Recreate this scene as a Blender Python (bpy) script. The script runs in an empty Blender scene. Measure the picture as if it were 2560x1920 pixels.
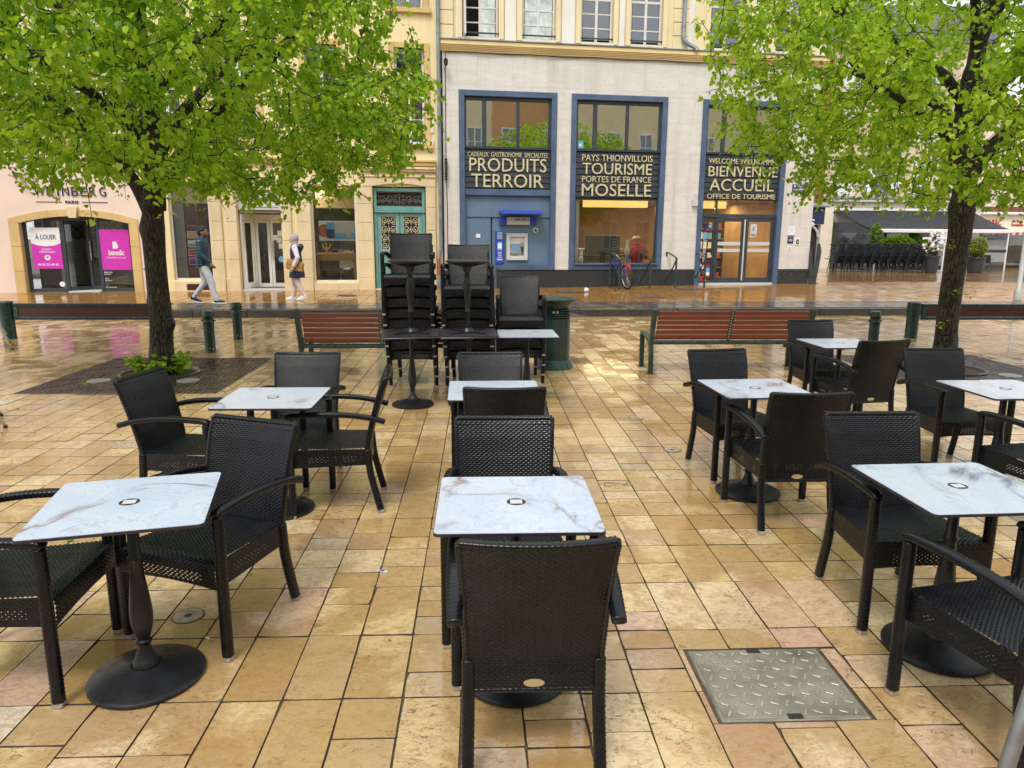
import bpy, bmesh, math, random
import numpy as np
from mathutils import Vector, Matrix, noise as mnoise

random.seed(7)
RNG = np.random.default_rng(7)
PI = math.pi
scene = bpy.context.scene
COL = scene.collection

# ------------------------------------------------------------------ camera
cam_d = bpy.data.cameras.new('camera')
cam_o = bpy.data.objects.new('camera', cam_d)
COL.objects.link(cam_o)
_p, _y, _r = math.radians(11.6), math.radians(2.5), math.radians(0.3)
_f = Vector((math.sin(_y)*math.cos(_p), math.cos(_y)*math.cos(_p), -math.sin(_p)))
_rt = Vector((math.cos(_y), -math.sin(_y), 0))
_up = _rt.cross(_f)
_R = math.cos(_r)*_rt + math.sin(_r)*_up
_U = -math.sin(_r)*_rt + math.cos(_r)*_up
_m = Matrix((( _R.x, _U.x, -_f.x, 0), (_R.y, _U.y, -_f.y, 0), (_R.z, _U.z, -_f.z, 1.75), (0, 0, 0, 1)))
cam_o.matrix_world = _m
cam_d.sensor_width = 36.0
cam_d.lens = 36.0*1840/2560
cam_d.clip_start = 0.05
cam_d.clip_end = 500
scene.camera = cam_o

# ------------------------------------------------------------------ sky, sun, exposure (bright overcast)
world = bpy.data.worlds.new('World')
scene.world = world
world.use_nodes = True
SUN_EL, SUN_AZ = math.radians(56), math.radians(200)      # azimuth clockwise from +Y: behind the camera, to its left
wn, wl = world.node_tree.nodes, world.node_tree.links
wn.clear()
sky = wn.new('ShaderNodeTexSky')
sky.sky_type = 'NISHITA'
sky.sun_disc = False
sky.sun_elevation = SUN_EL
sky.sun_rotation = SUN_AZ
sky.air_density = 1.0
sky.dust_density = 4.0
sky.ozone_density = 1.0
hs = wn.new('ShaderNodeHueSaturation')
hs.inputs['Saturation'].default_value = 0.30
mixw = wn.new('ShaderNodeMixRGB')
mixw.inputs[0].default_value = 0.45
mixw.inputs[2].default_value = (11.0, 11.4, 12.0, 1)       # even cloud cover
bg = wn.new('ShaderNodeBackground')
bg.inputs['Strength'].default_value = 0.15
wo = wn.new('ShaderNodeOutputWorld')
wl.new(sky.outputs[0], hs.inputs['Color'])
wl.new(hs.outputs[0], mixw.inputs[1])
wl.new(mixw.outputs[0], bg.inputs['Color'])
wl.new(bg.outputs[0], wo.inputs['Surface'])
sun_d = bpy.data.lights.new('sun', 'SUN')
sun_d.energy = 1.5
sun_d.angle = math.radians(14)
sun_d.color = (1.0, 0.96, 0.9)
sun_o = bpy.data.objects.new('sun', sun_d)
COL.objects.link(sun_o)
sdir = Vector((math.sin(SUN_AZ)*math.cos(SUN_EL), math.cos(SUN_AZ)*math.cos(SUN_EL), math.sin(SUN_EL)))
sun_o.rotation_euler = sdir.to_track_quat('Z', 'Y').to_euler()
sun_o.location = (0, 0, 30)
vs = scene.view_settings
vs.view_transform = 'Standard'
vs.look = 'None'
vs.gamma = 1.0
vs.use_curve_mapping = False
vs.exposure = 0.22
scene.render.engine = 'CYCLES'
scene.cycles.max_bounces = 8
scene.cycles.transparent_max_bounces = 12
scene.cycles.use_denoising = True

# ------------------------------------------------------------------ materials
MATS = {}

def new_mat(name):
    m = bpy.data.materials.new(name)
    m.use_nodes = True
    m.node_tree.nodes.clear()
    MATS[name] = m
    return m, m.node_tree.nodes, m.node_tree.links

def coords(n, l, scale=(1, 1, 1), per_object=True, world_space=False):
    if world_space:
        g = n.new('ShaderNodeNewGeometry'); src = g.outputs['Position']
    else:
        t = n.new('ShaderNodeTexCoord'); src = t.outputs['Object']
    mp = n.new('ShaderNodeMapping'); mp.inputs['Scale'].default_value = scale
    l.new(src, mp.inputs['Vector'])
    if per_object and not world_space:
        oi = n.new('ShaderNodeObjectInfo')
        ma = n.new('ShaderNodeVectorMath'); ma.operation = 'SCALE'; ma.inputs[0].default_value = (17.3, 31.1, 11.7)
        l.new(oi.outputs['Random'], ma.inputs['Scale'])
        l.new(ma.outputs[0], mp.inputs['Location'])
    return mp.outputs[0]

def noise(n, l, vec, scale, detail=4, rough=0.55, dist=0.0):
    t = n.new('ShaderNodeTexNoise')
    t.inputs['Scale'].default_value = scale; t.inputs['Detail'].default_value = detail
    t.inputs['Roughness'].default_value = rough; t.inputs['Distortion'].default_value = dist
    l.new(vec, t.inputs['Vector'])
    return t.outputs['Fac']

def ramp(n, l, fac, stops):
    r = n.new('ShaderNodeValToRGB')
    el = r.color_ramp.elements
    while len(el) < len(stops): el.new(0.5)
    for e, (p, c) in zip(el, stops):
        e.position = p
        e.color = (c, c, c, 1) if not isinstance(c, (tuple, list)) else (*c[:3], 1)
    l.new(fac, r.inputs[0])
    return r.outputs[0]

def mixc(n, l, fac, a, b, mode='MIX'):
    m = n.new('ShaderNodeMixRGB'); m.blend_type = mode
    for i, v in ((0, fac), (1, a), (2, b)):
        if isinstance(v, (int, float)): m.inputs[i].default_value = v if i == 0 else (v, v, v, 1)
        elif isinstance(v, (tuple, list)): m.inputs[i].default_value = (*v[:3], 1)
        else: l.new(v, m.inputs[i])
    return m.outputs[0]

def math_n(n, l, op, a, b=None):
    m = n.new('ShaderNodeMath'); m.operation = op
    for i, v in ((0, a), (1, b)):
        if v is None: continue
        if isinstance(v, (int, float)): m.inputs[i].default_value = v
        else: l.new(v, m.inputs[i])
    return m.outputs[0]

def finish(n, l, color=None, rough=0.5, metal=0.0, bump=None, bstr=0.2, bdist=0.01, spec=0.5, emit=None, estr=0.0, coat=0.0):
    b = n.new('ShaderNodeBsdfPrincipled'); o = n.new('ShaderNodeOutputMaterial')
    for key, v in (('Base Color', color), ('Roughness', rough), ('Metallic', metal), ('Specular IOR Level', spec), ('Coat Weight', coat)):
        if v is None: continue
        if isinstance(v, (int, float)): b.inputs[key].default_value = v
        elif isinstance(v, (tuple, list)): b.inputs[key].default_value = (*v[:3], 1)
        else: l.new(v, b.inputs[key])
    if emit is not None:
        b.inputs['Emission Color'].default_value = (*emit, 1); b.inputs['Emission Strength'].default_value = estr
    if bump is not None:
        bp = n.new('ShaderNodeBump'); bp.inputs['Strength'].default_value = bstr; bp.inputs['Distance'].default_value = bdist
        l.new(bump, bp.inputs['Height']); l.new(bp.outputs[0], b.inputs['Normal'])
    l.new(b.outputs[0], o.inputs[0])
    return b

def M(name, col, rough=0.5, metal=0.0, var=0.12, scale=6.0, bstr=0.1, bscale=60.0, spec=0.5, rvar=0.15, stretch=(1, 1, 1), dirt=0.0):
    """plain procedural material: mottled colour, uneven gloss, fine relief"""
    m, n, l = new_mat(name)
    v = coords(n, l, stretch)
    f = noise(n, l, v, scale, 5, 0.6)
    lo = tuple(c*(1-var*1.6) for c in col); hi = tuple(min(1, c*(1+var)) for c in col)
    c = ramp(n, l, f, [(0.28, lo), (0.72, hi)])
    if dirt > 0:
        f2 = noise(n, l, v, scale*0.35, 6, 0.7, 0.6)
        c = mixc(n, l, ramp(n, l, f2, [(0.5, 0.0), (0.75, dirt)]), c, tuple(x*0.45 for x in col))
    fb = noise(n, l, v, bscale, 3, 0.6)
    fr = noise(n, l, v, scale*1.7, 4, 0.6)
    r = ramp(n, l, fr, [(0.3, max(0.02, rough-rvar)), (0.7, min(1, rough+rvar))])
    finish(n, l, c, r, metal, fb, bstr, 0.004, spec)
    return m

def flat_mat(name, col, rough=0.45, metal=0.0, spec=0.5):
    return M(name, col, rough, metal, 0.04, 9.0, 0.02, 120, spec, 0.06)

def emit_mat(name, col, strength):
    m, n, l = new_mat(name)
    v = coords(n, l); f = noise(n, l, v, 2.0, 2)
    e = n.new('ShaderNodeEmission'); o = n.new('ShaderNodeOutputMaterial')
    c = ramp(n, l, f, [(0.3, tuple(x*0.85 for x in col)), (0.7, col)])
    l.new(c, e.inputs[0]); e.inputs[1].default_value = strength; l.new(e.outputs[0], o.inputs[0])
    return m

def glass_mat(name, tint=(0.9, 0.95, 0.95), refl=0.12, rough=0.01, wav=0.02, opacity=0.0):
    m, n, l = new_mat(name)
    v = coords(n, l)
    f = noise(n, l, v, 1.1, 2, 0.4)
    bp = n.new('ShaderNodeBump'); bp.inputs['Strength'].default_value = wav; bp.inputs['Distance'].default_value = 0.05
    l.new(f, bp.inputs['Height'])
    g = n.new('ShaderNodeBsdfGlossy'); g.inputs['Roughness'].default_value = rough; l.new(bp.outputs[0], g.inputs['Normal'])
    g.inputs['Color'].default_value = (1, 1, 1, 1)
    t = n.new('ShaderNodeBsdfTransparent'); t.inputs[0].default_value = (*tint, 1)
    fr = n.new('ShaderNodeFresnel'); fr.inputs[0].default_value = 1.5
    a = math_n(n, l, 'ADD', fr.outputs[0], refl)
    ac = math_n(n, l, 'MINIMUM', a, 1.0)
    mx = n.new('ShaderNodeMixShader'); l.new(ac, mx.inputs[0]); l.new(t.outputs[0], mx.inputs[1]); l.new(g.outputs[0], mx.inputs[2])
    o = n.new('ShaderNodeOutputMaterial'); l.new(mx.outputs[0], o.inputs[0])
    return m

def stone_paving(name, wet=1.0, wscale=0.55, tone=(1, 1, 1), gloss=0.42, wlo=0.42, sat=0.97):
    """wet travertine flags: every tile carries its own tint in the colour attribute"""
    m, n, l = new_mat(name)
    at = n.new('ShaderNodeAttribute'); at.attribute_name = 'tint'
    sep = n.new('ShaderNodeSeparateColor'); l.new(at.outputs['Color'], sep.inputs[0])
    g = n.new('ShaderNodeNewGeometry')
    off = n.new('ShaderNodeVectorMath'); off.operation = 'MULTIPLY_ADD'
    off.inputs[1].default_value = (37.0, 61.0, 23.0)
    l.new(at.outputs['Color'], off.inputs[0]); l.new(g.outputs['Position'], off.inputs[2])
    p = off.outputs[0]
    mp = n.new('ShaderNodeMapping'); mp.inputs['Scale'].default_value = (1, 1.5, 1); l.new(p, mp.inputs[0])
    base = ramp(n, l, sep.outputs[0], [(0.0, (0.47, 0.300, 0.105)), (0.22, (0.57, 0.395, 0.160)), (0.45, (0.64, 0.475, 0.225)), (0.62, (0.66, 0.525, 0.300)),
                                       (0.76, (0.60, 0.385, 0.260)), (0.87, (0.55, 0.330, 0.265)), (0.95, (0.38, 0.325, 0.200)), (1.0, (0.66, 0.61, 0.52))])
    big = noise(n, l, mp.outputs[0], 3.0, 5, 0.62, 1.2)
    c = mixc(n, l, ramp(n, l, big, [(0.35, 0.0), (0.7, 0.5)]), base, (0.68, 0.52, 0.27))
    rosy = noise(n, l, p, 2.1, 4, 0.6, 0.8)
    c = mixc(n, l, math_n(n, l, 'MULTIPLY', ramp(n, l, rosy, [(0.56, 0.0), (0.72, 0.6)]), sep.outputs[2]), c, (0.46, 0.21, 0.165))
    rust = noise(n, l, mp.outputs[0], 5.5, 6, 0.68, 1.6)
    c = mixc(n, l, ramp(n, l, rust, [(0.54, 0.0), (0.72, 0.55)]), c, (0.40, 0.215, 0.055))
    pale = noise(n, l, p, 7.0, 6, 0.7, 1.0)
    c = mixc(n, l, ramp(n, l, pale, [(0.55, 0.0), (0.70, 0.50)]), c, (0.70, 0.58, 0.40))
    band = noise(n, l, mp.outputs[0], 9.0, 6, 0.7, 2.4)
    c = mixc(n, l, ramp(n, l, band, [(0.49, 0.0), (0.56, 0.45), (0.63, 0.0)]), c, (0.34, 0.18, 0.065))
    pores = noise(n, l, mp.outputs[0], 30.0, 6, 0.75, 1.0)
    clus = ramp(n, l, noise(n, l, p, 4.5, 4, 0.6), [(0.40, 0.15), (0.62, 1.0)])
    pf = math_n(n, l, 'MULTIPLY', ramp(n, l, pores, [(0.555, 0.0), (0.63, 0.9)]), clus)
    c = mixc(n, l, pf, c, (0.12, 0.066, 0.024))
    vor = n.new('ShaderNodeTexVoronoi'); vor.feature = 'DISTANCE_TO_EDGE'; vor.inputs['Scale'].default_value = 2.2
    dn = n.new('ShaderNodeVectorMath'); dn.operation = 'ADD'
    ns = n.new('ShaderNodeTexNoise'); ns.inputs['Scale'].default_value = 5.0; l.new(p, ns.inputs[0])
    l.new(p, dn.inputs[0]); l.new(ns.outputs['Color'], dn.inputs[1]); l.new(dn.outputs[0], vor.inputs['Vector'])
    ck = ramp(n, l, noise(n, l, p, 2.3, 3, 0.5), [(0.55, 0.0), (0.68, 0.55)])
    crack = math_n(n, l, 'MULTIPLY', ramp(n, l, vor.outputs['Distance'], [(0.0, 1.0), (0.010, 0.0)]), ck)
    c = mixc(n, l, crack, c, (0.17, 0.095, 0.04))
    gum = n.new('ShaderNodeTexVoronoi'); gum.inputs['Scale'].default_value = 3.1; l.new(g.outputs['Position'], gum.inputs['Vector'])
    gsz = n.new('ShaderNodeSeparateColor'); l.new(gum.outputs['Color'], gsz.inputs[0])
    gd = math_n(n, l, 'LESS_THAN', math_n(n, l, 'ADD', gum.outputs['Distance'], math_n(n, l, 'MULTIPLY', noise(n, l, p, 60.0, 2), 0.03)), math_n(n, l, 'MULTIPLY', math_n(n, l, 'SUBTRACT', gsz.outputs[0], 0.45), 0.13))
    c = mixc(n, l, math_n(n, l, 'MULTIPLY', gd, 0.6), c, (0.10, 0.085, 0.07))
    grime = noise(n, l, g.outputs['Position'], 1.1, 6, 0.7, 0.6)
    c = mixc(n, l, ramp(n, l, grime, [(0.52, 0.0), (0.74, 0.42)]), c, (0.27, 0.19, 0.10))
    # water lying on the flags
    wv = n.new('ShaderNodeMapping'); wv.inputs['Scale'].default_value = (1.0, 0.8, 1.0); l.new(g.outputs['Position'], wv.inputs[0])
    wf = noise(n, l, wv.outputs[0], wscale*2.0, 6, 0.62, 0.5)
    tl = math_n(n, l, 'MULTIPLY', sep.outputs[1], 0.22)
    wf2 = math_n(n, l, 'ADD', wf, math_n(n, l, 'SUBTRACT', tl, 0.11))
    wetm = ramp(n, l, wf2, [(wlo, 0.0), (wlo+0.08, 1.0)])
    fine = noise(n, l, p, 90.0, 4, 0.65)
    rgh = ramp(n, l, wetm, [(0.0, gloss), (1.0, 0.045)])
    rg2 = math_n(n, l, 'ADD', rgh, math_n(n, l, 'MULTIPLY', math_n(n, l, 'SUBTRACT', fine, 0.45), 0.30))
    c = mixc(n, l, math_n(n, l, 'MULTIPLY', wetm, 0.56), c, (0.30, 0.155, 0.038))
    if tone != (1, 1, 1): c = mixc(n, l, 1.0, c, tone, 'MULTIPLY')
    relief = math_n(n, l, 'SUBTRACT', math_n(n, l, 'MULTIPLY', noise(n, l, mp.outputs[0], 22.0, 5, 0.65), 0.8), pf)
    dry = math_n(n, l, 'SUBTRACT', 1.25, wetm)
    relief = math_n(n, l, 'MULTIPLY', relief, dry)
    hsv = n.new('ShaderNodeHueSaturation'); hsv.inputs['Saturation'].default_value = sat; hsv.inputs['Value'].default_value = 1.03; l.new(c, hsv.inputs['Color']); c = hsv.outputs[0]
    finish(n, l, c, rg2, 0.0, relief, 0.55, 0.004, 0.95)
    return m

def marble(name, base, vein, vein2, scale=2.2):
    m, n, l = new_mat(name)
    v = coords(n, l, (1.0, 0.72, 1.0))
    rot = n.new('ShaderNodeMapping'); rot.inputs['Rotation'].default_value = (0, 0, 0.5); l.new(v, rot.inputs[0])
    v = rot.outputs[0]
    cloud = noise(n, l, v, 3.2, 6, 0.62, 0.8)
    c = mixc(n, l, ramp(n, l, cloud, [(0.42, 0.0), (0.75, 0.8)]), base, (0.42, 0.50, 0.64))
    a = noise(n, l, v, scale, 5, 0.55, 0.9)
    ridge = math_n(n, l, 'ABSOLUTE', math_n(n, l, 'SUBTRACT', a, 0.5))
    vf = ramp(n, l, ridge, [(0.0, 0.95), (0.010, 0.60), (0.035, 0.12), (0.07, 0.0)])
    msk = ramp(n, l, noise(n, l, v, 2.4, 3, 0.5), [(0.45, 0.0), (0.62, 1.0)])
    c = mixc(n, l, math_n(n, l, 'MULTIPLY', vf, msk), c, vein)
    b = noise(n, l, v, scale*1.9, 6, 0.6, 1.2)
    rb = math_n(n, l, 'ABSOLUTE', math_n(n, l, 'SUBTRACT', b, 0.5))
    c = mixc(n, l, math_n(n, l, 'MULTIPLY', ramp(n, l, rb, [(0.0, 0.42), (0.018, 0.0)]), ramp(n, l, cloud, [(0.4, 1.0), (0.6, 0.1)])), c, vein2)
    drops = noise(n, l, v, 55.0, 3, 0.6)
    df = ramp(n, l, drops, [(0.56, 0.0), (0.60, 1.0)])
    r = ramp(n, l, df, [(0.0, 0.22), (1.0, 0.07)])
    finish(n, l, c, r, 0.0, df, 0.45, 0.002, 0.5)
    return m

def wicker(name):
    m, n, l = new_mat(name)
    v = coords(n, l)
    f = noise(n, l, v, 14.0, 4, 0.6)
    c = ramp(n, l, f, [(0.3, (0.0045, 0.0050, 0.0068)), (0.7, (0.0095, 0.0105, 0.0135))])
    d = noise(n, l, v, 90.0, 2, 0.5)
    r = ramp(n, l, d, [(0.35, 0.16), (0.7, 0.32)])
    finish(n, l, c, r, 0.0, noise(n, l, v, 320.0, 2), 0.15, 0.001, 0.33)
    return m

def leaf_mat(name, dark, mid, light):
    m, n, l = new_mat(name)
    at = n.new('ShaderNodeAttribute'); at.attribute_name = 'tint'
    oi = n.new('ShaderNodeObjectInfo')
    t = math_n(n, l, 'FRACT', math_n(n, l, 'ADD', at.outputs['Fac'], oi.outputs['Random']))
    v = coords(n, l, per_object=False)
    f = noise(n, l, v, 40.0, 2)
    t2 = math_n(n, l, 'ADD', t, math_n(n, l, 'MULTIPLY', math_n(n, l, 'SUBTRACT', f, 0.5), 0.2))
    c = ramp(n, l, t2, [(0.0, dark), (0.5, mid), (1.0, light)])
    b = n.new('ShaderNodeBsdfPrincipled'); l.new(c, b.inputs['Base Color']); b.inputs['Roughness'].default_value = 0.42
    b.inputs['Specular IOR Level'].default_value = 0.45
    tr = n.new('ShaderNodeBsdfTranslucent')
    l.new(mixc(n, l, 0.45, c, (0.50, 0.72, 0.03)), tr.inputs[0])
    mx = n.new('ShaderNodeMixShader'); mx.inputs[0].default_value = 0.55
    l.new(b.outputs[0], mx.inputs[1]); l.new(tr.outputs[0], mx.inputs[2])
    o = n.new('ShaderNodeOutputMaterial'); l.new(mx.outputs[0], o.inputs[0])
    return m

def bark_mat(name):
    m, n, l = new_mat(name)
    v = coords(n, l, (1, 1, 0.22))
    f = noise(n, l, v, 26.0, 7, 0.72, 0.9)
    vo = n.new('ShaderNodeTexVoronoi'); vo.feature = 'DISTANCE_TO_EDGE'; vo.inputs['Scale'].default_value = 34.0
    wob = n.new('ShaderNodeVectorMath'); wob.operation = 'ADD'
    ns = n.new('ShaderNodeTexNoise'); ns.inputs['Scale'].default_value = 9.0; l.new(v, ns.inputs[0])
    sc = n.new('ShaderNodeVectorMath'); sc.operation = 'SCALE'; sc.inputs['Scale'].default_value = 0.10; l.new(ns.outputs['Color'], sc.inputs[0])
    l.new(v, wob.inputs[0]); l.new(sc.outputs[0], wob.inputs[1]); l.new(wob.outputs[0], vo.inputs['Vector'])
    fis = ramp(n, l, vo.outputs['Distance'], [(0.0, 0.0), (0.16, 1.0)])
    h = math_n(n, l, 'ADD', math_n(n, l, 'MULTIPLY', fis, 0.7), math_n(n, l, 'MULTIPLY', f, 0.6))
    c = ramp(n, l, h, [(0.25, (0.006, 0.0045, 0.0035)), (0.70, (0.024, 0.018, 0.013)), (1.0, (0.060, 0.045, 0.031))])
    lich = noise(n, l, coords(n, l, (1, 1, 0.42)), 75.0, 3, 0.7)
    c = mixc(n, l, ramp(n, l, lich, [(0.61, 0.0), (0.66, 0.75)]), c, (0.26, 0.22, 0.12))
    moss = noise(n, l, v, 5.0, 5, 0.65)
    c = mixc(n, l, ramp(n, l, moss, [(0.5, 0.0), (0.72, 0.45)]), c, (0.050, 0.055, 0.014))
    finish(n, l, c, 0.55, 0, h, 1.0, 0.03, 0.4)
    return m

def travertine(name, col=(0.62, 0.57, 0.49)):
    m, n, l = new_mat(name)
    oi = n.new('ShaderNodeObjectInfo')
    g = n.new('ShaderNodeNewGeometry')
    mp = n.new('ShaderNodeMapping'); mp.inputs['Scale'].default_value = (1, 1, 4.0); l.new(g.outputs['Position'], mp.inputs[0])
    sc = n.new('ShaderNodeVectorMath'); sc.operation = 'SCALE'; sc.inputs[0].default_value = (9, 0, 5); l.new(oi.outputs['Random'], sc.inputs['Scale'])
    l.new(sc.outputs[0], mp.inputs['Location'])
    f = noise(n, l, mp.outputs[0], 1.6, 6, 0.6, 0.5)
    c = ramp(n, l, f, [(0.3, tuple(x*0.90 for x in col)), (0.7, tuple(min(1, x*1.06) for x in col))])
    c = mixc(n, l, math_n(n, l, 'MULTIPLY', oi.outputs['Random'], 0.14), c, (0.50, 0.45, 0.38))
    mp2 = n.new('ShaderNodeMapping'); mp2.inputs['Scale'].default_value = (1, 1, 5.5); l.new(g.outputs['Position'], mp2.inputs[0])
    p = noise(n, l, mp2.outputs[0], 9.0, 7, 0.78, 0.4)
    pf = ramp(n, l, p, [(0.57, 0.0), (0.66, 0.80)])
    c = mixc(n, l, pf, c, (0.34, 0.29, 0.23))
    st = n.new('ShaderNodeMapping'); st.inputs['Scale'].default_value = (2.2, 2.2, 0.16); l.new(g.outputs['Position'], st.inputs[0])
    s = noise(n, l, st.outputs[0], 1.6, 5, 0.65)
    c = mixc(n, l, ramp(n, l, s, [(0.48, 0.0), (0.75, 0.60)]), c, (0.46, 0.42, 0.37))
    finish(n, l, c, 0.6, 0, math_n(n, l, 'SUBTRACT', 1.0, pf), 0.35, 0.006, 0.4)
    return m

def stucco(name, col, var=0.06, streak=0.3):
    streak = min(0.6, streak*1.5)
    m, n, l = new_mat(name)
    g = n.new('ShaderNodeNewGeometry')
    f = noise(n, l, g.outputs['Position'], 0.9, 6, 0.6)
    c = ramp(n, l, f, [(0.3, tuple(x*(1-var*1.5) for x in col)), (0.7, tuple(min(1, x*(1+var)) for x in col))])
    st = n.new('ShaderNodeMapping'); st.inputs['Scale'].default_value = (3, 3, 0.25); l.new(g.outputs['Position'], st.inputs[0])
    s = noise(n, l, st.outputs[0], 1.5, 6, 0.68)
    c = mixc(n, l, ramp(n, l, s, [(0.52, 0.0), (0.8, streak)]), c, tuple(x*0.62 for x in col))
    finish(n, l, c, 0.8, 0, noise(n, l, g.outputs['Position'], 70.0, 3), 0.12, 0.004, 0.3)
    return m

def wood(name, col, dark):
    m, n, l = new_mat(name)
    v = coords(n, l, (1.2, 14, 14))
    f = noise(n, l, v, 3.0, 6, 0.65, 1.0)
    oi = n.new('ShaderNodeObjectInfo')
    c = ramp(n, l, f, [(0.3, dark), (0.7, col)])
    c = mixc(n, l, math_n(n, l, 'MULTIPLY', oi.outputs['Random'], 0.3), c, dark)
    finish(n, l, c, 0.32, 0, f, 0.15, 0.003, 0.5)
    return m

mt = {}
mt['tile'] = stone_paving('wet_stone_flags', 1.0, 0.75, (1, 1, 1), 0.19, 0.43)
mt['street'] = stone_paving('wet_street_flags', 1.0, 0.35, (0.90, 0.70, 0.38), 0.18, 0.38, 1.0)
mt['joint'] = M('dark_joint_grit', (0.095, 0.068, 0.042), 0.9, 0, 0.35, 30, 0.5, 200)
mt['sett'] = M('wet_dark_setts', (0.10, 0.088, 0.078), 0.16, 0, 0.35, 2.2, 0.25, 45, 0.5, 0.12)
mt['kerb'] = M('wet_basalt_kerb', (0.055, 0.052, 0.048), 0.40, 0, 0.3, 7, 0.4, 80, 0.5, 0.15, (1, 1, 1), 0.4)
mt['wicker'] = wicker('black_woven_resin')
mt['black_metal'] = M('black_cast_iron', (0.016, 0.017, 0.019), 0.36, 0.25, 0.25, 9, 0.3, 140, 0.5, 0.12)
mt['cap'] = M('scuffed_silver_cap', (0.52, 0.49, 0.44), 0.42, 0.6, 0.25, 40, 0.2, 90)
mt['marble_a'] = marble('printed_marble_warm', (0.52, 0.585, 0.665), (0.20, 0.11, 0.085), (0.22, 0.245, 0.34))
mt['marble_b'] = marble('printed_marble_grey', (0.52, 0.58, 0.645), (0.13, 0.14, 0.19), (0.28, 0.29, 0.37), 1.7)
mt['edge'] = flat_mat('compact_laminate_edge', (0.030, 0.022, 0.030), 0.4)
mt['ink'] = flat_mat('black_print', (0.020, 0.020, 0.022), 0.4)
mt['tag'] = flat_mat('brass_tag', (0.52, 0.43, 0.24), 0.4, 0.4)
mt['green'] = M('dark_green_paint', (0.016, 0.045, 0.038), 0.28, 0.0, 0.3, 8, 0.12, 90, 0.5, 0.1, (1, 1, 1), 0.3)
mt['greenlight'] = M('worn_green_paint', (0.030, 0.075, 0.066), 0.32, 0.0, 0.3, 8, 0.12, 90)
mt['wood'] = wood('varnished_red_wood', (0.225, 0.050, 0.022), (0.13, 0.026, 0.013))
mt['woodbrown'] = wood('old_brown_board', (0.070, 0.030, 0.022), (0.035, 0.015, 0.012))
mt['castiron'] = M('rusty_cast_iron', (0.085, 0.064, 0.058), 0.30, 0.3, 0.4, 5, 0.5, 60, 0.5, 0.15)  # base colour lightened: wet reflection on the iron put into the colour
mt['soil'] = M('blackened_soil', (0.008, 0.006, 0.005), 0.8, 0, 0.4, 20, 0.8, 60)  # soil blackened: shade below the grate slots put into the colour
mt['checker'] = M('weathered_steel_plate', (0.27, 0.25, 0.19), 0.34, 0.15, 0.3, 6, 0.5, 45, 0.5, 0.15, (1, 1, 1), 0.5)
mt['checker_lug'] = M('worn_plate_lugs', (0.37, 0.345, 0.275), 0.32, 0.2, 0.25, 12, 0.3, 60)
mt['bark'] = bark_mat('lime_bark')
mt['leaf'] = leaf_mat('lime_leaf', (0.080, 0.220, 0.010), (0.265, 0.480, 0.018), (0.510, 0.670, 0.050))  # wide tint range: lit and shaded leaf tones put into the colour
mt['leaf2'] = leaf_mat('young_lime_leaf', (0.140, 0.29, 0.012), (0.34, 0.54, 0.022), (0.55, 0.69, 0.065))
mt['bush'] = leaf_mat('hedge_leaf', (0.03, 0.10, 0.01), (0.07, 0.18, 0.015), (0.16, 0.28, 0.03))
mt['grass'] = leaf_mat('bamboo_leaf', (0.12, 0.15, 0.03), (0.24, 0.24, 0.06), (0.34, 0.32, 0.11))
mt['petal'] = M('white_blossom', (0.78, 0.74, 0.72), 0.6, 0, 0.1, 20)
mt['trav'] = travertine('travertine_cladding', (0.70, 0.665, 0.615))
mt['granite'] = M('black_granite', (0.030, 0.032, 0.034), 0.18, 0, 1.6, 48, 0.05, 100, 0.5, 0.06)
mt['cream'] = stucco('cream_stucco', (0.80, 0.74, 0.60))
mt['palewhite'] = stucco('ivory_stucco', (0.80, 0.77, 0.70))
mt['yellow'] = stucco('yellow_stucco', (0.82, 0.68, 0.39), 0.05, 0.2)
mt['yellowM'] = stucco('butter_stucco', (0.80, 0.68, 0.42), 0.05, 0.2)
mt['cornice'] = stucco('ochre_cornice', (0.82, 0.64, 0.32), 0.06, 0.25)
mt['pink'] = stucco('pink_stucco', (0.80, 0.63, 0.53), 0.06, 0.2)
mt['sand'] = stucco('jaumont_stone', (0.66, 0.46, 0.20), 0.14, 0.35)
mt['sandpale'] = stucco('worn_jaumont_stone', (0.72, 0.58, 0.36), 0.12, 0.4)
mt['zinc'] = M('weathered_zinc', (0.26, 0.29, 0.31), 0.42, 0.5, 0.2, 4, 0.1, 60)
mt['slate'] = M('slate_roof', (0.10, 0.105, 0.12), 0.45, 0, 0.3, 14, 0.4, 30)
mt['redtile'] = M('red_roof_tile', (0.24, 0.085, 0.055), 0.6, 0, 0.35, 12, 0.4, 40)
mt['blue'] = M('blue_steel_frame', (0.080, 0.122, 0.205), 0.42, 0.0, 0.18, 2.2, 0.08, 60, 0.5, 0.12, (1, 1, 1), 0.35)
mt['bluegrey'] = M('blue_grey_panel', (0.125, 0.195, 0.285), 0.45, 0.0, 0.10, 1.6, 0.06, 60, 0.5, 0.12, (1, 1, 1), 0.25)
mt['anth'] = M('anthracite_alu', (0.040, 0.052, 0.066), 0.38, 0.0, 0.15, 5, 0.05, 80)
mt['slatdark'] = M('charcoal_slat', (0.026, 0.031, 0.036), 0.42, 0.0, 0.2, 6, 0.05, 80)
mt['gold'] = M('cream_gold_letter', (0.62, 0.55, 0.34), 0.38, 0.0, 0.06, 8, 0.02, 80)
mt['white'] = M('white_paint', (0.78, 0.78, 0.76), 0.40, 0, 0.06, 5, 0.05, 80)
mt['offwhite'] = M('offwhite_frame', (0.70, 0.67, 0.60), 0.45, 0, 0.08, 6, 0.05, 80)
mt['paper'] = flat_mat('white_print', (0.80, 0.80, 0.79), 0.5)
mt['magenta'] = flat_mat('magenta_print', (0.60, 0.035, 0.45), 0.45)
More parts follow.
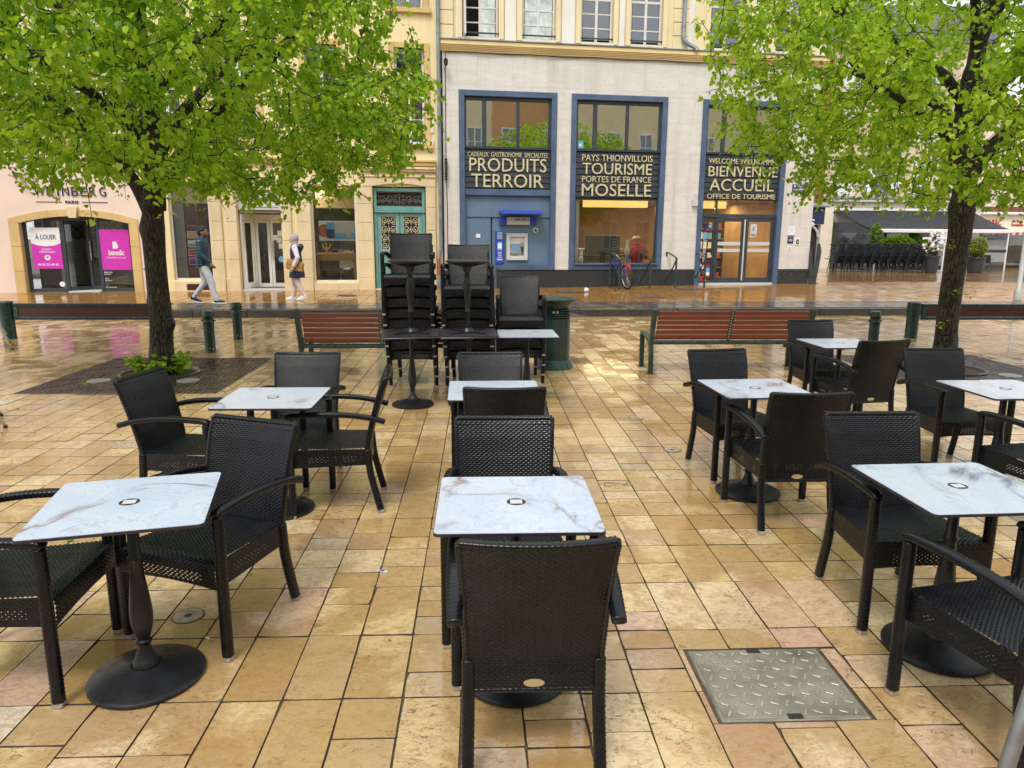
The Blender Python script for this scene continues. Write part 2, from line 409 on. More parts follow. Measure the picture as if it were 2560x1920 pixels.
mt['navy'] = flat_mat('navy_print', (0.020, 0.030, 0.095), 0.4)
mt['purple'] = M('purple_banner', (0.105, 0.030, 0.085), 0.55, 0, 0.1, 3)
mt['red'] = flat_mat('red_paint', (0.55, 0.03, 0.035), 0.4)
mt['redletter'] = flat_mat('red_letter', (0.50, 0.06, 0.05), 0.5)
mt['skyblue'] = flat_mat('sky_blue_print', (0.12, 0.42, 0.68), 0.45)
mt['sand_print'] = flat_mat('sand_print', (0.62, 0.42, 0.26), 0.5)
mt['rust_print'] = flat_mat('rust_print', (0.42, 0.10, 0.05), 0.5)
mt['teal'] = M('teal_door_paint', (0.160, 0.345, 0.320), 0.35, 0, 0.10, 4, 0.08, 60, 0.5, 0.1, (1, 1, 1), 0.2)
mt['royal'] = flat_mat('royal_blue', (0.025, 0.060, 0.42), 0.35)
mt['alu'] = M('brushed_aluminium', (0.62, 0.62, 0.61), 0.32, 0.75, 0.12, 5, 0.05, 90)
mt['lightgrey'] = flat_mat('light_grey_plastic', (0.56, 0.57, 0.57), 0.45)
mt['midgrey'] = flat_mat('mid_grey_plastic', (0.28, 0.29, 0.29), 0.5)
mt['screen'] = emit_mat('lit_screen', (0.30, 0.52, 0.72), 0.55)
mt['lamp'] = emit_mat('warm_ceiling_lamp', (1.0, 0.60, 0.16), 1.25)
mt['bulb'] = emit_mat('warm_bulb', (1.0, 0.66, 0.28), 7.0)
mt['glass'] = glass_mat('shop_glass', (0.97, 0.98, 0.98), 0.025)
mt['mirror'] = glass_mat('coated_glass', (0.55, 0.60, 0.60), 0.46, 0.01, 0.03)
mt['upglass'] = glass_mat('old_window_glass', (0.6, 0.65, 0.68), 0.10, 0.02, 0.06)
mt['dimglass'] = glass_mat('dim_shop_glass', (0.97, 0.98, 0.98), 0.0)
mt['plastic'] = glass_mat('clear_tarpaulin', (0.62, 0.64, 0.65), 0.03, 0.10, 0.4)
mt['dark'] = M('dark_interior', (0.020, 0.020, 0.021), 0.8, 0, 0.3, 2)
mt['interior'] = M('shop_interior', (0.16, 0.12, 0.075), 0.8, 0, 0.35, 1.4)
mt['interior_warm'] = M('warm_interior_wall', (0.46, 0.29, 0.12), 0.8, 0, 0.2, 1.4)
mt['greyslat'] = M('grey_shutter_board', (0.12, 0.14, 0.13), 0.5, 0, 0.2, 3)
mt['curtain'] = M('crumpled_white_film', (0.62, 0.70, 0.68), 0.35, 0, 0.25, 5, 0.9, 9)
mt['oak'] = wood('pale_oak', (0.50, 0.31, 0.13), (0.38, 0.22, 0.085))
mt['gilt'] = flat_mat('gilt_yellow', (0.62, 0.38, 0.03), 0.35)
mt['grille_cream'] = flat_mat('cream_iron', (0.66, 0.60, 0.42), 0.45)
mt['grille_bronze'] = flat_mat('bronze_iron', (0.16, 0.13, 0.09), 0.45)
mt['awning'] = M('charcoal_awning_cloth', (0.020, 0.023, 0.029), 0.6, 0, 0.2, 2.0, 0.3, 40)
mt['blackplastic'] = M('black_plastic', (0.017, 0.020, 0.025), 0.42, 0, 0.2, 8)
mt['planter'] = M('charcoal_planter', (0.030, 0.035, 0.042), 0.5, 0, 0.2, 6)
mt['brownwall'] = stucco('red_brown_render', (0.30, 0.125, 0.07), 0.1, 0.3)
mt['taupe'] = stucco('taupe_render', (0.60, 0.49, 0.36), 0.08, 0.3)
mt['orange'] = stucco('orange_render', (0.62, 0.36, 0.16), 0.08, 0.2)
mt['shutter'] = M('white_shutter', (0.74, 0.76, 0.77), 0.45, 0, 0.06, 5)
mt['skin'] = M('brown_skin', (0.24, 0.12, 0.07), 0.5, 0, 0.08, 20)
mt['skin_pale'] = M('pale_skin', (0.55, 0.36, 0.27), 0.5, 0, 0.08, 20)
mt['hair'] = M('black_hair', (0.010, 0.008, 0.007), 0.45, 0, 0.3, 60, 0.6, 150)
mt['jacket'] = M('teal_blue_jacket', (0.010, 0.042, 0.072), 0.35, 0, 0.2, 12, 0.2, 60)
mt['joggers'] = M('pale_grey_jersey', (0.55, 0.58, 0.62), 0.8, 0, 0.1, 10, 0.3, 50)
mt['shoe_dark'] = M('navy_trainer', (0.015, 0.016, 0.030), 0.5, 0, 0.2, 20)
mt['sole'] = flat_mat('white_sole', (0.72, 0.72, 0.71), 0.5)
mt['vest'] = M('navy_quilted_vest', (0.017, 0.017, 0.060), 0.45, 0, 0.2, 12, 0.2, 60)
mt['scarf'] = M('mauve_headscarf', (0.42, 0.32, 0.36), 0.75, 0, 0.1, 10, 0.3, 40)
mt['sleeve'] = M('lilac_white_sleeve', (0.70, 0.64, 0.68), 0.75, 0, 0.08, 10)
mt['trousers_pink'] = M('pale_pink_trousers', (0.66, 0.52, 0.48), 0.75, 0, 0.1, 10, 0.3, 40)
mt['bag'] = M('tan_leather', (0.46, 0.25, 0.085), 0.45, 0, 0.12, 8)
mt['darkcoat'] = M('dark_coat', (0.020, 0.022, 0.034), 0.6, 0, 0.2, 10)
mt['rubber'] = M('black_rubber', (0.012, 0.012, 0.012), 0.6, 0, 0.2, 20)
mt['straw'] = M('straw_hat', (0.62, 0.56, 0.38), 0.7, 0, 0.12, 30, 0.4, 120)
mt['redcloth'] = M('red_cloth', (0.44, 0.015, 0.022), 0.75, 0, 0.2, 8)
mt['polegrey'] = M('grey_lamp_post', (0.50, 0.50, 0.47), 0.4, 0.3, 0.1, 6)
mt['poledark'] = M('grey_pole', (0.20, 0.195, 0.185), 0.4, 0.3, 0.15, 10)
mt['stoneplug'] = M('worn_stone_plug', (0.36, 0.29, 0.18), 0.4, 0, 0.3, 20, 0.5, 60)
# ------------------------------------------------------------------ mesh helpers
def link(name, data, parent=None):
    o = bpy.data.objects.new(name, data)
    COL.objects.link(o)
    if parent is not None: o.parent = parent
    return o

def tag(o, label=None, cat=None, group=None, kind=None):
    if label: o['label'] = label
    if cat: o['category'] = cat
    if group: o['group'] = group
    if kind: o['kind'] = kind
    return o

def thing(name, label, cat, loc=(0, 0, 0), rz=0.0, group=None):
    o = link(name, None)
    o.empty_display_size = 0.1
    o.location = loc; o.rotation_euler = (0, 0, rz)
    return tag(o, label, cat, group)

def copy_tree(o, parent=None):
    c = o.copy(); COL.objects.link(c)
    if parent is not None: c.parent = parent
    for ch in list(o.children): copy_tree(ch, c)
    return c

class MB:
    def __init__(s): s.v = []; s.f = []
    def add(s, vs_, fs_):
        b = len(s.v); s.v += [tuple(p) for p in vs_]; s.f += [tuple(i+b for i in q) for q in fs_]; return s
    def box(s, x0, x1, y0, y1, z0, z1):
        return s.add([(x0, y0, z0), (x1, y0, z0), (x1, y1, z0), (x0, y1, z0), (x0, y0, z1), (x1, y0, z1), (x1, y1, z1), (x0, y1, z1)],
                     [(0, 3, 2, 1), (4, 5, 6, 7), (0, 1, 5, 4), (1, 2, 6, 5), (2, 3, 7, 6), (3, 0, 4, 7)])
    def quad(s, a, b, c, d): return s.add([a, b, c, d], [(0, 1, 2, 3)])
    def prism(s, poly, y0, y1):
        """polygon in x,z extruded along y (poly anticlockwise seen from -y)"""
        n = len(poly)
        vs_ = [(p[0], y0, p[1]) for p in poly] + [(p[0], y1, p[1]) for p in poly]
        return s.add(vs_, [tuple(range(n)), tuple(range(2*n-1, n-1, -1))] + [(i, i+n, (i+1) % n+n, (i+1) % n) for i in range(n)])
    def prism_yz(s, poly, x0, x1):
        n = len(poly)
        vs_ = [(x0, p[0], p[1]) for p in poly] + [(x1, p[0], p[1]) for p in poly]
        return s.add(vs_, [tuple(range(n)), tuple(range(2*n-1, n-1, -1))] + [(i, i+n, (i+1) % n+n, (i+1) % n) for i in range(n)])
    def prism_xy(s, poly, z0, z1):
        n = len(poly)
        vs_ = [(p[0], p[1], z0) for p in poly] + [(p[0], p[1], z1) for p in poly]
        return s.add(vs_, [tuple(range(n-1, -1, -1)), tuple(range(n, 2*n))] + [(i, (i+1) % n, (i+1) % n+n, i+n) for i in range(n)])
    def tube(s, pts, r, n=8, sx=1.0):
        pts = [Vector(p) for p in pts]
        rr = r if isinstance(r, (list, tuple)) else [r]*len(pts)
        b = len(s.v)
        t0 = (pts[1]-pts[0]).normalized()
        a = Vector((0, 0, 1)) if abs(t0.z) < 0.9 else Vector((1, 0, 0))
        nrm = t0.cross(a).normalized()
        for i, p in enumerate(pts):
            t = (pts[min(i+1, len(pts)-1)]-pts[max(i-1, 0)])
            t = t.normalized() if t.length > 1e-9 else t0
            nrm = (nrm - t*nrm.dot(t))
            nrm = nrm.normalized() if nrm.length > 1e-6 else t.orthogonal().normalized()
            bn = t.cross(nrm)
            for k in range(n):
                an = 2*PI*k/n
                s.v.append(tuple(p + (nrm*math.cos(an)*sx + bn*math.sin(an))*rr[i]))
        for i in range(len(pts)-1):
            for k in range(n):
                k2 = (k+1) % n
                s.f.append((b+i*n+k, b+i*n+k2, b+(i+1)*n+k2, b+(i+1)*n+k))
        s.f.append(tuple(b+k for k in range(n-1, -1, -1)))
        s.f.append(tuple(b+(len(pts)-1)*n+k for k in range(n)))
        return s
    def lathe(s, prof, n=24, c=(0, 0), cap=True):
        b = len(s.v)
        for r, z in prof:
            for k in range(n):
                a = 2*PI*k/n
                s.v.append((c[0]+r*math.cos(a), c[1]+r*math.sin(a), z))
        for i in range(len(prof)-1):
            for k in range(n):
                k2 = (k+1) % n
                s.f.append((b+i*n+k, b+i*n+k2, b+(i+1)*n+k2, b+(i+1)*n+k))
        if cap:
            s.f.append(tuple(b+k for k in range(n-1, -1, -1)))
            s.f.append(tuple(b+(len(prof)-1)*n+k for k in range(n)))
        return s
    def disc(s, cx, cy, z, r, n=24, h=0.004):
        return s.lathe([(r, z-h), (r, z)], n, (cx, cy))
    def disc_y(s, cx, y, cz, r, n=20, h=0.01):
        """a disc facing -y"""
        b = len(s.v)
        for yy in (y, y+h):
            for k in range(n):
                a = 2*PI*k/n
                s.v.append((cx+r*math.cos(a), yy, cz+r*math.sin(a)))
        s.f.append(tuple(b+k for k in range(n)))
        s.f.append(tuple(b+n+k for k in range(n-1, -1, -1)))
        for k in range(n):
            s.f.append((b+k, b+n+k, b+n+(k+1) % n, b+(k+1) % n))
        return s
    def ball(s, c, r, n=12, sz=(1, 1, 1)):
        m = n//2
        b = len(s.v)
        for i in range(m+1):
            t = PI*i/m
            for k in range(n):
                a = 2*PI*k/n
                s.v.append((c[0]+r*sz[0]*math.sin(t)*math.cos(a), c[1]+r*sz[1]*math.sin(t)*math.sin(a), c[2]+r*sz[2]*math.cos(t)))
        for i in range(m):
            for k in range(n):
                s.f.append((b+i*n+k, b+(i+1)*n+k, b+(i+1)*n+(k+1) % n, b+i*n+(k+1) % n))
        return s
    def shift(s, dx, dy=0, dz=0):
        s.v = [(a+dx, b+dy, c+dz) for a, b, c in s.v]; return s
    def mesh(s, name, mat, smooth=False, bevel=0.0, seg=1):
        me = bpy.data.meshes.new(name)
        me.from_pydata(s.v, [], s.f)
        if bevel > 0:
            bm = bmesh.new(); bm.from_mesh(me)
            es = [e for e in bm.edges if len(e.link_faces) == 2 and e.calc_face_angle(0) > 0.6]
            bmesh.ops.bevel(bm, geom=es, offset=bevel, segments=seg, affect='EDGES', clamp_overlap=True)
            bm.to_mesh(me); bm.free()
        if mat is not None: me.materials.append(mat)
        if smooth: me.polygons.foreach_set('use_smooth', [True]*len(me.polygons))
        me.update()
        return me
    def build(s, name, mat, parent=None, smooth=False, bevel=0.0, seg=1, label=None):
        o = link(name, s.mesh(name, mat, smooth, bevel, seg), parent)
        if label: o['label'] = label
        return o

def auto_smooth(o, ang=35):
    me = o.data
    me.polygons.foreach_set('use_smooth', [True]*len(me.polygons))
    try: me.set_sharp_from_angle(angle=math.radians(ang))
    except Exception: pass
    return o

def np_mesh(name, verts, faces, mat, smooth=True):
    """faces: (n,4) or (n,3) array"""
    me = bpy.data.meshes.new(name)
    verts = np.asarray(verts, dtype=np.float32); faces = np.asarray(faces, dtype=np.int32)
    nf, k = faces.shape
    me.vertices.add(len(verts)); me.vertices.foreach_set('co', verts.ravel())
    me.loops.add(nf*k); me.loops.foreach_set('vertex_index', faces.ravel())
    me.polygons.add(nf); me.polygons.foreach_set('loop_start', np.arange(0, nf*k, k, dtype=np.int32))
    me.polygons.foreach_set('loop_total', np.full(nf, k, dtype=np.int32))
    me.polygons.foreach_set('use_smooth', np.full(nf, smooth, dtype=bool))
    if mat is not None: me.materials.append(mat)
    me.update(calc_edges=True)
    me.validate()
    return me

def text_mesh(body, name, mat, width, height, depth, cx, z0, y, bold=0.0, spacing=1.0):
    """flat or raised lettering in the x,z plane facing -y, fitted to width x height"""
    cu = bpy.data.curves.new(name, 'FONT')
    cu.body = body; cu.size = 1.0; cu.extrude = 0.02; cu.offset = bold; cu.space_character = spacing
    cu.align_x = 'CENTER'; cu.resolution_u = 3
    tmp = bpy.data.objects.new('tmp_text', cu)
    COL.objects.link(tmp)
    dg = bpy.context.evaluated_depsgraph_get()
    me = bpy.data.meshes.new_from_object(tmp.evaluated_get(dg))
    bpy.data.objects.remove(tmp); bpy.data.curves.remove(cu)
    co = np.empty(len(me.vertices)*3, dtype=np.float32); me.vertices.foreach_get('co', co); co = co.reshape(-1, 3)
    x0, x1 = co[:, 0].min(), co[:, 0].max(); y0, y1 = co[:, 1].min(), co[:, 1].max()
    sx = width/(x1-x0); sy = height/(y1-y0) if height else sx
    out = np.empty_like(co)
    out[:, 0] = (co[:, 0]-(x0+x1)/2)*sx + cx
    out[:, 2] = (co[:, 1]-y0)*sy + z0
    out[:, 1] = y - (co[:, 2]+0.02)/0.04*depth
    me.vertices.foreach_set('co', out.ravel())
    me.materials.clear(); me.materials.append(mat)
    me.name = name
    me.update()
    return me

# facade frame of the terrace of houses: u runs along the fronts, y into the house, z up
FA = math.radians(7)
FO = Vector((0.33, 20.45, 0.0))
FU = Vector((math.cos(FA), math.sin(FA), 0.0))
UC = {}

def house(name, label, cat, uc):
    o = thing(name, label, cat, tuple(FO + FU*uc), FA)
    UC[o.name] = uc
    return o

def ucof(p):
    while p is not None:
        if p.name in UC: return UC[p.name]
        p = p.parent
    return 0.0

def fb(parent, name, mat, boxes, bevel=0.0, label=None):
    """boxes (u0,u1,z0,z1,y0,y1) in the facade frame; y below 0 stands out into the street"""
    mb = MB()
    for u0, u1, z0, z1, y0, y1 in boxes: mb.box(u0, u1, y0, y1, z0, z1)
    mb.shift(-ucof(parent))
    return mb.build(name, mat, parent, bevel=bevel, label=label)

def fmb(parent, name, mat, mb, smooth=False, bevel=0.0, label=None):
    mb.shift(-ucof(parent))
    o = mb.build(name, mat, parent, smooth=False, bevel=bevel, label=label)
    if smooth: auto_smooth(o)
    return o

def ftext(parent, body, name, mat, u0, u1, z0, z1, y, depth, bold=0.0, spacing=1.0):
    me = text_mesh(body, name, mat, u1-u0, z1-z0, depth, (u0+u1)/2-ucof(parent), z0, y, bold, spacing)
    return link(name, me, parent)

def subtract(rects, hole):
    out = []
    hu0, hu1, hz0, hz1 = hole
    for (a, b, c, d) in rects:
        if hu1 <= a or hu0 >= b or hz1 <= c or hz0 >= d: out.append((a, b, c, d)); continue
        if hz0 > c: out.append((a, b, c, hz0))
        if hz1 < d: out.append((a, b, hz1, d))
        m0, m1 = max(c, hz0), min(d, hz1)
        if hu0 > a: out.append((a, hu0, m0, m1))
        if hu1 < b: out.append((hu1, b, m0, m1))
    return out

def wall(parent, name, mat, u0, u1, z0, z1, holes, y0, y1):
    rs = [(u0, u1, z0, z1)]
    for h in holes: rs = subtract(rs, h)
    # split on every hole edge so that neighbouring boxes only touch
    return fb(parent, name, mat, [(a, b, c, d, y0, y1) for a, b, c, d in rs])

def panels(parent, name, mat, u0, u1, z0, z1, holes, pw, ph, y0, y1, gap=0.004, stagger=0.5):
    rows = max(1, round((z1-z0)/ph)); hh = (z1-z0)/rows
    for r in range(rows):
        a = u0 - (pw*stagger if r % 2 else 0)
        while a < u1:
            rc = [(max(a, u0), min(a+pw, u1), z0+r*hh, z0+(r+1)*hh)]
            for h in holes: rc = subtract(rc, h)
            for (p, q, s_, t) in rc:
                if q-p < 0.03 or t-s_ < 0.03: continue
                jy = random.uniform(-0.0015, 0.0015)
                fb(parent, name, mat, [(p+gap/2, q-gap/2, s_+gap/2, t-gap/2, y0+jy, y1)])
            a += pw

def casement(parent, u0, u1, z0, z1, y, frame_mat, glass, rows=3, cols=2, t=0.06, name='window', transom=None, glass_mats=None, sill=None):
    """a window: frame part with panes and bars as sub-parts; stands in the opening at depth y"""
    mb = MB()
    bars = [(u0, u0+t, z0, z1), (u1-t, u1, z0, z1), (u0+t, u1-t, z0, z0+t), (u0+t, u1-t, z1-t, z1)]
    for b in bars: mb.box(b[0], b[1], y, y+0.07, b[2], b[3])
    fr = fmb(parent, name, frame_mat, mb, bevel=0.006)
    zt = transom if transom else z1-t
    w = (u1-u0-2*t)/cols
    mb = MB()
    for c in range(1, cols): mb.box(u0+t+c*w-0.035, u0+t+c*w+0.035, y+0.006, y+0.05, z0+t, z1-t)
    if transom: 
        for c in range(cols):
            mb.box(u0+t+c*w+(0.035 if c else 0), u0+t+(c+1)*w-(0.035 if c < cols-1 else 0), y+0.004, y+0.052, zt-0.03, zt+0.03)
    hh = (zt-z0-t)/rows
    for c in range(cols):
        for r in range(1, rows):
            mb.box(u0+t+c*w+(0.035 if c else 0), u0+t+(c+1)*w-(0.035 if c < cols-1 else 0), y+0.010, y+0.045, z0+t+r*hh-0.015, z0+t+r*hh+0.015)
    if mb.v: fmb(fr, 'glazing_bar', frame_mat, mb)
    for c in range(cols):
        gm = glass_mats[c] if glass_mats else glass
        for r in range(rows):
            if gm is not None:
                fb(fr, 'pane', gm, [(u0+t+c*w+0.02, u0+t+(c+1)*w-0.02, z0+t+r*hh+0.012, z0+t+(r+1)*hh-0.012, y+0.022, y+0.030)])
        if transom and gm is not None:
            fb(fr, 'pane', gm, [(u0+t+c*w+0.02, u0+t+(c+1)*w-0.02, zt+0.03, z1-t-0.005, y+0.022, y+0.030)])
    return fr

def surround(parent, name, mat, u0, u1, z0, z1, w, y0, y1, sill=True):
    b = [(u0-w, u0, z0, z1+w, y0, y1), (u1, u1+w, z0, z1+w, y0, y1), (u0, u1, z1, z1+w, y0, y1)]
    if sill: b.append((u0-w-0.06, u1+w+0.06, z0-0.12, z0, y0-0.06, y1))
    return fb(parent, name, mat, b, bevel=0.008)

def kerb_y(x): return 15.62 + 0.035*x

def street_z(x, y):
    yk = kerb_y(x)
    t = max(0.0, min(y, 22.0)-yk)
    z = 0.15 + 0.02*t + 0.00116*min(max(x, 0), 10)*min(t, 6)
    if y > 22.5: z -= 0.028*min(y-22.5, 16.0)
    return z

def smooth_path(pts, step):
    """Catmull-Rom through the points, resampled evenly"""
    p = np.array(pts, float); p = np.vstack([2*p[0]-p[1], p, 2*p[-1]-p[-2]])
    out = []
    for i in range(1, len(p)-2):
        for t in np.linspace(0, 1, 24, endpoint=False):
            out.append(0.5*((2*p[i])+(-p[i-1]+p[i+1])*t+(2*p[i-1]-5*p[i]+4*p[i+1]-p[i+2])*t**2+(-p[i-1]+3*p[i]-3*p[i+1]+p[i+2])*t**3))
    out.append(p[-2]); out = np.array(out)
    s = np.concatenate([[0], np.cumsum(np.linalg.norm(np.diff(out, axis=0), axis=1))])
    n = max(3, int(s[-1]/step)+1)
    g = np.linspace(0, s[-1], n)
    return np.stack([np.interp(g, s, out[:, k]) for k in range(3)], axis=1)

# ------------------------------------------------------------------ ground
bed = MB(); bed.quad((-120, -80, -0.55), (160, -80, -0.55), (160, 200, -0.55), (-120, 200, -0.55))
g0 = bed.build('ground', mt['joint']); tag(g0, kind='structure')
bed = MB(); bed.quad((-26, -13.9, -0.008), (26, -13.9, -0.008), (26, kerb_y(26)+0.1, -0.008), (-26, kerb_y(-26)+0.1, -0.008))
plaza = bed.build('plaza_paving', mt['joint']); tag(plaza, kind='structure')

GRATE1 = (-5.11, -2.91, 8.05, 10.40)
GRATE2 = (5.12, 7.32, 8.20, 10.55)
MANHOLE = (0.865, 1.455, 2.345, 2.835)

def pick_tint(y):
    q = random.random()
    pk = 0.26 if y < 3.4 else 0.055
    if q < pk: r = random.uniform(0.72, 0.90)
    elif q < pk+0.02: r = random.uniform(0.91, 0.96)
    elif q < pk+0.028: r = 1.0
    elif q < pk+0.20: r = random.uniform(0.58, 0.70)
    else: r = random.uniform(0.0, 0.58)
    return (r, random.random(), random.random(), 1.0)

def view_fraction(x, y, z):
    v = Vector((x, y, z))-Vector((0, 0, 1.75))
    d = v.dot(_f)
    if d < 0.3: return None
    return (v.dot(_R)/d*1840/1280, -v.dot(_U)/d*1840/960, d)

def tile_geom(x0, x1, y0, y1, zf, jit=0.0012, depth=0.02, ch=0.0018):
    tx, ty, tz = random.uniform(-jit, jit), random.uniform(-jit, jit), random.uniform(-jit, jit)
    def zz(x, y, k): return zf(x, y) + tz + (tx if x > (x0+x1)/2 else -tx)*0.7 + (ty if y > (y0+y1)/2 else -ty)*0.7 - k
    c = [(x0, y0), (x1, y0), (x1, y1), (x0, y1)]
    ci = [(x0+ch, y0+ch), (x1-ch, y0+ch), (x1-ch, y1-ch), (x0+ch, y1-ch)]
    vs_ = [(x, y, zz(x, y, depth)) for x, y in c] + [(x, y, zz(x, y, ch)) for x, y in c] + [(x, y, zz(x, y, 0)) for x, y in ci]
    fs_ = [(8, 9, 10, 11)]
    for i in range(4):
        j = (i+1) % 4
        fs_ += [(i, j, j+4, i+4), (i+4, j+4, j+8, i+8)]
    return vs_, fs_

def rough_tile(x0, x1, y0, y1):
    """a near flag: slightly chipped, wandering edges"""
    t_ = [random.uniform(-0.0012, 0.0012) for _ in range(3)]
    pts = []
    c = [(x0, y0), (x1, y0), (x1, y1), (x0, y1)]
    for i in range(4):
        a, b = Vector(c[i]), Vector(c[(i+1) % 4])
        d = (b-a); nrm = Vector((-d.y, d.x)).normalized()
        chip = random.random() < 0.25
        q = a + d.normalized()*random.uniform(0.0, 0.004) + nrm*random.uniform(0.0, 0.0025 + (0.006 if chip else 0))
        pts.append(q)
        for s_ in (0.3, 0.68): pts.append(a+d*(s_+random.uniform(-0.1, 0.1))+nrm*random.uniform(-0.0004, 0.0018))
    n_ = len(pts); cx, cy = (x0+x1)/2, (y0+y1)/2
    top = [(p.x, p.y, t_[0]+t_[1]*(p.x-cx)/0.15+t_[2]*(p.y-cy)/0.2) for p in pts]
    vs_ = [(x, y, -0.02) for x, y, z in top]+top
    return vs_, [tuple(range(n_, 2*n_))]+[(i, (i+1) % n_, n_+(i+1) % n_, n_+i) for i in range(n_)]

def tint_mesh(name, vs_, fs_, cols, mat, smooth=False):
    me = bpy.data.meshes.new(name)
    me.from_pydata(vs_, [], fs_)
    at = me.color_attributes.new('tint', 'FLOAT_COLOR', 'CORNER')
    arr = np.repeat(np.array(cols, dtype=np.float32), [len(f) for f in fs_], axis=0)
    at.data.foreach_set('color', arr.ravel())
    me.materials.append(mat); me.materials.append(mt['joint'])
    me.polygons.foreach_set('material_index', [1 if (len(f) == 4 and min(vs_[q][2] for q in f) < max(vs_[q][2] for q in f)-0.0016 and len(set(round(vs_[q][0]+vs_[q][1]*7, 4) for q in f)) < 5 and i % 9) or (len(fs_) == 13 and i) else 0 for i, f in enumerate(fs_)])
    me.update()
    return me

TW = 0.2285
ROW = 0.455
tiles = []
k = -int(11.5/TW)
while k*TW < 11.5:
    x0 = k*TW - 0.075; k += 1
    j = -8
    while True:
        ry = 3.45 + (j-1)*ROW if False else 3.45 + j*ROW
        j += 1
        if ry > kerb_y(x0) - 0.20: break
        if ry < -2.0: continue
        q = random.random()
        near = ry < 3.4
        if q < (0.42 if near else 0.10): cuts = [1.0]
        elif q < 0.72: cuts = [0.5, 0.5]
        elif q < 0.84: cuts = [0.36, 0.64]
        elif q < 0.94: cuts = [0.62, 0.38]
        else: cuts = [0.34, 0.33, 0.33]
        yy = ry
        for c in cuts:
            y1 = yy + c*ROW
            gap = random.uniform(0.0018, 0.0036) * (1.25 if near else 1.0)
            rs = [(x0+gap, x0+TW-gap*0.8, yy+gap*0.8, min(y1, kerb_y(x0)-0.21)-gap*0.6)]
            for h in (GRATE1, GRATE2, MANHOLE): rs = subtract(rs, h)
            for r in rs:
                if r[1]-r[0] > 0.02 and r[3]-r[2] > 0.02: tiles.append(r)
            yy = y1
vis = []
for i, r in enumerate(tiles):
    w = view_fraction((r[0]+r[1])/2, (r[2]+r[3])/2, 0)
    if w and abs(w[0]) < 1.04 and abs(w[1]) < 1.06: vis.append((w[2]/math.sqrt((r[1]-r[0])*(r[3]-r[2])), i))
vis.sort()
single = set(i for _, i in vis[:300])
jv, jf, jc = [], [], []
flat = lambda x, y: 0.0
for i, r in enumerate(tiles):
    vs_, fs_ = rough_tile(*r) if i in single else tile_geom(*r, flat)
    tc = pick_tint(r[2])
    if i in single:
        o = link('paving_stone', tint_mesh('paving_stone', vs_, fs_, [tc]*len(fs_), mt['tile']), plaza)
    else:
        b = len(jv); jv += vs_; jf += [tuple(q+b for q in f) for f in fs_]; jc += [tc]*len(fs_)
o = link('paving_stones', tint_mesh('paving_stones', jv, jf, jc, mt['tile']), plaza); tag(o, kind='stuff')

# gutter stones along the kerb foot
jv, jf, jc = [], [], []
x = -26.0
while x < 26:
    w = random.uniform(0.38, 0.62)
    vs_, fs_ = tile_geom(x+0.003, x+w-0.003, kerb_y(x)-0.20, kerb_y(x)-0.004, flat)
    b = len(jv); jv += vs_; jf += [tuple(q+b for q in f) for f in fs_]; t = pick_tint(10); jc += [(t[0]*0.5, 0.8, t[2], 1)]*len(fs_)
    x += w
o = link('gutter_stones', tint_mesh('gutter_stones', jv, jf, jc, mt['tile']), plaza); tag(o, kind='stuff')

# kerb of long basalt stones
kmb = MB(); kmb.prism_xy([(-26, kerb_y(-26)+0.02), (26, kerb_y(26)+0.02), (26, kerb_y(26)+0.26), (-26, kerb_y(-26)+0.26)], -0.02, 0.128)
kerb = kmb.build('kerb', mt['joint']); tag(kerb, kind='structure')
x = -15.5
while x < 15.5:
    w = random.uniform(0.85, 1.15)
    mb = MB(); dy = random.uniform(-0.004, 0.004)
    mb.prism_xy([(x+0.004, kerb_y(x)+dy), (x+w-0.004, kerb_y(x+w)+dy), (x+w-0.004, kerb_y(x+w)+0.28), (x+0.004, kerb_y(x)+0.28)], -0.015, 0.148)
    mb.build('kerb_stone', mt['kerb'], kerb, bevel=0.012, seg=2)
    x += w

# street beyond the kerb: bed, a dark band of setts, wet ochre flags
def grid_sheet(name, xs, ys, zf, mat, parent=None):
    nx, ny = len(xs), len(ys)
    vs_ = [(x, y, zf(x, y)) for y in ys for x in xs]
    fs_ = [(j*nx+i, j*nx+i+1, (j+1)*nx+i+1, (j+1)*nx+i) for j in range(ny-1) for i in range(nx-1)]
    me = bpy.data.meshes.new(name); me.from_pydata(vs_, [], fs_); me.materials.append(mat); me.update()
    return link(name, me, parent)
xs = [i*0.8-26 for i in range(80)]
street = grid_sheet('street', xs, [14.4+0.5*i for i in range(80)],
                    lambda x, y: street_z(x, y)-0.014 if y > kerb_y(x)+0.2 else min(-0.03, 0), mt['joint'])
tag(street, kind='structure')
def field(name, mat, fx, dark=False):
    jv, jf, jc = [], [], []
    for r in fx:
        vs_, fs_ = tile_geom(*r, street_z, 0.0016, 0.02)
        b = len(jv); jv += vs_; jf += [tuple(q+b for q in f) for f in fs_]; t = pick_tint(10)
        t = (t[0]*0.75, 0.5+0.5*t[1], t[2], 1)
        jc += [t]*len(fs_)
    o = link(name, tint_mesh(name, jv, jf, jc, mat), street); tag(o, kind='stuff'); return o
rs = []
x = -18.0
while x < 18:
    w = 0.34
    yy = kerb_y(x)+0.285
    for q in range(4):
        d = 0.27
        rs.append((x+0.004, x+w-0.004, yy+0.004, yy+d-0.004)); yy += d
    x += w
field('dark_setts', mt['sett'], rs)
rs = []
x = -18.0
while x < 18:
    w = 0.30
    yy = kerb_y(x)+0.285+4*0.27 + random.choice((0, -0.0))
    first = True
    while yy < 24:
        d = random.choice((0.2, 0.3, 0.42))
        rs.append((x+0.004, x+w-0.004, yy+0.004, yy+d-0.004)); yy += d
    x += w
x = 7.0
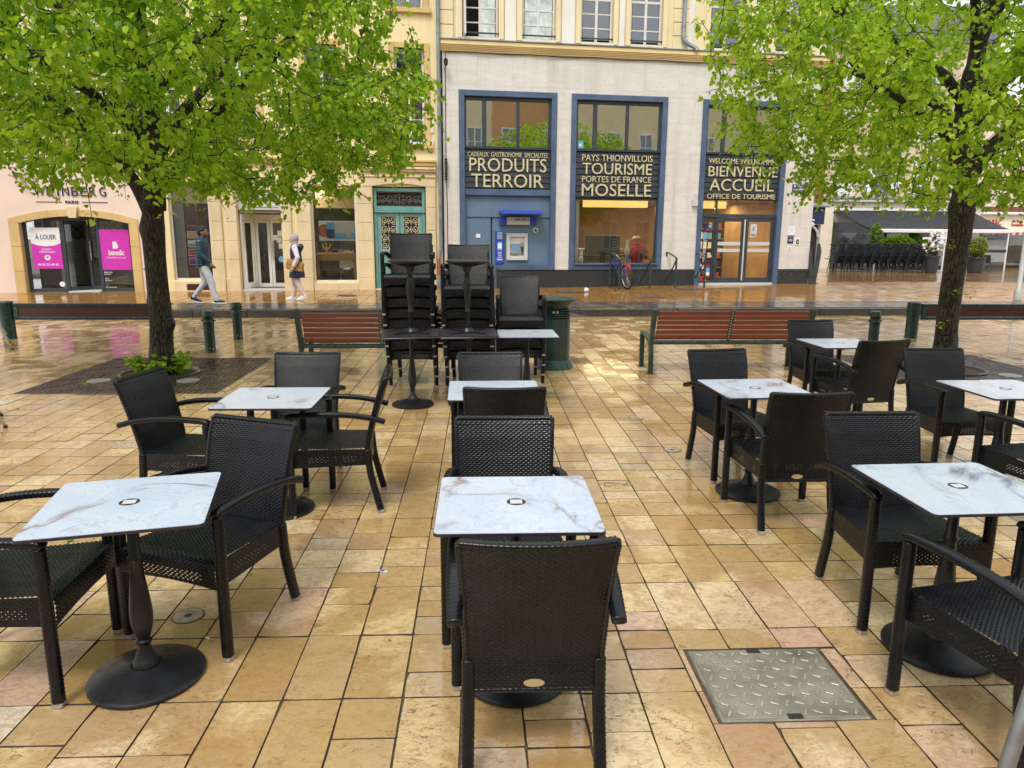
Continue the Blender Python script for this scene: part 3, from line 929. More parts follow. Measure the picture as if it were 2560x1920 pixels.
while x < 36:
    yy = 24.05
    while yy < 42:
        d = random.choice((0.3, 0.45, 0.6))
        rs.append((x+0.005, x+0.395, yy+0.005, yy+d-0.005)); yy += d
    x += 0.4
field('street_flags', mt['street'], rs)
for (cx, cy, w, d, la) in ((2.35, 19.3, 0.75, 0.42, 'dark rectangular access cover in the street beside the crumpled paper'),
                           (4.2, 18.2, 0.70, 0.34, 'dark access cover in the street in front of the parked bicycle'),
                           (-3.3, 18.5, 0.42, 0.42, 'small grey square cover in the street before the teal door'),
                           (5.9, 20.1, 0.9, 0.22, 'narrow dark drain slot near the third bicycle stand')):
    z = street_z(cx, cy)
    t = thing('access_cover', la, 'access cover', (cx, cy, z))
    MB().box(-w/2, w/2, -d/2, d/2, -0.03, 0.006).build('plate', mt['anth'], t, bevel=0.003)
    MB().box(-w/2-0.02, w/2+0.02, -d/2-0.02, d/2+0.02, -0.03, 0.003).build('rim', mt['castiron'], t)
# gutter drain at the kerb
t = thing('gutter_drain', 'dark slotted drain grate at the foot of the kerb behind the left bench', 'drain', (-4.2+0.65, kerb_y(-3.6)-0.15, 0.004))
MB().box(-0.42, 0.42, -0.12, 0.12, -0.02, 0.003).build('frame', mt['castiron'], t)
for i in range(14):
    MB().box(-0.39+i*0.058, -0.36+i*0.058, -0.1, 0.1, 0.003, 0.010).build('bar', mt['black_metal'], t)
# ------------------------------------------------------------------ the tourist office
M_ = house('tourist_office', 'ivory stone building with three blue framed bays and gold lettered charcoal panels', 'building', 4.0)
P = M_
F1 = (-0.88, 1.75, 0.75, 5.40); F2 = (2.15, 4.85, 0.75, 5.40); F3 = (5.87, 8.45, 0.20, 5.38)
F1leg = (-0.88, 0.10, 0.10, 0.75)
LZ0, LZ1 = 0.75, 6.25
UWIN = [(-0.77, 0.18), (0.79, 1.69), (2.36, 3.25), (3.72, 4.62), (5.96, 6.90), (7.9, 8.8)]
uh = [(a, b, 6.72, 8.95) for a, b in UWIN]
wall(P, 'core_wall', mt['dark'], -1.34, 9.42, 0.05, 6.31, [F1, F2, F3, F1leg], 0.04, 0.40)
panels(P, 'stone_panel', mt['trav'], -1.30, 9.42, 0.75, 6.318, [F1, F2, F3], 0.92, 0.79, 0.0, 0.037, 0.0025, 0.5)
for a, b in ((-1.30, -0.88), (0.10, 1.30), (1.30, 2.75), (2.75, 4.25), (4.25, 5.87), (8.45, 9.42)):
    fb(P, 'plinth_slab', mt['granite'], [(a+0.002, b-0.002, 0.05, 0.747, -0.012, 0.037)])
wall(P, 'upper_wall', mt['yellowM'], -1.34, 9.42, 6.62, 10.6, uh, 0.06, 0.40)
fb(P, 'side_wall', mt['palewhite'], [(9.02, 9.415, 0.05, 10.6, 0.401, 12.0), (-1.335, -1.0, 0.05, 10.6, 0.401, 12.0)])
fb(P, 'rear_wall', mt['palewhite'], [(-1.34, 9.42, 0.05, 10.6, 12.001, 12.3)])
mb = MB()
mb.prism_yz([(-0.35, 10.6), (-0.35, 10.75), (6.0, 13.6), (12.6, 10.75), (12.6, 10.6)], -1.5, 9.6)
fmb(P, 'roof', mt['slate'], mb)
# cornice: stepped ochre moulding under a zinc flashing
for z0, z1, pr in ((6.32, 6.36, 0.05), (6.36, 6.395, 0.075), (6.395, 6.43, 0.10), (6.43, 6.465, 0.125), (6.465, 6.57, 0.15)):
    fb(P, 'cornice_course', mt['cornice'], [(-1.34, 9.46, z0+0.001, z1, -pr, 0.06)], 0.006)
fb(P, 'flashing', mt['zinc'], [(-1.36, 9.48, 6.571, 6.605, -0.18, 0.06)], 0.008)
# flat pilaster strips between the windows
edges = [-1.0] + [v for w_ in UWIN for v in w_] + [9.4]
for i in range(0, len(edges)-1, 2):
    a, b = edges[i], edges[i+1]
    if i == 0: a = -0.98
    cs = (b-a)
    fb(P, 'pilaster', mt['palewhite'], [(a+cs*0.34 if cs > 0.7 else a+0.16, b-cs*0.34 if cs > 0.7 else b-0.16, 6.62, 10.5, 0.02, 0.06)], 0.006)
for a, b in ((-1.34, -1.0), (4.92, 5.34), (9.0, 9.42)):
    z = 6.62
    while z < 10.4:
        fb(P, 'quoin', mt['yellowM'], [(a, b, z+0.008, z+0.332, -0.005, 0.06)], 0.008); z += 0.34
for i, (a, b) in enumerate(UWIN):
    surround(P, 'window_surround', mt['yellowM'], a, b, 6.66, 8.95, 0.13, 0.0, 0.10, False)
    fb(P, 'window_sill', mt['offwhite'], [(a, b, 6.60, 6.66, -0.06, 0.2)])
    gm = [mt['curtain'], mt['curtain']] if i == 1 else ([None, mt['curtain']] if i == 0 else None)
    fr = casement(P, a+0.01, b-0.01, 6.665, 8.94, 0.13, mt['offwhite'], mt['upglass'], 3, 2, 0.055, 'window', 7.78, gm)
    fb(P, 'room_back', mt['dark'], [(a-0.1, b+0.1, 6.6, 9.0, 0.62, 0.64)])
    mb = MB(); mb.tube([(a-0.02, 0.03, 6.78+0.02), (b+0.02, 0.03, 6.80)], 0.022, 8)
    fmb(fr, 'guard_bar', mt['anth'], mb, True)
    mb = MB(); mb.box(a-0.02, a+0.005, 0.03, 0.10, 6.77, 6.83); mb.box(b-0.005, b+0.02, 0.03, 0.10, 6.77, 6.83)
    fmb(fr, 'bar_bracket', mt['anth'], mb)
fb(P, 'open_leaf', mt['offwhite'], [(-0.74, -0.70, 6.70, 8.9, -0.28, 0.12)])
# rain pipe with its elbow over the cornice
mb = MB(); mb.tube([(5.18, -0.05, 10.5), (5.18, -0.05, 6.92), (5.20, -0.08, 6.84), (5.30, -0.12, 6.74), (5.42, -0.16, 6.68), (5.50, -0.20, 6.63), (5.52, -0.22, 6.56)], 0.055, 12)
for z in (9.0, 8.0, 7.2): mb.lathe([(0.065, z-0.03), (0.065, z+0.03)], 12, (5.18, -0.05))
fmb(P, 'rain_pipe', mt['zinc'], mb, True)

mb = MB(); cp = [(-1.2+i*0.53, -0.035-0.01*(i % 3), 6.30+0.018*math.sin(i*1.9)) for i in range(20)]; mb.tube([tuple(q) for q in smooth_path(cp, 0.15)], 0.010, 6); fmb(P, 'facade_cable', mt['ink'], mb)
mb = MB(); mb.tube([(-1.22, -0.02, 6.3), (-1.22, -0.02, 5.5), (-1.235, -0.02, 3.7), (-1.21, -0.02, 2.2), (-1.22, -0.02, 0.9)], 0.010, 6); fmb(P, 'down_cable', mt['ink'], mb)
# bays -------------------------------------------------------------------------------
def bay(f, with_bottom=True, leg=None):
    u0, u1, z0, z1 = f
    w = 0.145
    b = [(u0, u0+w, (leg if leg else z0), z1, -0.04, 0.16), (u1-w, u1, z0, z1, -0.04, 0.16), (u0+w, u1-w, z1-w, z1, -0.04, 0.16)]
    if with_bottom: b.append(((0.12 if leg else u0+w), u1-w, z0, z0+0.14, -0.04, 0.16))
    if leg: b.append((0.0, 0.118, leg, z0+0.14, -0.04, 0.16))
    return fb(P, 'bay_frame', mt['blue'], b, 0.006)
for n, f, leg in ((1, F1, 0.22), (2, F2, None), (3, F3, None)):
    u0, u1 = f[0]+0.145, f[1]-0.145
    bay(f, n != 3, leg)
    # upper window: dark frame, three coated panes reflecting the square
    mb = MB()
    mb.box(u0, u1, 0.06, 0.14, 5.16, 5.25); mb.box(u0, u1, 0.06, 0.14, 3.95, 4.01)
    mb.box(u0, u0+0.06, 0.06, 0.14, 4.01, 5.16); mb.box(u1-0.07, u1, 0.06, 0.14, 4.01, 5.16)
    m1 = u0+0.06+0.42; m2 = u0+0.06+1.34
    mb.box(m1, m1+0.11, 0.05, 0.13, 4.01, 5.16); mb.box(m2, m2+0.085, 0.05, 0.13, 4.01, 5.16)
    fr = fmb(P, 'upper_window', mt['anth'], mb, bevel=0.005)
    for a, b in ((u0+0.06, m1), (m1+0.11, m2), (m2+0.085, u1-0.07)):
        fb(fr, 'pane', mt['mirror'], [(a+0.002, b-0.002, 4.012, 5.158, 0.09, 0.10)])
    fb(P, 'room_back', mt['interior'], [(u0, u1, 3.9, 5.3, 1.2, 1.22)])
    # lettered panel of horizontal charcoal slats
    zb = 2.72 if n != 1 else 2.93
    sp = fb(P, 'sign_panel', mt['slatdark'], [(u0, u1, zb-0.02, 3.945, 0.10, 0.16)])
    z = zb
    ns = 8 if n != 1 else 7
    hh = (3.94-zb)/ns
    for q in range(ns):
        mb = MB(); zz = z+q*hh
        mb.prism_yz([(0.045, zz+0.012), (0.065, zz+hh-0.006), (0.098, zz+hh-0.006), (0.098, zz+0.004)], u0+0.01, u1-0.01)
        fmb(sp, 'slat', mt['slatdark'], mb)
    lines = {1: [('CADEAUX  GASTRONOMIE  SPECIALITES', -0.65, 1.52, 3.74, 3.86, 0), ('PRODUITS', -0.61, 1.49, 3.36, 3.71, 0), ('TERROIR', -0.56, 1.41, 2.95, 3.30, 0)],
             2: [('PAYS THIONVILLOIS', 2.48, 4.49, 3.69, 3.86, 0), ('TOURISME', 2.49, 4.48, 3.34, 3.64, 0), ('PORTES DE FRANCE', 2.49, 4.47, 3.13, 3.29, 0), ('MOSELLE', 2.49, 4.48, 2.76, 3.09, 0)],
             3: [('WELCOME WILLKOMMEN', 6.14, 8.27, 3.69, 3.83, 0), ('BIENVENUE', 6.15, 8.24, 3.34, 3.62, 0), ('ACCUEIL', 6.20, 8.15, 2.95, 3.28, 0), ('OFFICE DE TOURISME', 6.14, 8.22, 2.73, 2.87, 0)]}[n]
    for body, a, b, c, d, bo in lines:
        ftext(sp, body, 'lettering', mt['gold'], a, b, c, d, 0.046, 0.028, bo)
    fb(P, 'panel_rail', mt['anth'], [(u0, u1, 3.945, 3.965, 0.0, 0.15)])

# bay one: steel wall with service door and cash machine
fb(P, 'steel_fascia', mt['blue'], [(-0.735, 1.605, 2.74, 2.905, 0.02, 0.16)], 0.006)
fb(P, 'steel_wall', mt['bluegrey'], [(0.02, 1.605, 0.892, 2.735, 0.12, 0.16), (-0.735, 0.018, 2.20, 2.735, 0.12, 0.16)])
fb(P, 'steel_rail', mt['bluegrey'], [(-0.735, 1.605, 2.17, 2.20, 0.085, 0.118)], 0.004)
dr = fb(P, 'service_door', mt['bluegrey'], [(-0.70, -0.02, 0.26, 2.165, 0.115, 0.15)], 0.004)
fb(dr, 'door_notice', mt['paper'], [(-0.43, -0.31, 1.62, 1.72, 0.109, 0.1145)])
fb(dr, 'door_handle', mt['alu'], [(-0.24, -0.16, 1.27, 1.33, 0.06, 0.11), (-0.10, -0.07, 1.27, 1.34, 0.085, 0.11)], 0.006)
fb(P, 'door_jamb', mt['bluegrey'], [(-0.735, -0.703, 0.22, 2.165, 0.09, 0.15)])
fb(P, 'bay_back', mt['dark'], [(-0.74, 1.61, 0.2, 2.95, 0.165, 0.20)])

# bay two: shop window with a warm lit room behind
def glazed(u0, u1, z0, z1, y, frame, glass, fw=0.05, name='shop_window'):
    mb = MB()
    mb.box(u0, u1, y, y+0.06, z0, z0+fw); mb.box(u0, u1, y, y+0.06, z1-fw, z1); mb.box(u0, u0+fw, y, y+0.06, z0+fw, z1-fw); mb.box(u1-fw, u1, y, y+0.06, z0+fw, z1-fw)
    fr = fmb(P, name, frame, mb, bevel=0.004)
    fb(fr, 'pane', glass, [(u0+fw*0.6, u1-fw*0.6, z0+fw*0.6, z1-fw*0.6, y+0.025, y+0.033)])
    return fr
glazed(2.295, 4.705, 0.89, 2.70, 0.08, mt['anth'], mt['glass'])
fb(P, 'window_ledge', mt['blue'], [(2.30, 4.72, 0.885, 0.93, -0.09, 0.075)], 0.006)
room = [(2.15, 8.45, 0.20, 0.30, 0.41, 5.6), ]
fb(P, 'shop_floor', mt['interior'], [(2.1, 8.5, 0.20, 0.285, 0.41, 5.6)])
fb(P, 'shop_ceiling', mt['interior_warm'], [(2.1, 8.5, 2.72, 2.80, 0.41, 5.6)])
fb(P, 'shop_back_wall', mt['interior_warm'], [(2.1, 8.5, 0.2, 2.8, 5.6, 5.7), (2.0, 2.1, 0.2, 2.8, 0.41, 5.6), (8.5, 8.6, 0.2, 2.8, 0.41, 5.6)])
fb(P, 'window_reveal', mt['lightgrey'], [(2.28, 2.46, 0.93, 2.68, 0.145, 0.40)])
fb(P, 'ceiling_lamp', mt['lamp'], [(2.85, 4.75, 2.50, 2.70, 1.0, 1.25)])
fb(P, 'ceiling_lamp', mt['lamp'], [(6.0, 7.2, 2.50, 2.70, 1.0, 1.25)])
mb = MB(); mb.ball((2.55, 1.4, 2.0), 0.045); fmb(P, 'spot_bulb', mt['bulb'], mb, True)
for (u, y, e) in ((3.8, 1.12, 60), (6.6, 1.12, 50), (7.4, 3.2, 50)):
    ld = bpy.data.lights.new('ceiling_light', 'AREA'); ld.shape = 'RECTANGLE'; ld.size = 1.7; ld.size_y = 0.22; ld.energy = e; ld.color = (1.0, 0.74, 0.42)
    lo = link('ceiling_light', ld, P); lo.location = (u-4.0, y, 2.49 if y < 2 else 2.70)
fb(P, 'ceiling_lamp', mt['lamp'], [(6.6, 8.2, 2.705, 2.719, 3.0, 3.4)])
# bay three: transom, side light, double glass door
fb(P, 'door_transom', mt['anth'], [(6.015, 8.305, 2.22, 2.31, 0.05, 0.14)], 0.004)
fb(P, 'transom_pane', mt['glass'], [(6.015, 6.43, 2.312, 2.70, 0.09, 0.10), (6.50, 8.305, 2.312, 2.70, 0.09, 0.10)])
fb(P, 'transom_mullion', mt['anth'], [(6.432, 6.498, 2.31, 2.70, 0.06, 0.13)])
fr = glazed(6.015, 6.46, 0.36, 2.215, 0.08, mt['anth'], mt['glass'], 0.045, 'side_light')
fb(P, 'door_sill', mt['lightgrey'], [(6.0, 8.32, 0.26, 0.355, -0.02, 0.3)], 0.004)
for (a, b) in ((6.47, 7.385), (7.395, 8.30)):
    y = 0.07
    mb = MB(); w = 0.10
    mb.box(a, a+w, y, y+0.07, 0.36, 2.215); mb.box(b-w, b, y, y+0.07, 0.36, 2.215); mb.box(a+w, b-w, y, y+0.07, 0.36, 0.50); mb.box(a+w, b-w, y, y+0.07, 2.10, 2.215)
    d = fmb(P, 'glass_door', mt['anth'], mb, bevel=0.006)
    fb(d, 'pane', mt['glass'], [(a+w, b-w, 0.50, 2.10, y+0.03, y+0.038)])
    fb(d, 'safety_strip', mt['lightgrey'], [(a+w+0.01, b-w-0.01, 1.43, 1.53, y+0.024, y+0.029), (a+w+0.01, b-w-0.01, 1.24, 1.335, y+0.024, y+0.029)])
    hx = a+0.02 if a < 7 else b-0.05
    for hz in (0.55, 0.78, 1.85, 2.05):
        fb(d, 'hinge', mt['anth'], [(hx, hx+0.03, hz, hz+0.07, y-0.025, y-0.001)], 0.006)
mb = MB(); mb.box(7.33, 7.365, 0.0, 0.04, 0.42, 2.16); mb.box(7.335, 7.36, 0.04, 0.069, 0.5, 0.54); mb.box(7.335, 7.36, 0.04, 0.069, 2.02, 2.06)
fmb(P, 'door_pull', mt['lightgrey'], mb, bevel=0.006)

# small things fixed to the front ------------------------------------------------------
def fthing(name, label, cat, u, y, z, group=None):
    o = thing(name, label, cat, tuple(FO+FU*u + Vector((-math.sin(FA), math.cos(FA), 0))*y + Vector((0, 0, z))), FA, group)
    return o
def fbox(parent, name, mat, boxes, bevel=0.0):
    mb = MB()
    for x0, x1, z0, z1, y0, y1 in boxes: mb.box(x0, x1, y0, y1, z0, z1)
    return mb.build(name, mat, parent, bevel=bevel)
def letters(parent, body, mat, x0, x1, z0, z1, y, depth=0.004, bold=0.0, name='lettering'):
    return link(name, text_mesh(body, name, mat, x1-x0, z1-z0, depth, (x0+x1)/2, z0, y, bold), parent)

t = fthing('cash_machine', 'white framed cash machine set in the blue steel wall', 'cash machine', 0.705, 0.12, 1.01)
fbox(t, 'bezel', mt['lightgrey'], [(-0.295, -0.20, 0, 0.73, -0.07, 0), (0.20, 0.295, 0, 0.73, -0.07, 0), (-0.199, 0.199, 0.63, 0.73, -0.07, 0), (-0.199, 0.199, 0, 0.12, -0.075, 0)], 0.008)
fbox(t, 'back_panel', mt['midgrey'], [(-0.199, 0.199, 0.121, 0.629, -0.012, 0)])
fbox(t, 'hood', mt['lightgrey'], [(-0.199, 0.199, 0.44, 0.629, -0.02, -0.013)])
fbox(t, 'screen_surround', mt['alu'], [(-0.19, 0.09, 0.19, 0.42, -0.030, -0.013)], 0.004)
fbox(t, 'screen', mt['screen'], [(-0.165, 0.065, 0.225, 0.395, -0.0345, -0.031)])
fbox(t, 'card_slot', mt['alu'], [(0.105, 0.19, 0.36, 0.50, -0.04, -0.013)], 0.004)
fbox(t, 'reader', mt['anth'], [(0.115, 0.18, 0.32, 0.345, -0.045, -0.013), (0.12, 0.175, 0.25, 0.30, -0.035, -0.013), (0.13, 0.165, 0.155, 0.225, -0.035, -0.013)])
fbox(t, 'keypad', mt['alu'], [(-0.15, 0.06, 0.135, 0.175, -0.06, -0.013)], 0.004)
for i in range(4):
    for j in range(2):
        fbox(t, 'key', mt['anth'], [(-0.11+i*0.035, -0.085+i*0.035, 0.140+j*0.016, 0.151+j*0.016, -0.064, -0.0605)])
fbox(t, 'lamp', mt['paper'], [(-0.01, 0.03, 0.585, 0.605, -0.026, -0.0205)])

t = fthing('canopy_sign', 'blue canopy with a grey EURO lightbox above the cash machine', 'sign', 0.78, 0.12, 1.97)
mb = MB(); mb.prism_yz([(-0.50, 0.27), (-0.50, 0.30), (0, 0.385), (0, 0.355)], -0.58, 0.58); mb.build('canopy', mt['royal'], t, bevel=0.004)
fbox(t, 'box', mt['royal'], [(-0.58, -0.372, 0, 0.2, -0.12, 0), (0.262, 0.45, 0, 0.2, -0.12, 0)], 0.004)
fbox(t, 'light_panel', mt['lightgrey'], [(-0.37, 0.26, 0.0, 0.2, -0.14, 0)], 0.004)
letters(t, 'EURO', mt['ink'], -0.09, 0.245, 0.10, 0.175, -0.141, 0.004, 0)
fbox(t, 'emblem', mt['red'], [(-0.17, -0.155, 0.11, 0.165, -0.1435, -0.141), (-0.15, -0.135, 0.12, 0.155, -0.1435, -0.141)])
fbox(t, 'emblem', mt['ink'], [(-0.13, -0.115, 0.11, 0.165, -0.1435, -0.141)])

t = fthing('information_totem', 'narrow royal blue notice column left of the cash machine', 'notice column', 0.215, 0.12, 0.91)
fbox(t, 'body', mt['royal'], [(-0.115, 0.115, 0, 0.88, -0.09, 0)], 0.006)
fbox(t, 'grey_plate', mt['midgrey'], [(-0.075, 0.075, 0.67, 0.80, -0.094, -0.0905)])
fbox(t, 'badge', mt['skyblue'], [(-0.07, 0.07, 0.81, 0.86, -0.094, -0.0905)])
fbox(t, 'poster', mt['skyblue'], [(-0.065, 0.065, 0.37, 0.60, -0.094, -0.0905)])
fbox(t, 'poster', mt['paper'], [(-0.055, 0.055, 0.42, 0.56, -0.0955, -0.0942)])
for i, w in enumerate((0.06, 0.055, 0.04, 0.062, 0.05)):
    fbox(t, 'print_line', mt['paper'], [(-w, w, 0.31-i*0.045, 0.325-i*0.045, -0.0935, -0.0905)])
fbox(t, 'print_block', mt['lightgrey'], [(-0.08, 0.08, 0.10, 0.145, -0.0935, -0.0905)])
t = fthing('camera_dome', 'white round security camera right of the EURO sign', 'camera', 1.22, 0.12, 1.825)
mb = MB(); mb.disc_y(0, -0.05, 0, 0.066, 20, 0.05); mb.build('housing', mt['white'], t, bevel=0.006)
mb = MB(); mb.ball((0, -0.055, 0), 0.042); auto_smooth(mb.build('lens', mt['ink'], t))
t = fthing('wall_box', 'small white junction box on the ivory pier left of the entrance', 'box', 5.765, -0.0, 2.51)
fbox(t, 'case', mt['lightgrey'], [(-0.075, 0.075, 0, 0.19, -0.10, 0), (-0.02, 0.07, 0.2, 0.36, -0.06, 0)], 0.01)
t = fthing('street_sign', 'blue enamel street name plate below the number 33', 'sign', 8.93, 0, 2.92)
fbox(t, 'plate', mt['navy'], [(-0.22, 0.22, 0, 0.25, -0.015, 0)], 0.004)
fbox(t, 'border', mt['paper'], [(-0.21, 0.21, 0.006, 0.012, -0.0175, -0.0152), (-0.21, 0.21, 0.238, 0.244, -0.0175, -0.0152)])
letters(t, 'Place', mt['paper'], -0.06, 0.13, 0.155, 0.225, -0.0152, 0.002, 0.01)
letters(t, 'Anne GROMMERCH', mt['paper'], -0.19, 0.19, 0.075, 0.125, -0.0152, 0.002, 0.012)
letters(t, '1970 - 2016', mt['paper'], -0.10, 0.10, 0.03, 0.052, -0.0152, 0.002, 0.0)
fbox(t, 'crest', mt['paper'], [(-0.17, -0.12, 0.16, 0.225, -0.0175, -0.0152)])
t = fthing('house_number', 'dark metal house number 33 above the street name plate', 'house number', 8.92, 0, 3.25)
letters(t, '33', mt['ink'], -0.07, 0.07, 0, 0.105, 0, 0.012, 0.012, 'digits')
for la, u, z, w, h, m_, sub in (('white square plaque with a round emblem beside the entrance', 8.79, 1.72, 0.22, 0.25, 'paper', 'ring'),
                                ('navy blue notice plaque under the white square plaque', 8.78, 1.49, 0.18, 0.18, 'navy', 'lines'),
                                ('white plaque with a green emblem right of the navy plaque', 9.005, 1.44, 0.15, 0.22, 'paper', 'green'),
                                ('small white card, lowest of the plaques by the entrance', 8.775, 1.31, 0.11, 0.10, 'paper', 'dot')):
    t = fthing('plaque', la, 'plaque', u, 0, z, 'plaques beside the entrance')
    fbox(t, 'plate', mt[m_], [(-w/2, w/2, 0, h, -0.014, 0)], 0.004)
    if sub == 'ring':
        mb = MB(); mb.disc_y(0, -0.0165, h*0.62, 0.05, 20, 0.0022); mb.build('emblem', mt['lightgrey'], t)
        mb = MB(); mb.disc_y(0, -0.0185, h*0.62, 0.036, 20, 0.0018); mb.build('emblem', mt['paper'], t)
        fbox(t, 'rail', mt['navy'], [(-w/2, w/2, -0.02, -0.004, -0.02, 0)])
    elif sub == 'lines':
        for i, q in enumerate((0.03, 0.06, 0.045)): fbox(t, 'print_line', mt['paper'], [(-q, q, h*0.7-i*0.03, h*0.7+0.012-i*0.03, -0.0165, -0.0142)])
    elif sub == 'green':
        mb = MB(); mb.prism([(-0.04, 0.03), (0.04, 0.03), (0.05, 0.12), (0, 0.19), (-0.05, 0.12)], -0.017, -0.0142); mb.build('emblem', mt['greenlight'], t)
        mb = MB(); mb.disc_y(0, -0.019, 0.09, 0.018, 14, 0.0018); mb.build('emblem', mt['paper'], t)
    else:
        mb = MB(); mb.disc_y(0, -0.0165, h*0.5, 0.02, 14, 0.0022); mb.build('emblem', mt['navy'], t)
# stickers on the side light
t = fthing('sticker_sheet', 'column of blue, teal and white stickers on the glass left of the entrance doors', 'stickers', 6.24, 0.10, 0.4)
sx = [(-0.10, 0.13, 1.42, 1.62, 'navy'), (0.04, 0.12, 1.52, 1.61, 'skyblue'), (-0.02, 0.05, 1.44, 1.50, 'red'), (0.06, 0.12, 1.43, 1.50, 'sand_print'),
      (-0.13, 0.0, 1.22, 1.38, 'skyblue'), (0.01, 0.13, 1.22, 1.38, 'teal'), (-0.14, -0.05, 0.36, 0.48, 'paper'), (-0.14, -0.06, 0.24, 0.35, 'greenlight'),
      (0.05, 0.15, 0.46, 0.58, 'navy'), (0.02, 0.14, 0.28, 0.38, 'skyblue'), (0.02, 0.14, 0.17, 0.27, 'paper'), (-0.15, -0.05, 0.14, 0.20, 'ink'), (-0.15, -0.06, 0.02, 0.12, 'red'), (0.0, 0.04, 0.0, 0.06, 'paper')]
for i, (a, b, c, d, m_) in enumerate(sx):
    fbox(t, 'sticker', mt[m_], [(a, b, c, d, -0.008-0.0006*(i % 3), -0.004)])
for i in range(20):
    zz = 1.18-i*0.032
    if i in (5, 6, 13): continue
    w = random.uniform(0.05, 0.13)
    fbox(t, 'print_line', mt['paper'], [(-0.10, -0.10+w, zz, zz+0.012, -0.007, -0.0045)])
mb = MB(); mb.disc_y(0.14, -0.012, 0.72, 0.038, 16, 0.008); mb.build('round_sticker', mt['lightgrey'], t)
for la, u, z, w, h in (('white notice sheet taped inside the right entrance door', 7.66, 1.66, 0.20, 0.38),):
    t = fthing('notice_sheet', la, 'notice', u, 0.09, z)
    fbox(t, 'sheet', mt['paper'], [(-w/2, w/2, 0, h, 0, 0)])
    fbox(t, 'picture', mt['skyblue'], [(-0.04, 0.03, 0.18, 0.30, -0.0015, -0.0002)])
    fbox(t, 'print_block', mt['purple'], [(-0.07, 0.07, 0.05, 0.08, -0.0015, -0.0002)])
t = fthing('blue_sticker', 'small sky blue sticker in the corner of the middle upper window', 'sticker', 2.43, 0.088, 4.02)
fbox(t, 'sheet', mt['skyblue'], [(-0.055, 0.085, 0, 0.19, -0.003, 0)])
fbox(t, 'print_line', mt['paper'], [(-0.03, 0.02, 0.05, 0.12, -0.0045, -0.0032), (0.03, 0.07, 0.05, 0.065, -0.0045, -0.0032), (0.03, 0.07, 0.1, 0.115, -0.0045, -0.0032)])

# things in the shop window
t = fthing('display_screen', 'large black screen standing inside the middle shop window', 'screen', 3.35, 0.75, 0.30)
fbox(t, 'panel', mt['ink'], [(-0.52, 0.52, 0.85, 1.40, 0, 0.06)], 0.008)
fbox(t, 'foot', mt['anth'], [(-0.05, 0.05, 0.0, 0.85, 0.02, 0.05), (-0.25, 0.25, 0, 0.02, -0.1, 0.18)])
for i in range(6): fbox(t, 'text_row', mt['midgrey'], [(0.28, 0.42, 0.9+i*0.075, 0.912+i*0.075, -0.002, -0.0003)])
t = fthing('dress_form', 'red shirt on a dress form wearing a straw hat inside the shop window', 'dress form', 4.33, 0.55, 0.30)
mb = MB(); mb.lathe([(0.15, 0.50), (0.17, 0.62), (0.19, 0.82), (0.235, 1.0), (0.22, 1.07), (0.12, 1.13), (0.06, 1.17)], 20)
mb.v = [(x, y*0.6, z) for x, y, z in mb.v]
auto_smooth(mb.build('shirt', mt['redcloth'], t))
for s in (-1, 1):
    mb = MB(); mb.tube([(s*0.20, 0, 1.04), (s*0.27, -0.02, 0.9), (s*0.27, -0.03, 0.72)], [0.075, 0.075, 0.065], 10); auto_smooth(mb.build('sleeve', mt['redcloth'], t))
mb = MB(); mb.lathe([(0.012, 0), (0.012, 0.52)], 8); mb.disc(0, 0, 0.02, 0.16); mb.build('stand', mt['anth'], t)
mb = MB(); mb.lathe([(0.215, 1.20), (0.22, 1.212), (0.12, 1.22), (0.11, 1.29), (0.09, 1.325), (0.02, 1.33)], 24)
mb.v = [(x-0.05, y*0.8, z+0.04-0.35*y) for x, y, z in mb.v]
auto_smooth(mb.build('hat', mt['straw'], t))
t = fthing('figurine', 'tall slim pale figurine with a blue foot left of the red shirt', 'figurine', 3.98, 0.42, 0.9)
mb = MB(); mb.lathe([(0.075, 0), (0.05, 0.12), (0.06, 0.26)], 14); auto_smooth(mb.build('foot', mt['skyblue'], t))
mb = MB(); mb.lathe([(0.06, 0.261), (0.085, 0.36), (0.05, 0.47), (0.03, 0.55), (0.05, 0.62), (0.055, 0.66)], 14); auto_smooth(mb.build('body', mt['lightgrey'], t))
t = fthing('display_counter', 'grey boarded counter with white cups inside the shop window', 'counter', 3.2, 1.25, 0.29)
for i in range(12): fbox(t, 'board', mt['midgrey'], [(-0.8+i*0.14, -0.665+i*0.14, 0, 0.98, 0, 0.04)])
fbox(t, 'top', mt['lightgrey'], [(-0.85, 0.9, 0.981, 1.02, -0.06, 0.5)])
for i, q in enumerate((-0.72, -0.62, -0.55)):
    mb = MB(); mb.lathe([(0.03, 1.021), (0.045, 1.09), (0.045, 1.10)], 12, (q, 0.1)); mb.build('cup', mt['white'], t)
t = fthing('paper_rabbit', 'white rabbit cutout standing low in the shop window', 'cutout', 2.62, 0.45, 0.9)
mb = MB(); mb.ball((0, 0, 0.12), 0.075, 12, (1, 0.5, 1.5)); mb.ball((0.01, 0, 0.27), 0.05, 10, (1, 0.6, 1)); mb.ball((-0.01, 0, 0.36), 0.016, 8, (1, 0.6, 3.4)); mb.ball((0.035, 0, 0.36), 0.016, 8, (1, 0.6, 3.4))
auto_smooth(mb.build('body', mt['white'], t))
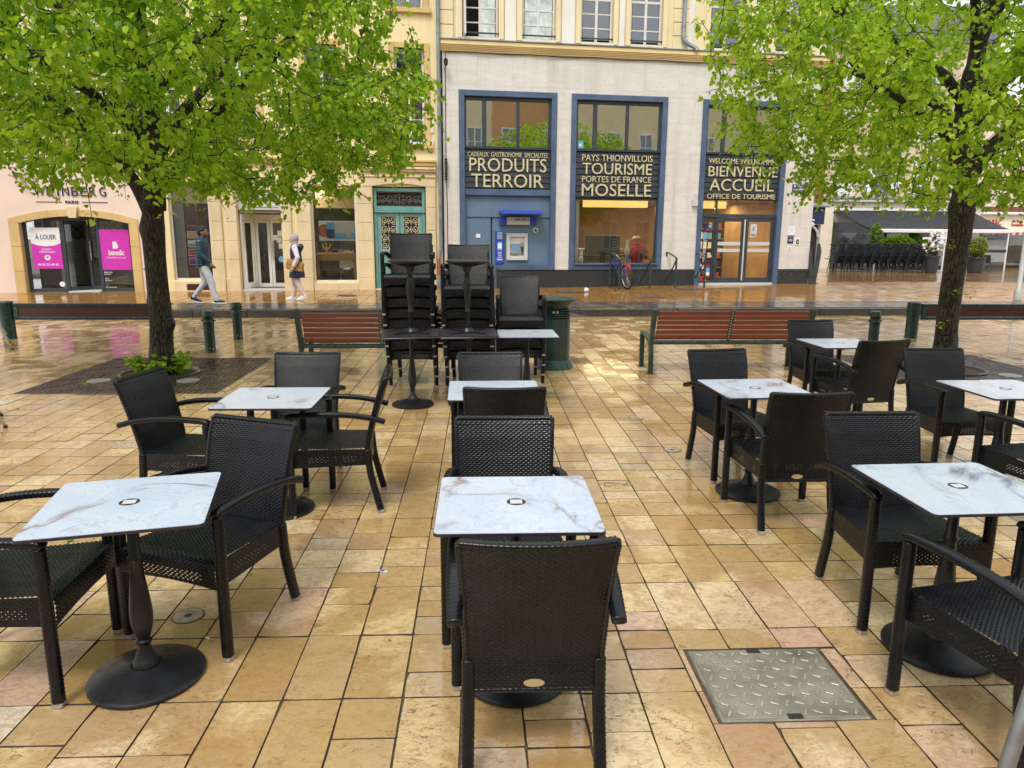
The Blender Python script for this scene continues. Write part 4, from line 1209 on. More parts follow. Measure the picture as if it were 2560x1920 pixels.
# shelves and brochure racks seen through the doors
t = fthing('brochure_rack', 'tall brochure rack of coloured leaflets seen through the entrance doors', 'rack', 7.0, 2.2, 0.29)
fbox(t, 'frame', mt['woodbrown'], [(-0.75, -0.72, 0, 1.9, 0, 0.3), (0.72, 0.75, 0, 1.9, 0, 0.3), (-0.75, 0.75, 1.9, 1.93, 0, 0.3), (-0.72, 0.72, 0, 1.9, 0.28, 0.3)])
cm = ['red', 'skyblue', 'sand_print', 'paper', 'greenlight', 'gilt', 'rust_print', 'navy']
for r in range(6):
    fbox(t, 'shelf', mt['oak'], [(-0.72, 0.72, 0.1+r*0.3, 0.12+r*0.3, 0, 0.27)])
    for i in range(9): fbox(t, 'leaflet', mt[random.choice(cm)], [(-0.68+i*0.155, -0.57+i*0.155, 0.121+r*0.3, 0.121+r*0.3+random.uniform(0.14, 0.21), 0.05, 0.06)])
# ------------------------------------------------------------------ yellow house with the travel agency
Y_ = house('yellow_house', 'yellow rendered house with shop windows and a teal double door', 'building', -5.1)
P = Y_
YH = [(-8.25, -7.27, 0.51, 2.93), (-6.60, -5.52, 0.10, 2.80), (-4.76, -3.60, 0.44, 2.93), (-3.17, -1.78, 0.10, 2.93)]
yu = [(-2.52, -1.76, 4.02, 6.35), (-4.75, -3.95, 4.02, 6.35), (-6.75, -5.95, 4.02, 6.35), (-8.45, -7.75, 4.02, 6.35)]
yu2 = [(a, b, 7.3, 9.3) for a, b, c, d in yu]
wall(P, 'front_wall', mt['yellow'], -8.86, -1.345, 0.05, 10.2, YH+yu+yu2, 0.0, 0.35)
fb(P, 'side_wall', mt['yellow'], [(-1.70, -1.36, 0.05, 10.2, 0.351, 11.0), (-8.85, -8.5, 0.05, 10.2, 0.351, 11.0)])
mb = MB(); mb.prism_yz([(-0.3, 10.2), (-0.3, 10.35), (5.5, 13.2), (11.5, 10.35), (11.5, 10.2)], -8.9, -1.36); fmb(P, 'roof', mt['slate'], mb)
for a, b, c, d in yu+yu2:
    surround(P, 'window_surround', mt['sand'], a, b, c, d, 0.14, -0.035, 0.12)
    casement(P, a+0.005, b-0.005, c+0.005, d-0.005, 0.13, mt['white'], mt['upglass'], 3, 2, 0.055, 'window', d-0.6)
    fb(P, 'room_back', mt['dark'], [(a-0.05, b+0.05, c, d, 0.6, 0.62)])
fb(P, 'string_course', mt['sand'], [(-8.86, -1.50, 3.46, 3.55, -0.09, 0.0), (-8.86, -1.50, 3.551, 3.61, -0.13, 0.0)], 0.01)
# pilasters of dressed stone between the shop openings
for a, b in ((-7.27, -6.98), (-6.88, -6.61), (-5.51, -5.26), (-5.12, -4.77), (-3.60, -3.20)):
    z = 0.2
    big = (a > -3.7)
    n_ = 0
    while z < 2.95:
        h = 0.48 if n_ else 0.36
        z1 = min(z+h, 2.96)
        pr = 0.055 if n_ else 0.085
        fb(P, 'stone_block', mt['sandpale'], [(a, b, z+0.003, z1-0.003, -pr, -0.0005)], 0.008)
        z = z1; n_ += 1
fb(P, 'dado', mt['sandpale'], [(-6.975, -6.885, 0.1, 0.55, -0.05, -0.001), (-5.255, -5.125, 0.1, 0.55, -0.05, -0.001), (-4.765, -3.605, 0.1, 0.42, -0.05, 0.2), (-8.25, -7.275, 0.1, 0.49, -0.04, 0.2)], 0.008)
fb(P, 'cellar_grille', mt['woodbrown'], [(-7.95, -7.40, 0.26, 0.42, -0.05, -0.041)], 0.004)
# shop window with the purple banner
fr = glazed(-8.25, -7.27, 0.51, 2.93, 0.10, mt['offwhite'], mt['dimglass'], 0.05)
fb(P, 'shop_back', mt['dark'], [(-8.8, -3.3, 0.15, 3.0, 2.4, 2.45)])
fb(P, 'shop_floor', mt['interior'], [(-8.8, -3.3, 0.15, 0.28, 0.36, 2.4)])
fb(P, 'grey_blind', mt['midgrey'], [(-8.22, -7.96, 0.56, 2.5, 0.20, 0.22)])
fb(P, 'top_blind', mt['sandpale'], [(-8.22, -7.30, 2.45, 2.9, 0.20, 0.22)])
# louvred roller box over the shop door
lb = fb(P, 'roller_box', mt['lightgrey'], [(-6.60, -5.52, 2.30, 2.80, 0.08, 0.34)])
for i in range(9): fb(lb, 'louvre', mt['white'], [(-6.50, -5.60, 2.38+i*0.045, 2.38+i*0.045+0.03, 0.055, 0.079)], 0.003)
# recessed white shop door
mb = MB()
fb(P, 'lobby_floor', mt['lightgrey'], [(-6.60, -5.52, 0.10, 0.265, 0.0, 1.2)])
fb(P, 'lobby_ceiling', mt['interior'], [(-6.60, -5.52, 2.22, 2.29, 0.1, 1.2)])
def door_leaf(parent, u0, u1, z0, z1, y, m_, glass, w=0.09, name='door_leaf', handle=None):
    mb = MB(); mb.box(u0, u0+w, y, y+0.05, z0, z1); mb.box(u1-w, u1, y, y+0.05, z0, z1); mb.box(u0+w, u1-w, y, y+0.05, z0, z0+w*1.5); mb.box(u0+w, u1-w, y, y+0.05, z1-w, z1)
    d = fmb(parent, name, m_, mb, bevel=0.005)
    fb(d, 'pane', glass, [(u0+w, u1-w, z0+w*1.5, z1-w, y+0.02, y+0.028)])
    if handle: fb(d, 'handle', mt['alu'], [(handle-0.012, handle+0.012, 1.0, 1.5, y-0.05, y-0.03), (handle-0.012, handle+0.012, 1.02, 1.05, y-0.03, y), (handle-0.012, handle+0.012, 1.44, 1.47, y-0.03, y)], 0.004)
    return d
door_leaf(P, -6.30, -5.93, 0.27, 2.05, 0.75, mt['white'], mt['dimglass'], 0.07)
door_leaf(P, -5.92, -5.50, 0.27, 2.05, 0.75, mt['white'], mt['dimglass'], 0.07, handle=-5.88)
fb(P, 'door_frame', mt['white'], [(-6.36, -6.305, 0.27, 2.2, 0.72, 0.84), (-6.30, -5.5, 2.06, 2.2, 0.72, 0.84)], 0.004)
mb = MB()
for z0, z1 in ((0.27, 0.42), (2.05, 2.2)): mb.prism_xy([(-6.56, 0.12), (-6.36, 0.72), (-6.33, 0.72), (-6.53, 0.12)], z0, z1)
mb.prism_xy([(-6.56, 0.12), (-6.545, 0.17), (-6.515, 0.17), (-6.53, 0.12)], 0.42, 2.05)
sl = fmb(P, 'side_screen', mt['white'], mb)
mb = MB(); mb.prism_xy([(-6.545, 0.17), (-6.37, 0.70), (-6.36, 0.70), (-6.535, 0.17)], 0.42, 2.05); fmb(sl, 'pane', mt['dimglass'], mb)
for (a, b, c, d) in ((-5.86, -5.74, 1.52, 1.66), (-5.76, -5.64, 1.46, 1.60), (-5.74, -5.60, 1.62, 1.78), (-5.72, -5.58, 1.30, 1.44)):
    fb(P, 'door_notice', mt['paper'], [(a, b, c, d, 0.755, 0.765)])
mb = MB(); mb.disc_y(-5.66, 0.752, 1.02, 0.085, 18, 0.006); fmb(P, 'round_sticker', mt['skyblue'], mb)
ld = bpy.data.lights.new('agency_ceiling_light', 'AREA'); ld.shape = 'RECTANGLE'; ld.size = 3.2; ld.size_y = 0.5; ld.energy = 70; ld.color = (1.0, 0.86, 0.66)
lo = link('agency_ceiling_light', ld, P); lo.location = (-5.9+5.1, 0.85, 2.85)
fb(P, 'ceiling_lamp', mt['lamp'], [(-4.35, -3.95, 2.90, 2.96, 0.8, 1.0), (-7.9, -7.6, 2.90, 2.96, 0.8, 1.0)])
# travel agency window with its picture board, desk and letters
fr = glazed(-4.76, -3.60, 0.44, 2.93, 0.10, mt['offwhite'], mt['dimglass'], 0.05)
fb(P, 'window_blind', mt['sandpale'], [(-4.70, -3.66, 2.42, 2.90, 0.75, 0.77), (-4.70, -3.66, 2.38, 2.42, 0.72, 0.78)])
# teal door in its stone frame
b0, b1 = -3.17, -1.78
mb = MB()
for a, b, c, d in ((b0+0.02, b0+0.10, 0.25, 2.90), (b1-0.10, b1-0.02, 0.25, 2.90), (b0+0.10, b1-0.10, 2.80, 2.90), (b0+0.10, b1-0.10, 2.30, 2.42)):
    mb.box(a, b, 0.04, 0.16, c, d)
tf = fmb(P, 'teal_frame', mt['teal'], mb, bevel=0.012)
fb(tf, 'transom_rail', mt['teal'], [(b0+0.02, b1-0.02, 2.26, 2.30, 0.0, 0.16)], 0.008)
def scroll(mb, cx, cz, r, turns=1.4, flip=1, start=0.0, y=0.0, th=0.010):
    pts = []
    n_ = 18
    for i in range(n_+1):
        t = i/n_
        rr = r*(1-0.80*t); a = start + flip*turns*2*PI*t
        pts.append((cx+rr*math.cos(a), y, cz+rr*math.sin(a)))
    mb.tube(pts, th, 5)
fb(tf, 'transom_back', mt['dark'], [(b0+0.10, b1-0.10, 2.42, 2.80, 0.12, 0.13)])
mb = MB()
cx = (b0+b1)/2
for s in (-1, 1):
    for (dx, r, st, fl) in ((0.10, 0.075, PI, 1), (0.26, 0.10, 0, -1), (0.43, 0.10, PI, 1), (0.54, 0.05, 0, -1)):
        scroll(mb, cx+s*dx, 2.60+(0.03 if r > .08 else -0.04), r, 1.4, s*fl, st if s > 0 else PI-st, 0.09, 0.009)
        scroll(mb, cx+s*dx, 2.60-(0.07 if r > .08 else -0.08), r*0.6, 1.2, -s*fl, st if s > 0 else PI-st, 0.09, 0.007)
mb.box(b0+0.10, b1-0.10, 0.082, 0.098, 2.43, 2.445); mb.box(b0+0.10, b1-0.10, 0.082, 0.098, 2.775, 2.79); mb.box(cx-0.008, cx+0.008, 0.082, 0.098, 2.445, 2.775)
fmb(tf, 'transom_grille', mt['grille_bronze'], mb)
for a, b in ((b0+0.105, cx-0.005), (cx+0.005, b1-0.105)):
    mb = MB(); w = 0.085
    mb.box(a, a+w, 0.06, 0.12, 0.27, 2.255); mb.box(b-w, b, 0.06, 0.12, 0.27, 2.255)
    mb.box(a+w, b-w, 0.06, 0.12, 2.17, 2.255); mb.box(a+w, b-w, 0.06, 0.12, 1.16, 1.28); mb.box(a+w, b-w, 0.06, 0.12, 0.27, 0.42)
    lf = fmb(P, 'teal_leaf', mt['teal'], mb, bevel=0.008)
    fb(lf, 'panel', mt['teal'], [(a+w, b-w, 0.42, 0.92, 0.085, 0.11), (a+w+0.05, b-w-0.05, 0.47, 0.87, 0.07, 0.0845), (a+w, b-w, 0.98, 1.16, 0.085, 0.11), (a+w, b-w, 0.92, 0.98, 0.062, 0.11)], 0.008)
    fb(lf, 'grille_back', mt['dark'], [(a+w, b-w, 1.28, 2.17, 0.112, 0.118)])
    mb = MB(); u0, u1 = a+w, b-w; c_ = (u0+u1)/2; W = (u1-u0)
    for r_ in range(4):
        zc = 1.28+0.11+r_*0.222
        for s in (-1, 1):
            scroll(mb, c_+s*W*0.26, zc+0.02, W*0.21, 1.45, s, 0 if s < 0 else PI, 0.085, 0.0075)
            scroll(mb, c_+s*W*0.30, zc-0.085, W*0.13, 1.2, -s, 0 if s < 0 else PI, 0.085, 0.0065)
        mb.tube([(c_, 0.085, zc-0.10), (c_-0.02, 0.085, zc), (c_, 0.085, zc+0.10), (c_+0.02, 0.085, zc), (c_, 0.085, zc-0.10)], 0.007, 5)
    mb.box(u0, u0+0.014, 0.078, 0.092, 1.28, 2.17); mb.box(u1-0.014, u1, 0.078, 0.092, 1.28, 2.17)
    mb.box(u0+0.014, u1-0.014, 0.078, 0.092, 1.28, 1.294); mb.box(u0+0.014, u1-0.014, 0.078, 0.092, 2.156, 2.17)
    fmb(lf, 'iron_grille', mt['grille_cream'], mb)
fb(P, 'door_back', mt['dark'], [(b0, b1, 0.1, 2.93, 0.2, 0.24)])
fb(P, 'door_step', mt['sandpale'], [(b0-0.02, b1+0.02, 0.12, 0.262, -0.05, 0.2)], 0.01)
# moulded stone frame and hood of the teal door
for a, b in ((-3.199, b0), (b1, -1.52)):
    for i, (z0, z1) in enumerate(((0.2, 0.62), (0.62, 1.2), (1.2, 1.8), (1.8, 2.4), (2.4, 2.93))):
        pr = 0.10 if i == 0 else 0.06
        fb(P, 'jamb_stone', mt['sandpale'], [(a, b, z0+0.003, z1-0.003, -pr, -0.0005)], 0.01)
mb = MB()
mb.prism([(b0-0.03, 2.935), (b0+0.35, 2.99), (cx, 3.01), (b1-0.35, 2.99), (b1+0.03, 2.935), (b1+0.26, 2.935), (b1+0.26, 3.16), (b0-0.26, 3.16), (b0-0.26, 2.935)][::1], -0.07, -0.0005)
fmb(P, 'hood_stone', mt['sandpale'], mb)
for z0, z1, pr in ((3.161, 3.22, 0.10), (3.22, 3.30, 0.06), (3.30, 3.36, 0.13), (3.36, 3.415, 0.17)):
    fb(P, 'hood_moulding', mt['sandpale'], [(b0-0.26, b1+0.27, z0+0.001, z1, -pr, -0.0005)], 0.008)
# grey rain pipe on the joint with the tourist office
mb = MB(); mb.tube([(-1.40, -0.11, 10.2), (-1.40, -0.11, 1.35), (-1.44, -0.11, 1.15), (-1.47, -0.11, 1.05)], 0.05, 12)
for z in (2.05, 3.9, 5.6, 7.5): mb.lathe([(0.058, z-0.02), (0.058, z+0.02)], 12, (-1.40, -0.11))
fmb(P, 'rain_pipe', mt['zinc'], mb, True)
mb = MB(); mb.tube([(-1.47, -0.11, 1.06), (-1.47, -0.11, 0.62)], 0.055, 12); fmb(P, 'red_pipe_foot', mt['brownwall'], mb, True)
mb = MB(); mb.tube([(-1.47, -0.11, 0.62), (-1.48, -0.12, 0.22)], 0.058, 12); fmb(P, 'worn_pipe_foot', mt['zinc'], mb, True)
t = fthing('wall_lantern', 'small black bracket lantern by the rain pipe under the cornice', 'lantern', -1.24, -0.02, 5.85)
mb = MB(); mb.tube([(0, 0, 0), (0, -0.12, 0.03), (0.02, -0.2, 0.12)], 0.012, 6); mb.lathe([(0.02, 0.06), (0.05, 0.10), (0.06, 0.22), (0.02, 0.26)], 8, (0.02, -0.2)); mb.build('bracket', mt['ink'], t)
t = fthing('black_wall_fitting', 'black ribbed fitting hanging on the wall beside the rain pipe', 'fitting', -1.24, -0.02, 3.10)
for i in range(9): fbox(t, 'rib', mt['ink'], [(-0.03, 0.04, 0.02+i*0.062, 0.065+i*0.062, -0.10, 0)], 0.01)
mb = MB(); mb.tube([(0, -0.03, 0.02), (0.01, -0.03, -0.15), (0.05, -0.03, -0.19), (0.07, -0.03, -0.13)], 0.006, 6); mb.build('hook', mt['ink'], t)
for la, z, m_, h in (('red and white letter plate beside the teal door', 1.55, 'red', 0.14), ('white letter box, upper of two by the rain pipe', 1.36, 'white', 0.11), ('white letter box, lower of two by the rain pipe', 1.20, 'white', 0.11)):
    t = fthing('letter_box', la, 'letter box', -1.62, 0, z)
    fbox(t, 'case', mt[m_], [(-0.055, 0.055, 0, h, -0.05, 0)], 0.006)
    fbox(t, 'label_strip', mt['paper'], [(-0.04, 0.04, h*0.7, h*0.85, -0.053, -0.0502)])
for la, z in (('upper white utility cover on the yellow wall by the pipe', 4.30), ('lower white utility cover on the yellow wall by the pipe', 3.85)):
    t = fthing('utility_cover', la, 'cover', -1.62, 0, z)
    fbox(t, 'plate', mt['offwhite'], [(-0.085, 0.085, 0, 0.26, -0.03, 0)], 0.008)
# the things in the agency windows
t = fthing('purple_banner', 'tall purple banner with four travel pictures in the shop window', 'banner', -7.78, 0.26, 0.60)
fbox(t, 'cloth', mt['purple'], [(-0.16, 0.16, 0, 1.85, 0, 0.02)])
for i, cc in enumerate(('sand_print', 'skyblue', 'rust_print', 'royal')):
    zc = 1.06-i*0.225
    fbox(t, 'picture_border', mt['paper'], [(-0.135, 0.135, zc-0.09, zc+0.09, -0.004, -0.0005)])
    fbox(t, 'picture', mt[cc], [(-0.12, 0.12, zc-0.075, zc+0.0, -0.0065, -0.0042), ])
    fbox(t, 'picture', mt[('sand_print', 'skyblue', 'rust_print', 'magenta')[i] if i != 1 else 'paper'], [(-0.12, 0.12 if i != 1 else 0.0, zc+0.002, zc+0.075, -0.0062, -0.0042)])
letters(t, 'PARTEZ DÉTENDUS', mt['paper'], -0.13, 0.13, 1.28, 1.305, -0.0005, 0.003)
t = fthing('picture_board', 'wide board of ski holiday pictures hanging in the agency window', 'board', -4.10, 0.24, 1.52)
fbox(t, 'sheet', mt['paper'], [(-0.50, 0.50, 0, 0.52, 0, 0.015)])
mb = MB(); mb.disc_y(-0.36, -0.004, 0.26, 0.17, 24, 0.0035); mb.v = [(min(x, -0.30), y, z) for x, y, z in mb.v]; mb.build('round_picture', mt['rust_print'], t)
fbox(t, 'picture', mt['navy'], [(-0.30, -0.10, 0.06, 0.30, -0.004, -0.0005)])
fbox(t, 'picture', mt['skyblue'], [(-0.30, -0.10, 0.301, 0.48, -0.004, -0.0005)])
fbox(t, 'picture', mt['skyblue'], [(-0.099, 0.48, 0.04, 0.20, -0.004, -0.0005)])
fbox(t, 'picture', mt['lightgrey'], [(-0.099, 0.48, 0.201, 0.48, -0.004, -0.0005)])
mb = MB()
mb.prism([(0.20, 0.06), (0.24, 0.06), (0.27, 0.16), (0.30, 0.06), (0.34, 0.06), (0.31, 0.2), (0.32, 0.33), (0.23, 0.33), (0.14, 0.40), (0.06, 0.44), (0.05, 0.42), (0.20, 0.30), (0.22, 0.2)], -0.0075, -0.0042)
mb.build('skier_figure', mt['sandpale'], t)
t = fthing('window_desk', 'oak window desk with grey wire chair behind the agency glass', 'desk', -4.16, 0.45, 0.29)
fbox(t, 'top', mt['oak'], [(-0.56, 0.50, 0.84, 0.90, 0, 0.45)], 0.006)
fbox(t, 'leg', mt['oak'], [(-0.56, -0.48, 0, 0.839, 0, 0.45)])
fbox(t, 'leg', mt['oak'], [(0.42, 0.50, 0, 0.839, 0, 0.45)])
fbox(t, 'apron', mt['oak'], [(-0.479, 0.419, 0.70, 0.839, 0.02, 0.04)])
t = fthing('wire_chair', 'grey metal shell chair under the agency window desk', 'chair', -3.93, 0.85, 0.285)
mb = MB(); mb.lathe([(0.20, 0.44), (0.22, 0.46), (0.21, 0.50)], 16); mb.build('seat', mt['alu'], t)
mb = MB(); mb.prism([(-0.2, 0.5), (0.2, 0.5), (0.19, 0.72), (0.12, 0.78), (-0.12, 0.78), (-0.19, 0.72)], -0.20, -0.185); mb.build('back', mt['alu'], t)
for sx in (-1, 1):
    for sy in (-1, 1):
        mb = MB(); mb.tube([(sx*0.15, sy*0.15, 0.45), (sx*0.22, sy*0.2, 0)], 0.012, 6); mb.build('leg', mt['alu'], t)
t = fthing('trident_emblem', 'yellow trident emblem standing on the agency window desk', 'emblem', -4.44, 0.50, 1.195)
mb = MB()
mb.tube([(0, 0, 0.03), (0, 0, 0.27)], 0.018, 8)
mb.tube([(-0.10, 0, 0.25), (-0.095, 0, 0.17), (-0.06, 0, 0.125), (0, 0, 0.11), (0.06, 0, 0.125), (0.095, 0, 0.17), (0.10, 0, 0.25)], 0.022, 8)
mb.ball((0.09, 0, 0.03), 0.018, 8)
auto_smooth(mb.build('trident', mt['gilt'], t)); fbox(t, 'foot', mt['gilt'], [(-0.05, 0.05, 0, 0.03, -0.02, 0.02)])
t = fthing('club_letters', 'white Club Med letters standing on the agency window desk', 'letters', -3.93, 0.50, 1.195)
letters(t, 'ClubMed', mt['paper'], -0.20, 0.20, 0, 0.085, 0, 0.03, 0.025)

# ------------------------------------------------------------------ pink house with the empty shop
W_ = house('pink_house', 'pink rendered house with an arched stone shopfront at left', 'building', -12.4)
P = W_
pu = [(-10.7, -9.8, 3.9, 6.2), (-12.9, -12.0, 3.9, 6.2), (-15.0, -14.1, 3.9, 6.2)]
pu2 = [(a, b, 7.2, 9.3) for a, b, c, d in pu]
wall(P, 'front_wall', mt['pink'], -17.0, -8.865, 0.05, 10.4, [(-11.98, -9.0, 0.05, 2.30)]+pu+pu2, 0.0, 0.35)
fb(P, 'side_wall', mt['pink'], [(-17.0, -16.7, 0.05, 10.4, 0.351, 11)])
mb = MB(); mb.prism_yz([(-0.3, 10.4), (-0.3, 10.55), (5.5, 13.4), (11.5, 10.55), (11.5, 10.4)], -17.2, -8.9); fmb(P, 'roof', mt['slate'], mb)
for a, b, c, d in pu+pu2:
    surround(P, 'window_surround', mt['sand'], a, b, c, d, 0.14, -0.035, 0.12)
    casement(P, a+0.005, b-0.005, c+0.005, d-0.005, 0.13, mt['white'], mt['upglass'], 3, 2, 0.055, 'window', d-0.6)
    fb(P, 'room_back', mt['dark'], [(a-0.05, b+0.05, c, d, 0.6, 0.62)])
# segmental arch stones
AU0, AU1 = -11.74, -9.22
oc = (AU0+AU1)/2; hw = (AU1-AU0)/2
def arch(u, zs, rise): 
    t = (u-oc)/hw
    return zs + rise*(1-t*t)
mb = MB()
for (a, b) in ((-11.98, AU0), (AU1, -9.0)):
    for z0, z1 in ((0.1, 0.75), (0.75, 1.35), (1.35, 1.93)):
        fb(P, 'jamb_stone', mt['sand'], [(a+0.002, b-0.002, z0+0.003, z1-0.003, -0.03, 0.30)], 0.008)
us = [-11.98, -11.55, -11.05, -10.6, -10.37, -9.9, -9.45, -9.0]
for i in range(len(us)-1):
    a, b = us[i]+0.003, us[i+1]-0.003
    lo = lambda u: arch(max(AU0, min(AU1, u)), 1.90, 0.17) + 0.03
    hi = lambda u: 2.305 if False else arch(u, 2.10, 0.17)
    ks = (i == 3)
    n_ = 5
    pts = [(a+(b-a)*k_/n_, lo(a+(b-a)*k_/n_)) for k_ in range(n_+1)]
    top = [(b-(b-a)*k_/n_, hi(b-(b-a)*k_/n_)+(0.03 if ks else 0)) for k_ in range(n_+1)]
    mb = MB(); mb.prism(pts+top, -0.06 if ks else -0.03, 0.30)
    if ks:
        mb = MB(); mb.prism([(a+0.03, 2.06), (b-0.03, 2.06), (b+0.02, 2.33), (a-0.02, 2.33)], -0.10, 0.30)
    fmb(P, 'keystone' if ks else 'arch_stone', mt['sandpale'] if ks else mt['sand'], mb)
mb = MB()
ks_ = [-11.979 + i*(11.979-9.001)/24 for i in range(25)]
for i in range(24):
    a, b = ks_[i], ks_[i+1]
    mb.prism([(a, arch(a, 2.10, 0.17)-0.02), (b, arch(b, 2.10, 0.17)-0.02), (b, 2.2999), (a, 2.2999)], 0.0, 0.3)
fmb(P, 'arch_spandrel', mt['pink'], mb)
# anthracite shopfront with a recessed door
mb = MB(); Yf = 0.14
for a, b in ((AU0, AU0+0.07), (-10.88, -10.80), (-10.06, -9.98), (AU1-0.07, AU1)): mb.box(a, b, Yf, Yf+0.07, 0.22, 2.10)
for a, b in ((AU0+0.07, -10.88), (-9.98, AU1-0.07)):
    mb.box(a, b, Yf, Yf+0.07, 0.22, 0.31); mb.box(a, b, Yf, Yf+0.07, 1.99, 2.12)
mb.box(-10.80, -10.06, Yf, Yf+0.07, 1.99, 2.14)
sf = fmb(P, 'shopfront_frame', mt['anth'], mb, bevel=0.005)
for a, b in ((AU0+0.07, -10.88), (-9.98, AU1-0.07)): fb(sf, 'pane', mt['glass'], [(a, b, 0.31, 1.99, Yf+0.03, Yf+0.038)])
mb = MB()
mb.prism_xy([(-10.84, 0.21), (-10.46, 0.62), (-10.42, 0.62), (-10.80, 0.21)], 0.24, 0.34)
mb.prism_xy([(-10.84, 0.21), (-10.46, 0.62), (-10.42, 0.62), (-10.80, 0.21)], 1.9, 2.0)
mb.prism_xy([(-10.48, 0.60), (-10.46, 0.62), (-10.42, 0.62), (-10.44, 0.60)], 0.34, 1.9)
dl = fmb(sf, 'angled_leaf', mt['anth'], mb)
mb = MB(); mb.prism_xy([(-10.82, 0.22), (-10.47, 0.60), (-10.46, 0.60), (-10.81, 0.22)], 0.34, 1.9); fmb(P, 'leaf_pane', mt['glass'], mb)
door_leaf(P, -10.45, -10.06, 0.25, 2.0, 0.60, mt['anth'], mt['glass'], 0.06, 'shop_door', handle=-10.38)
fb(P, 'porch_sill', mt['lightgrey'], [(-10.80, -10.06, 0.12, 0.245, 0.02, 0.7)])
for i in range(14):
    z = 0.35+i*0.085
    fb(P, 'shutter_board', mt['greyslat'], [(AU0, AU1, z, z+0.078, 0.95, 0.97)])
fb(P, 'shop_back', mt['dark'], [(AU0-0.3, AU1+0.3, 0.2, 2.3, 1.5, 1.55)])
fb(P, 'shop_column', mt['lightgrey'], [(-11.2, -10.98, 0.2, 2.2, 0.75, 0.9)])
mb = MB()
for i in range(16):
    u = AU0-0.6+i*0.2
    mb.tube([(u, 0.85, 1.45), (u+0.55, 0.85, 2.1)], 0.004, 4); mb.tube([(u+0.55, 0.86, 1.45), (u, 0.86, 2.1)], 0.004, 4)
fmb(P, 'diamond_grille', mt['midgrey'], mb)
# raised lettering of the empty shop
for i, (ch, u) in enumerate(zip('WEINBERG', (-11.19, -10.95, -10.77, -10.60, -10.39, -10.19, -9.98, -9.75))):
    w = {'W': 0.24, 'I': 0.035}.get(ch, 0.15)
    ftext(P, ch, 'letter', mt['navy'], u-w/2, u+w/2, 2.59, 2.81, -0.001, 0.03, -0.008)
ftext(P, 'PARIS', 'small_lettering', mt['navy'], -10.63, -10.33, 2.40, 2.475, -0.001, 0.02, 0.0)
fb(P, 'sign_rule', mt['navy'], [(-11.30, -10.72, 2.435, 2.447, -0.015, -0.001), (-10.25, -9.66, 2.435, 2.447, -0.015, -0.001)])
t = fthing('wall_flood_lamp', 'dark flood lamp fixed to the pink wall above the sign', 'lamp', -11.57, 0, 3.0)
fbox(t, 'case', mt['anth'], [(-0.08, 0.08, 0, 0.11, -0.22, -0.08)], 0.01); fbox(t, 'bracket', mt['anth'], [(-0.03, 0.03, 0.03, 0.08, -0.08, 0)])
t = fthing('letting_poster', 'white and magenta poster reading À LOUER in the empty shop window', 'poster', -11.24, 0.135, 0.81)
fbox(t, 'sheet', mt['magenta'], [(-0.34, 0.34, 0, 1.01, -0.004, 0)])
mb = MB(); mb.prism([(-0.34, 0.63), (-0.2, 0.575), (0.0, 0.55), (0.2, 0.575), (0.34, 0.63), (0.34, 1.01), (-0.34, 1.01)], -0.007, -0.0045); mb.build('white_field', mt['paper'], t)
letters(t, 'À LOUER', mt['navy'], -0.23, 0.25, 0.72, 0.87, -0.0072, 0.002, 0.018)
letters(t, 'Intéressé ?', mt['paper'], -0.11, 0.12, 0.46, 0.51, -0.0042, 0.002, 0.01)
letters(t, 'CONTACTEZ-MOI !', mt['paper'], -0.18, 0.19, 0.395, 0.435, -0.0042, 0.002, 0.02)
mb = MB(); mb.disc_y(0.0, -0.007, 0.275, 0.068, 20, 0.0025); mb.build('round_portrait', mt['paper'], t)
mb = MB(); mb.disc_y(0.0, -0.009, 0.285, 0.03, 14, 0.0018); mb.build('portrait_head', mt['midgrey'], t)
letters(t, '06 03 22 45 62', mt['paper'], -0.24, 0.24, 0.075, 0.13, -0.0042, 0.002, 0.022)
t = fthing('agency_poster', 'plain magenta poster with white benedic lettering in the empty shop window', 'poster', -9.635, 0.135, 0.775)
fbox(t, 'sheet', mt['magenta'], [(-0.345, 0.345, 0, 1.01, -0.004, 0)])
letters(t, 'benedic', mt['paper'], -0.17, 0.20, 0.365, 0.505, -0.0042, 0.002, 0.02)
letters(t, "L'immobilier au cœur", mt['paper'], -0.23, 0.24, 0.29, 0.33, -0.0042, 0.002, 0.012)
mb = MB(); mb.disc_y(-0.005, -0.007, 0.66, 0.055, 18, 0.0025); mb.disc_y(0.012, -0.0068, 0.59, 0.06, 18, 0.0025); mb.box(-0.06, -0.01, -0.0066, -0.0042, 0.53, 0.70); mb.build('heart_emblem', mt['paper'], t)
t = fthing('window_lettering', 'small white opening and contact lettering low on the right shop pane', 'lettering', -9.85, 0.135, 0.3)
for body, z, w in (('BARBARA LEBEK', 0.40, 0.20), ('BIANCA', 0.355, 0.16), ('TONI', 0.24, 0.10), ('Weinberg', 0.195, 0.16), ('Tél. 03 82 54 28 94', 0.02, 0.26)):
    letters(t, body, mt['paper'], -0.11, -0.11+w, z, z+0.028, 0, 0.002, 0.01)
t = fthing('window_disc', 'small white round sticker low on the left shop pane', 'sticker', -10.97, 0.135, 0.42)
mb = MB(); mb.disc_y(0, -0.003, 0, 0.065, 20, 0.003); mb.build('disc', mt['paper'], t)
